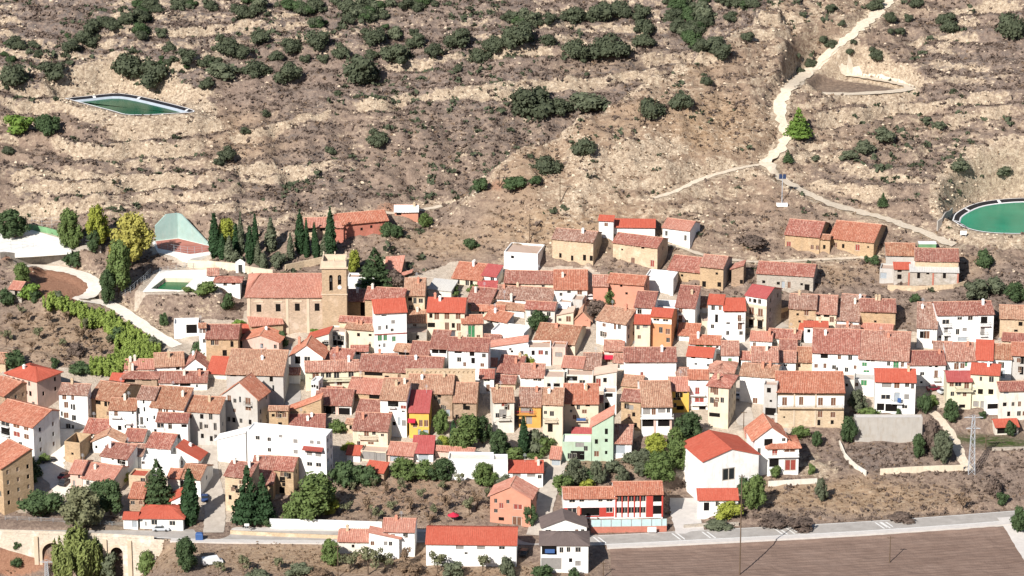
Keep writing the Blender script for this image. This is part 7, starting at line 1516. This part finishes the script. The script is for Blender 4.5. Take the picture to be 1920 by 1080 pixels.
AL = [(12, 645, 30, 26), (30, 625, 26, 22), (52, 605, 24, 22), (72, 640, 34, 26), (92, 610, 28, 22), (100, 625, 24, 20), (125, 605, 24, 20), (150, 642, 34, 28), (170, 645, 26, 22), (160, 620, 26, 22), (60, 660, 26, 22), (205, 650, 22, 20), (120, 655, 24, 22), (190, 668, 24, 20), (40, 590, 20, 20), (20, 602, 18, 18)]
for i, (x, y, h_, w_) in enumerate(sorted(AL)): T('almondry' if i % 3 else 'almond', x, y, h_, w_, f'{ORD[i]} from the left of the bare almond trees on the left field', None, 'almond trees of the left field')
OR_ = [(632, 960, 32, 26), (650, 965, 30, 28), (690, 972, 44, 32), (705, 978, 36, 30), (735, 964, 32, 30), (770, 962, 34, 26), (790, 940, 30, 26), (815, 970, 30, 28), (838, 958, 34, 32), (880, 966, 40, 36), (895, 950, 34, 30), (750, 925, 34, 28), (725, 930, 30, 24), (662, 925, 24, 20), (700, 915, 24, 22), (860, 915, 30, 26), (830, 925, 26, 24), (775, 905, 30, 28), (915, 940, 26, 24), (805, 985, 30, 26)]
for i, (x, y, h_, w_) in enumerate(sorted(OR_)): T('almond' if i % 3 else 'almondry', x, y, h_, w_, f'{ORD[i]} from the left of the thin trees in the walled orchard', None, 'orchard trees')
# trees in and below the village
T('dark', 1012, 622, 40, 48, 'dark round tree in the upper centre between roofs'); T('green', 1140, 572, 34, 36, 'round green tree beside the white car'); T('bushpurple', 1120, 590, 30, 44, 'bare purple bush below the round green tree'); T('bushpurple', 1100, 600, 20, 34, 'low bare bush right of the grey annex'); T('ygreen', 990, 684, 20, 30, 'yellow green bush between the centre roofs'); T('bushbright', 1515, 604, 16, 22, 'green creeper on the tan stone house'); T('bush', 845, 550, 18, 40, 'green shrubs beside the whitish lean-to'); T('bush', 890, 548, 16, 26, 'green shrubs below the cream farmhouse')
T('green', 828, 815, 50, 36, 'leafy tree at the corner of the brown stone house'); T('green', 872, 845, 70, 70, 'large leafy tree in the central garden'); T('dark', 905, 832, 54, 44, 'dark leafy tree behind the large leafy tree'); T('cypress', 850, 840, 56, 14, 'thin cypress in the central garden'); T('bushdark', 822, 845, 24, 22, 'dark round shrub beside the crimson roofed garage'); T('cypress', 982, 856, 78, 20, 'tall cypress in front of the orange walled house'); T('bushgrey', 1000, 846, 44, 44, 'grey shrub right of the tall cypress'); T('bush', 1020, 848, 34, 40, 'green hedge shrub below the pale house'); T('dark', 938, 856, 54, 50, 'dark tree left of the tall cypress'); T('bush', 965, 862, 26, 44, 'green hedge along the white yard wall'); T('cypress', 1050, 838, 26, 9, 'little cypress beside the crimson canopy')
T('green', 912, 912, 46, 50, 'orchard tree in front of the white yard wall'); T('grey', 945, 932, 44, 44, 'grey green tree above the salmon house'); T('bushdark', 975, 908, 20, 26, 'dark shrub at the white house with striped roof'); T('dark', 990, 985, 44, 34, 'dark tree at the right corner of the salmon house')
T('bushdark', 640, 912, 50, 48, 'dark bush at the right of the apartment block'); T('bushdark', 668, 908, 40, 44, 'dark bush left of the stone garden shed'); T('bushdark', 690, 908, 38, 40, 'dark bush in front of the stone garden shed'); T('green', 760, 900, 42, 60, 'spreading green tree on the upper edge of the orchard'); T('dark', 825, 902, 44, 56, 'dark spreading tree left of the white yard building'); T('bush', 795, 900, 36, 44, 'green shrub between the two orchard edge trees')
T('conifer', 465, 978, 112, 56, 'tallest dark conifer beside the old tile roofed house'); T('conifer', 493, 974, 92, 46, 'dark conifer right of the tallest one'); T('green', 584, 976, 92, 100, 'large round green tree below the apartment block'); T('ygreen', 615, 965, 50, 50, 'yellowish side tree at the right of the large round tree'); T('bush', 545, 975, 36, 40, 'shrub between the conifers and the large round tree'); T('bushdark', 500, 985, 14, 26, 'low dark shrub behind the long white wall')
T('pine', 296, 950, 96, 64, 'tall dark pine behind the white bungalow'); T('cypress', 357, 982, 112, 34, 'broad dark cypress at the left street'); T('olive', 158, 990, 84, 90, 'big olive green tree above the bridge'); T('dark', 208, 965, 68, 62, 'dark tree right of the big olive green tree'); T('dark', 182, 950, 50, 50, 'dark tree behind the big olive green tree'); T('oakgreen', 76, 966, 52, 76, 'flat crowned dark tree at the left square', 'oak_tree'); T('pine', 56, 892, 54, 42, 'dark conifer in front of the left apartment house'); T('bush', 80, 868, 20, 22, 'shrub beside the dark conifer at the left square'); T('bush', 62, 905, 14, 16, 'small yellowish shrub on the left square'); T('grey', 205, 905, 26, 26, 'small grey tree above the pink tiled house'); T('bushyellow', 233, 902, 20, 26, 'yellowish shrub in front of the slanted old roof')
T('willow', 146, 1090, 108, 96, 'large weeping willow in front of the bridge'); T('bushgrey', 196, 1086, 54, 50, 'grey shrub at the right of the willow'); T('dark', 186, 1066, 66, 44, 'dark tree behind the willow'); T('dark', 348, 1068, 66, 54, 'dark green shrub tree right of the bridge'); T('bush', 275, 1075, 46, 36, 'green shrub on the bank right of the bridge'); T('bushdark', 33, 1064, 22, 22, 'dark shrub on the red bank'); T('bushdark', 33, 1030, 18, 16, 'small dark shrub under the bridge parapet'); T('bushdark', 210, 1082, 24, 18, 'dark shrub below the small arch')
for i, (kd, x, y, h_, w_) in enumerate([('almond', 455, 1074, 38, 36), ('almond', 520, 1070, 32, 34), ('bushgrey', 560, 1078, 26, 40), ('green', 622, 1060, 50, 46), ('almond', 655, 1072, 46, 50), ('almond', 690, 1078, 60, 56), ('almond', 722, 1070, 46, 40), ('almond', 820, 1074, 50, 44), ('bushgrey', 850, 1080, 30, 40), ('almond', 905, 1074, 44, 40), ('bushgrey', 950, 1080, 40, 34), ('bushdry', 770, 1078, 24, 50), ('bushdark', 1020, 1086, 30, 40), ('bushdark', 1075, 1088, 24, 22), ('bushdry', 600, 1085, 20, 50), ('bushgrey', 485, 1085, 20, 40), ('almond', 410, 1078, 30, 30), ('almondry', 760, 1062, 40, 36)]):
    T(kd, x, y, h_, w_, f'{ORD[i]} of the bushes and thin trees along the bottom edge'.replace('first of', 'a tall one of') if False else f'roadside {"tree" if not kd.startswith("bush") else "bush"} at the bottom edge, ' + ['below the white van', 'under the low beige wall', 'left of the pink tiled farm shed', 'hiding the left of the farm shed', 'in front of the farm shed', 'in front of the low white annex', 'below the pinkish roofed house', 'at the left end of the red warehouse', 'below the middle of the red warehouse', 'at the right half of the red warehouse', 'at the right end of the red warehouse', 'between annex and warehouse', 'in front of the dark hipped house', 'at the right of the dark hipped house', 'dry and low beside the farm shed', 'grey and low under the beige wall', 'right of the white van', 'between pinkish roofed house and warehouse'][i], None, 'bushes along the bottom edge')
for kd, x, y, h_, w_, l in [('grey', 1078, 915, 56, 50, 'grey tree on the bank below the mint garage'), ('bush', 1058, 925, 40, 44, 'green shrub at the left of the school bank'), ('grey', 1122, 908, 46, 34, 'thin grey tree below the mint green house'), ('grey', 1168, 908, 34, 30, 'grey tree in the middle of the school bank'), ('green', 1240, 905, 60, 70, 'green tree left of the hall annex'), ('ygreen', 1228, 860, 46, 62, 'yellow green tree below the white galleried house'), ('green', 1262, 880, 60, 56, 'leafy tree at the left wall of the hall'), ('dark', 1292, 825, 56, 60, 'dark tree below the tall corner house'), ('green', 1270, 838, 40, 40, 'green shrub tree left of the dark tree at the corner house'), ('grey', 1205, 892, 50, 50, 'grey tree above the right school wing'), ('bushgrey', 1190, 872, 30, 40, 'grey bush right of the white weathered garage'), ('bushyellow', 1100, 915, 20, 30, 'yellowish bush on the school bank'), ('green', 1415, 956, 70, 52, 'green tree at the right of the hall'), ('bushyellow', 1363, 972, 36, 44, 'yellow green bush in front of the low red roofed house'), ('bush', 1455, 893, 22, 24, 'green shrub at the chalet garage'), ('bush', 1522, 890, 22, 14, 'clipped hedge at the chalet gate'), ('bush', 1497, 822, 26, 32, 'round green shrub behind the chalet'), ('dark', 1532, 838, 32, 24, 'dark small tree below the galleried mansion'), ('dark', 1590, 834, 56, 36, 'dark tree left of the grey retaining wall'), ('grey', 1608, 775, 46, 40, 'grey tree right of the galleried mansion'), ('bushdark', 1684, 782, 18, 10, 'clipped dark shrub before the house on the retaining wall'), ('bush', 1630, 780, 18, 34, 'garden shrubs on the retaining wall'), ('dark', 1722, 856, 46, 34, 'dark shrub tree at the right end of the retaining wall'), ('bushpurple', 1748, 850, 70, 44, 'tall bare bush beside the valley path'), ('grey', 1765, 866, 60, 46, 'grey tree on the valley path'), ('dark', 1784, 792, 44, 36, 'dark tree below the lower yellow wing'), ('bushdark', 1735, 776, 44, 26, 'dark bush right of the house on the retaining wall'), ('bush', 1748, 760, 22, 20, 'green bush at the white garages'), ('bushdark', 1842, 785, 16, 14, 'dark bush below the yellow block'), ('bushdark', 1900, 755, 16, 18, 'dark bush at the right edge house'), ('dark', 1895, 818, 30, 26, 'dark shrub in front of the garden shelter'), ('grey', 1540, 942, 48, 26, 'thin shrub tree on the dry bank'), ('almondry', 1805, 955, 34, 34, 'bare small tree on the sandy bank'), ('bushpurple', 1862, 930, 40, 34, 'purple bush right of the sandy bank'), ('bushdark', 1880, 945, 24, 24, 'dark bush near the road end'), ('dark', 1912, 1000, 54, 36, 'dark tree at the right edge by the lane'), ('bushpurple', 1690, 975, 14, 50, 'low purple scrub along the road'), ('bushpurple', 1500, 990, 20, 60, 'purple scrub heap beside the road'), ('bushpurple', 1450, 985, 22, 60, 'purple scrub left of the road bank'), ('bushgrey', 1345, 990, 16, 50, 'low hedge on the stone wall by the road'), ('bushdark', 1715, 566, 18, 16, 'small dark shrub below the stone terrace'), ('bushdark', 1845, 500, 34, 36, 'dark shrub on the right slope'), ('bushgrey', 1830, 560, 40, 44, 'grey shrub above the big white house'), ('bushgrey', 1865, 548, 30, 40, 'pale grey shrub on the right slope'), ('dark', 1905, 568, 40, 44, 'dark tree above the right edge house'), ('bushdark', 1640, 495, 18, 20, 'dark shrub left of the hill barns'), ('bushdark', 1625, 492, 14, 14, 'small dark shrub on the barn path'), ('bushpurple', 1410, 460, 20, 60, 'bare scrub under the dirt track'), ('bushdark', 1350, 905, 10, 30, 'low shrub before the hall')]:
    T(kd, x, y, h_, w_, l)
for kd, x, y, h_, w_, l in [('bush', 632, 812, 24, 34, 'green shrub below the columned porch'), ('bushyellow', 655, 846, 20, 26, 'yellowish shrub left of the cream balcony house'), ('bushyellow', 834, 838, 22, 34, 'dry yellowish shrubs left of the thin garden cypress'), ('bush', 795, 826, 18, 20, 'green shrub beside the yellow house'), ('bush', 1004, 866, 18, 30, 'low hedge on the cream garden wall'), ('bushdark', 1105, 905, 30, 34, 'dark shrub in the middle of the bank below the mint house'), ('bushgrey', 1150, 885, 26, 36, 'grey shrub below the mint green house'), ('bushdark', 1395, 930, 40, 30, 'dark shrub at the right wall of the low red roofed house')]:
    T(kd, x, y, h_, w_, l)
plant_all()

# ---- ground cover nobody could count: tufts of scrub, dry grass and loose stones
def scatter(name, n, mat, weight, smin, smax, faces, label, cat, flat=.6, stone=False, seed=3):
    r = np.random.RandomState(seed); X = r.uniform(-180, 180, n * 6); Y = r.uniform(-165, 140, n * 6); Z = GZ(X, Y); px, py, _ = project(X, Y, Z)
    wgt = weight(X, Y, px, py); ok = (px > -60) & (px < 1980) & (py > -40) & (py < 1120) & (r.rand(len(X)) < wgt)
    for nm in WAYW: d, _, _ = seg_dist(X, Y, dense(WAYW[nm][0], 6)); ok &= d > WAYW[nm][1] + .4
    for nm in PADW: ok &= poly_dist(X, Y, PADW[nm][0][::2] if len(PADW[nm][0]) > 12 else PADW[nm][0]) > .5
    for s in SPECS:
        if abs(s['P'][0]) < 200:
            ux, uy = axes(s); rx, ry = X - s['P'][0], Y - s['P'][1]; u = rx * ux[0] + ry * ux[1]; v = rx * uy[0] + ry * uy[1]; ok &= ~((abs(u) < s['W'] / 2 + .5) & (v > -.8) & (v < s['Dc'] + .4))
    ok &= ~((X > 20) & (Y < road_y(X) - 4))
    I = np.where(ok)[0][:n]; X, Y, Z = X[I], Y[I], Z[I]; m = len(X); s = r.uniform(smin, smax, m) * (.6 + .8 * r.rand(m))
    if stone:
        g = np.array([[1, 0, 0], [-.2, .95, 0], [-.9, .1, 0], [.1, -.9, 0], [.35, .3, .62], [-.3, -.25, .55]]); f = np.array([[0, 1, 4], [1, 2, 4], [2, 5, 4], [2, 3, 5], [3, 0, 5], [0, 4, 5]])
        V = g[None] * (s[:, None, None] * r.uniform(.6, 1.3, (m, 6, 3))); a = r.rand(m) * 6.28; c_, s_ = np.cos(a), np.sin(a)
        V = np.stack([V[..., 0] * c_[:, None] - V[..., 1] * s_[:, None], V[..., 0] * s_[:, None] + V[..., 1] * c_[:, None], V[..., 2] - .1 * s[:, None]], -1) + np.stack([X, Y, Z], -1)[:, None]
        F = f[None] + (np.arange(m) * 6)[:, None, None]; V = V.reshape(-1, 3); F = F.reshape(-1, 3)
    else:
        c = np.stack([X, Y, Z + s * .25 * flat], -1)[:, None] + r.normal(size=(m, faces, 3)) * (s[:, None, None] * np.array([.42, .42, .26 * flat]))
        t = r.normal(size=(m, faces, 3)); t /= np.linalg.norm(t, axis=-1)[..., None]; b = np.cross(t, r.normal(size=(m, faces, 3))); b /= np.linalg.norm(b, axis=-1)[..., None]; k = s[:, None, None] * .42
        V = np.stack([c - t * k - b * k * .5, c + t * k * .3 - b * k, c + t * k + b * k * .6, c - t * k * .4 + b * k], 2).reshape(-1, 3); F = np.arange(len(V)).reshape(-1, 4)
    me_ = bpy.data.meshes.new(name); me_.from_pydata(V.tolist(), [], F.tolist()); me_.materials.append(MAT[mat]); me_.update(); o = mk(name, me_); o['kind'] = 'stuff'; tag(o, label, cat)
RK, SC_, GRS, PV = samp(rock), samp(scrub), samp(grass), samp(paved)
nois = lambda X, Y, s, k: sstep(.42, .62, fbm(X, Y, s, k, 3))
scatter('scrub', 17000, 'purplescrub', lambda X, Y, px, py: (.10 + .75 * SC_(X, Y) + .25 * nois(X, Y, 14, 3)) * (PV(X, Y) < .5) * (1 - .8 * RK(X, Y)) * (py < 990), .35, .95, 7, 'low brown purple scrub on the slopes', 'scrub')
scatter('scrub', 4500, 'oakleaf', lambda X, Y, px, py: (.10 + .5 * SC_(X, Y)) * (PV(X, Y) < .5) * (py < 560) * nois(X, Y, 20, 5), .5, 1.5, 9, 'dark green low scrub dotted over the hill', 'scrub', .8, False, 5)
scatter('dry_grass', 12000, 'dryleaf', lambda X, Y, px, py: (.15 + .85 * GRS(X, Y)) * (PV(X, Y) < .5) * (1 - .6 * RK(X, Y)), .25, .65, 5, 'tufts of dry grass on the slopes', 'grass', .8, False, 8)
plain('palerock', (.55, .44, .32), .95, .05, .22, .8)
scatter('stones', 10000, 'palerock', lambda X, Y, px, py: (.02 + .9 * RK(X, Y) + .10 * nois(X, Y, 9, 6) * (py < 480)) * (PV(X, Y) < .5) * (py < 620), .15, .62, 0, 'loose pale limestone rocks on the slopes', 'rocks', .6, True, 9)
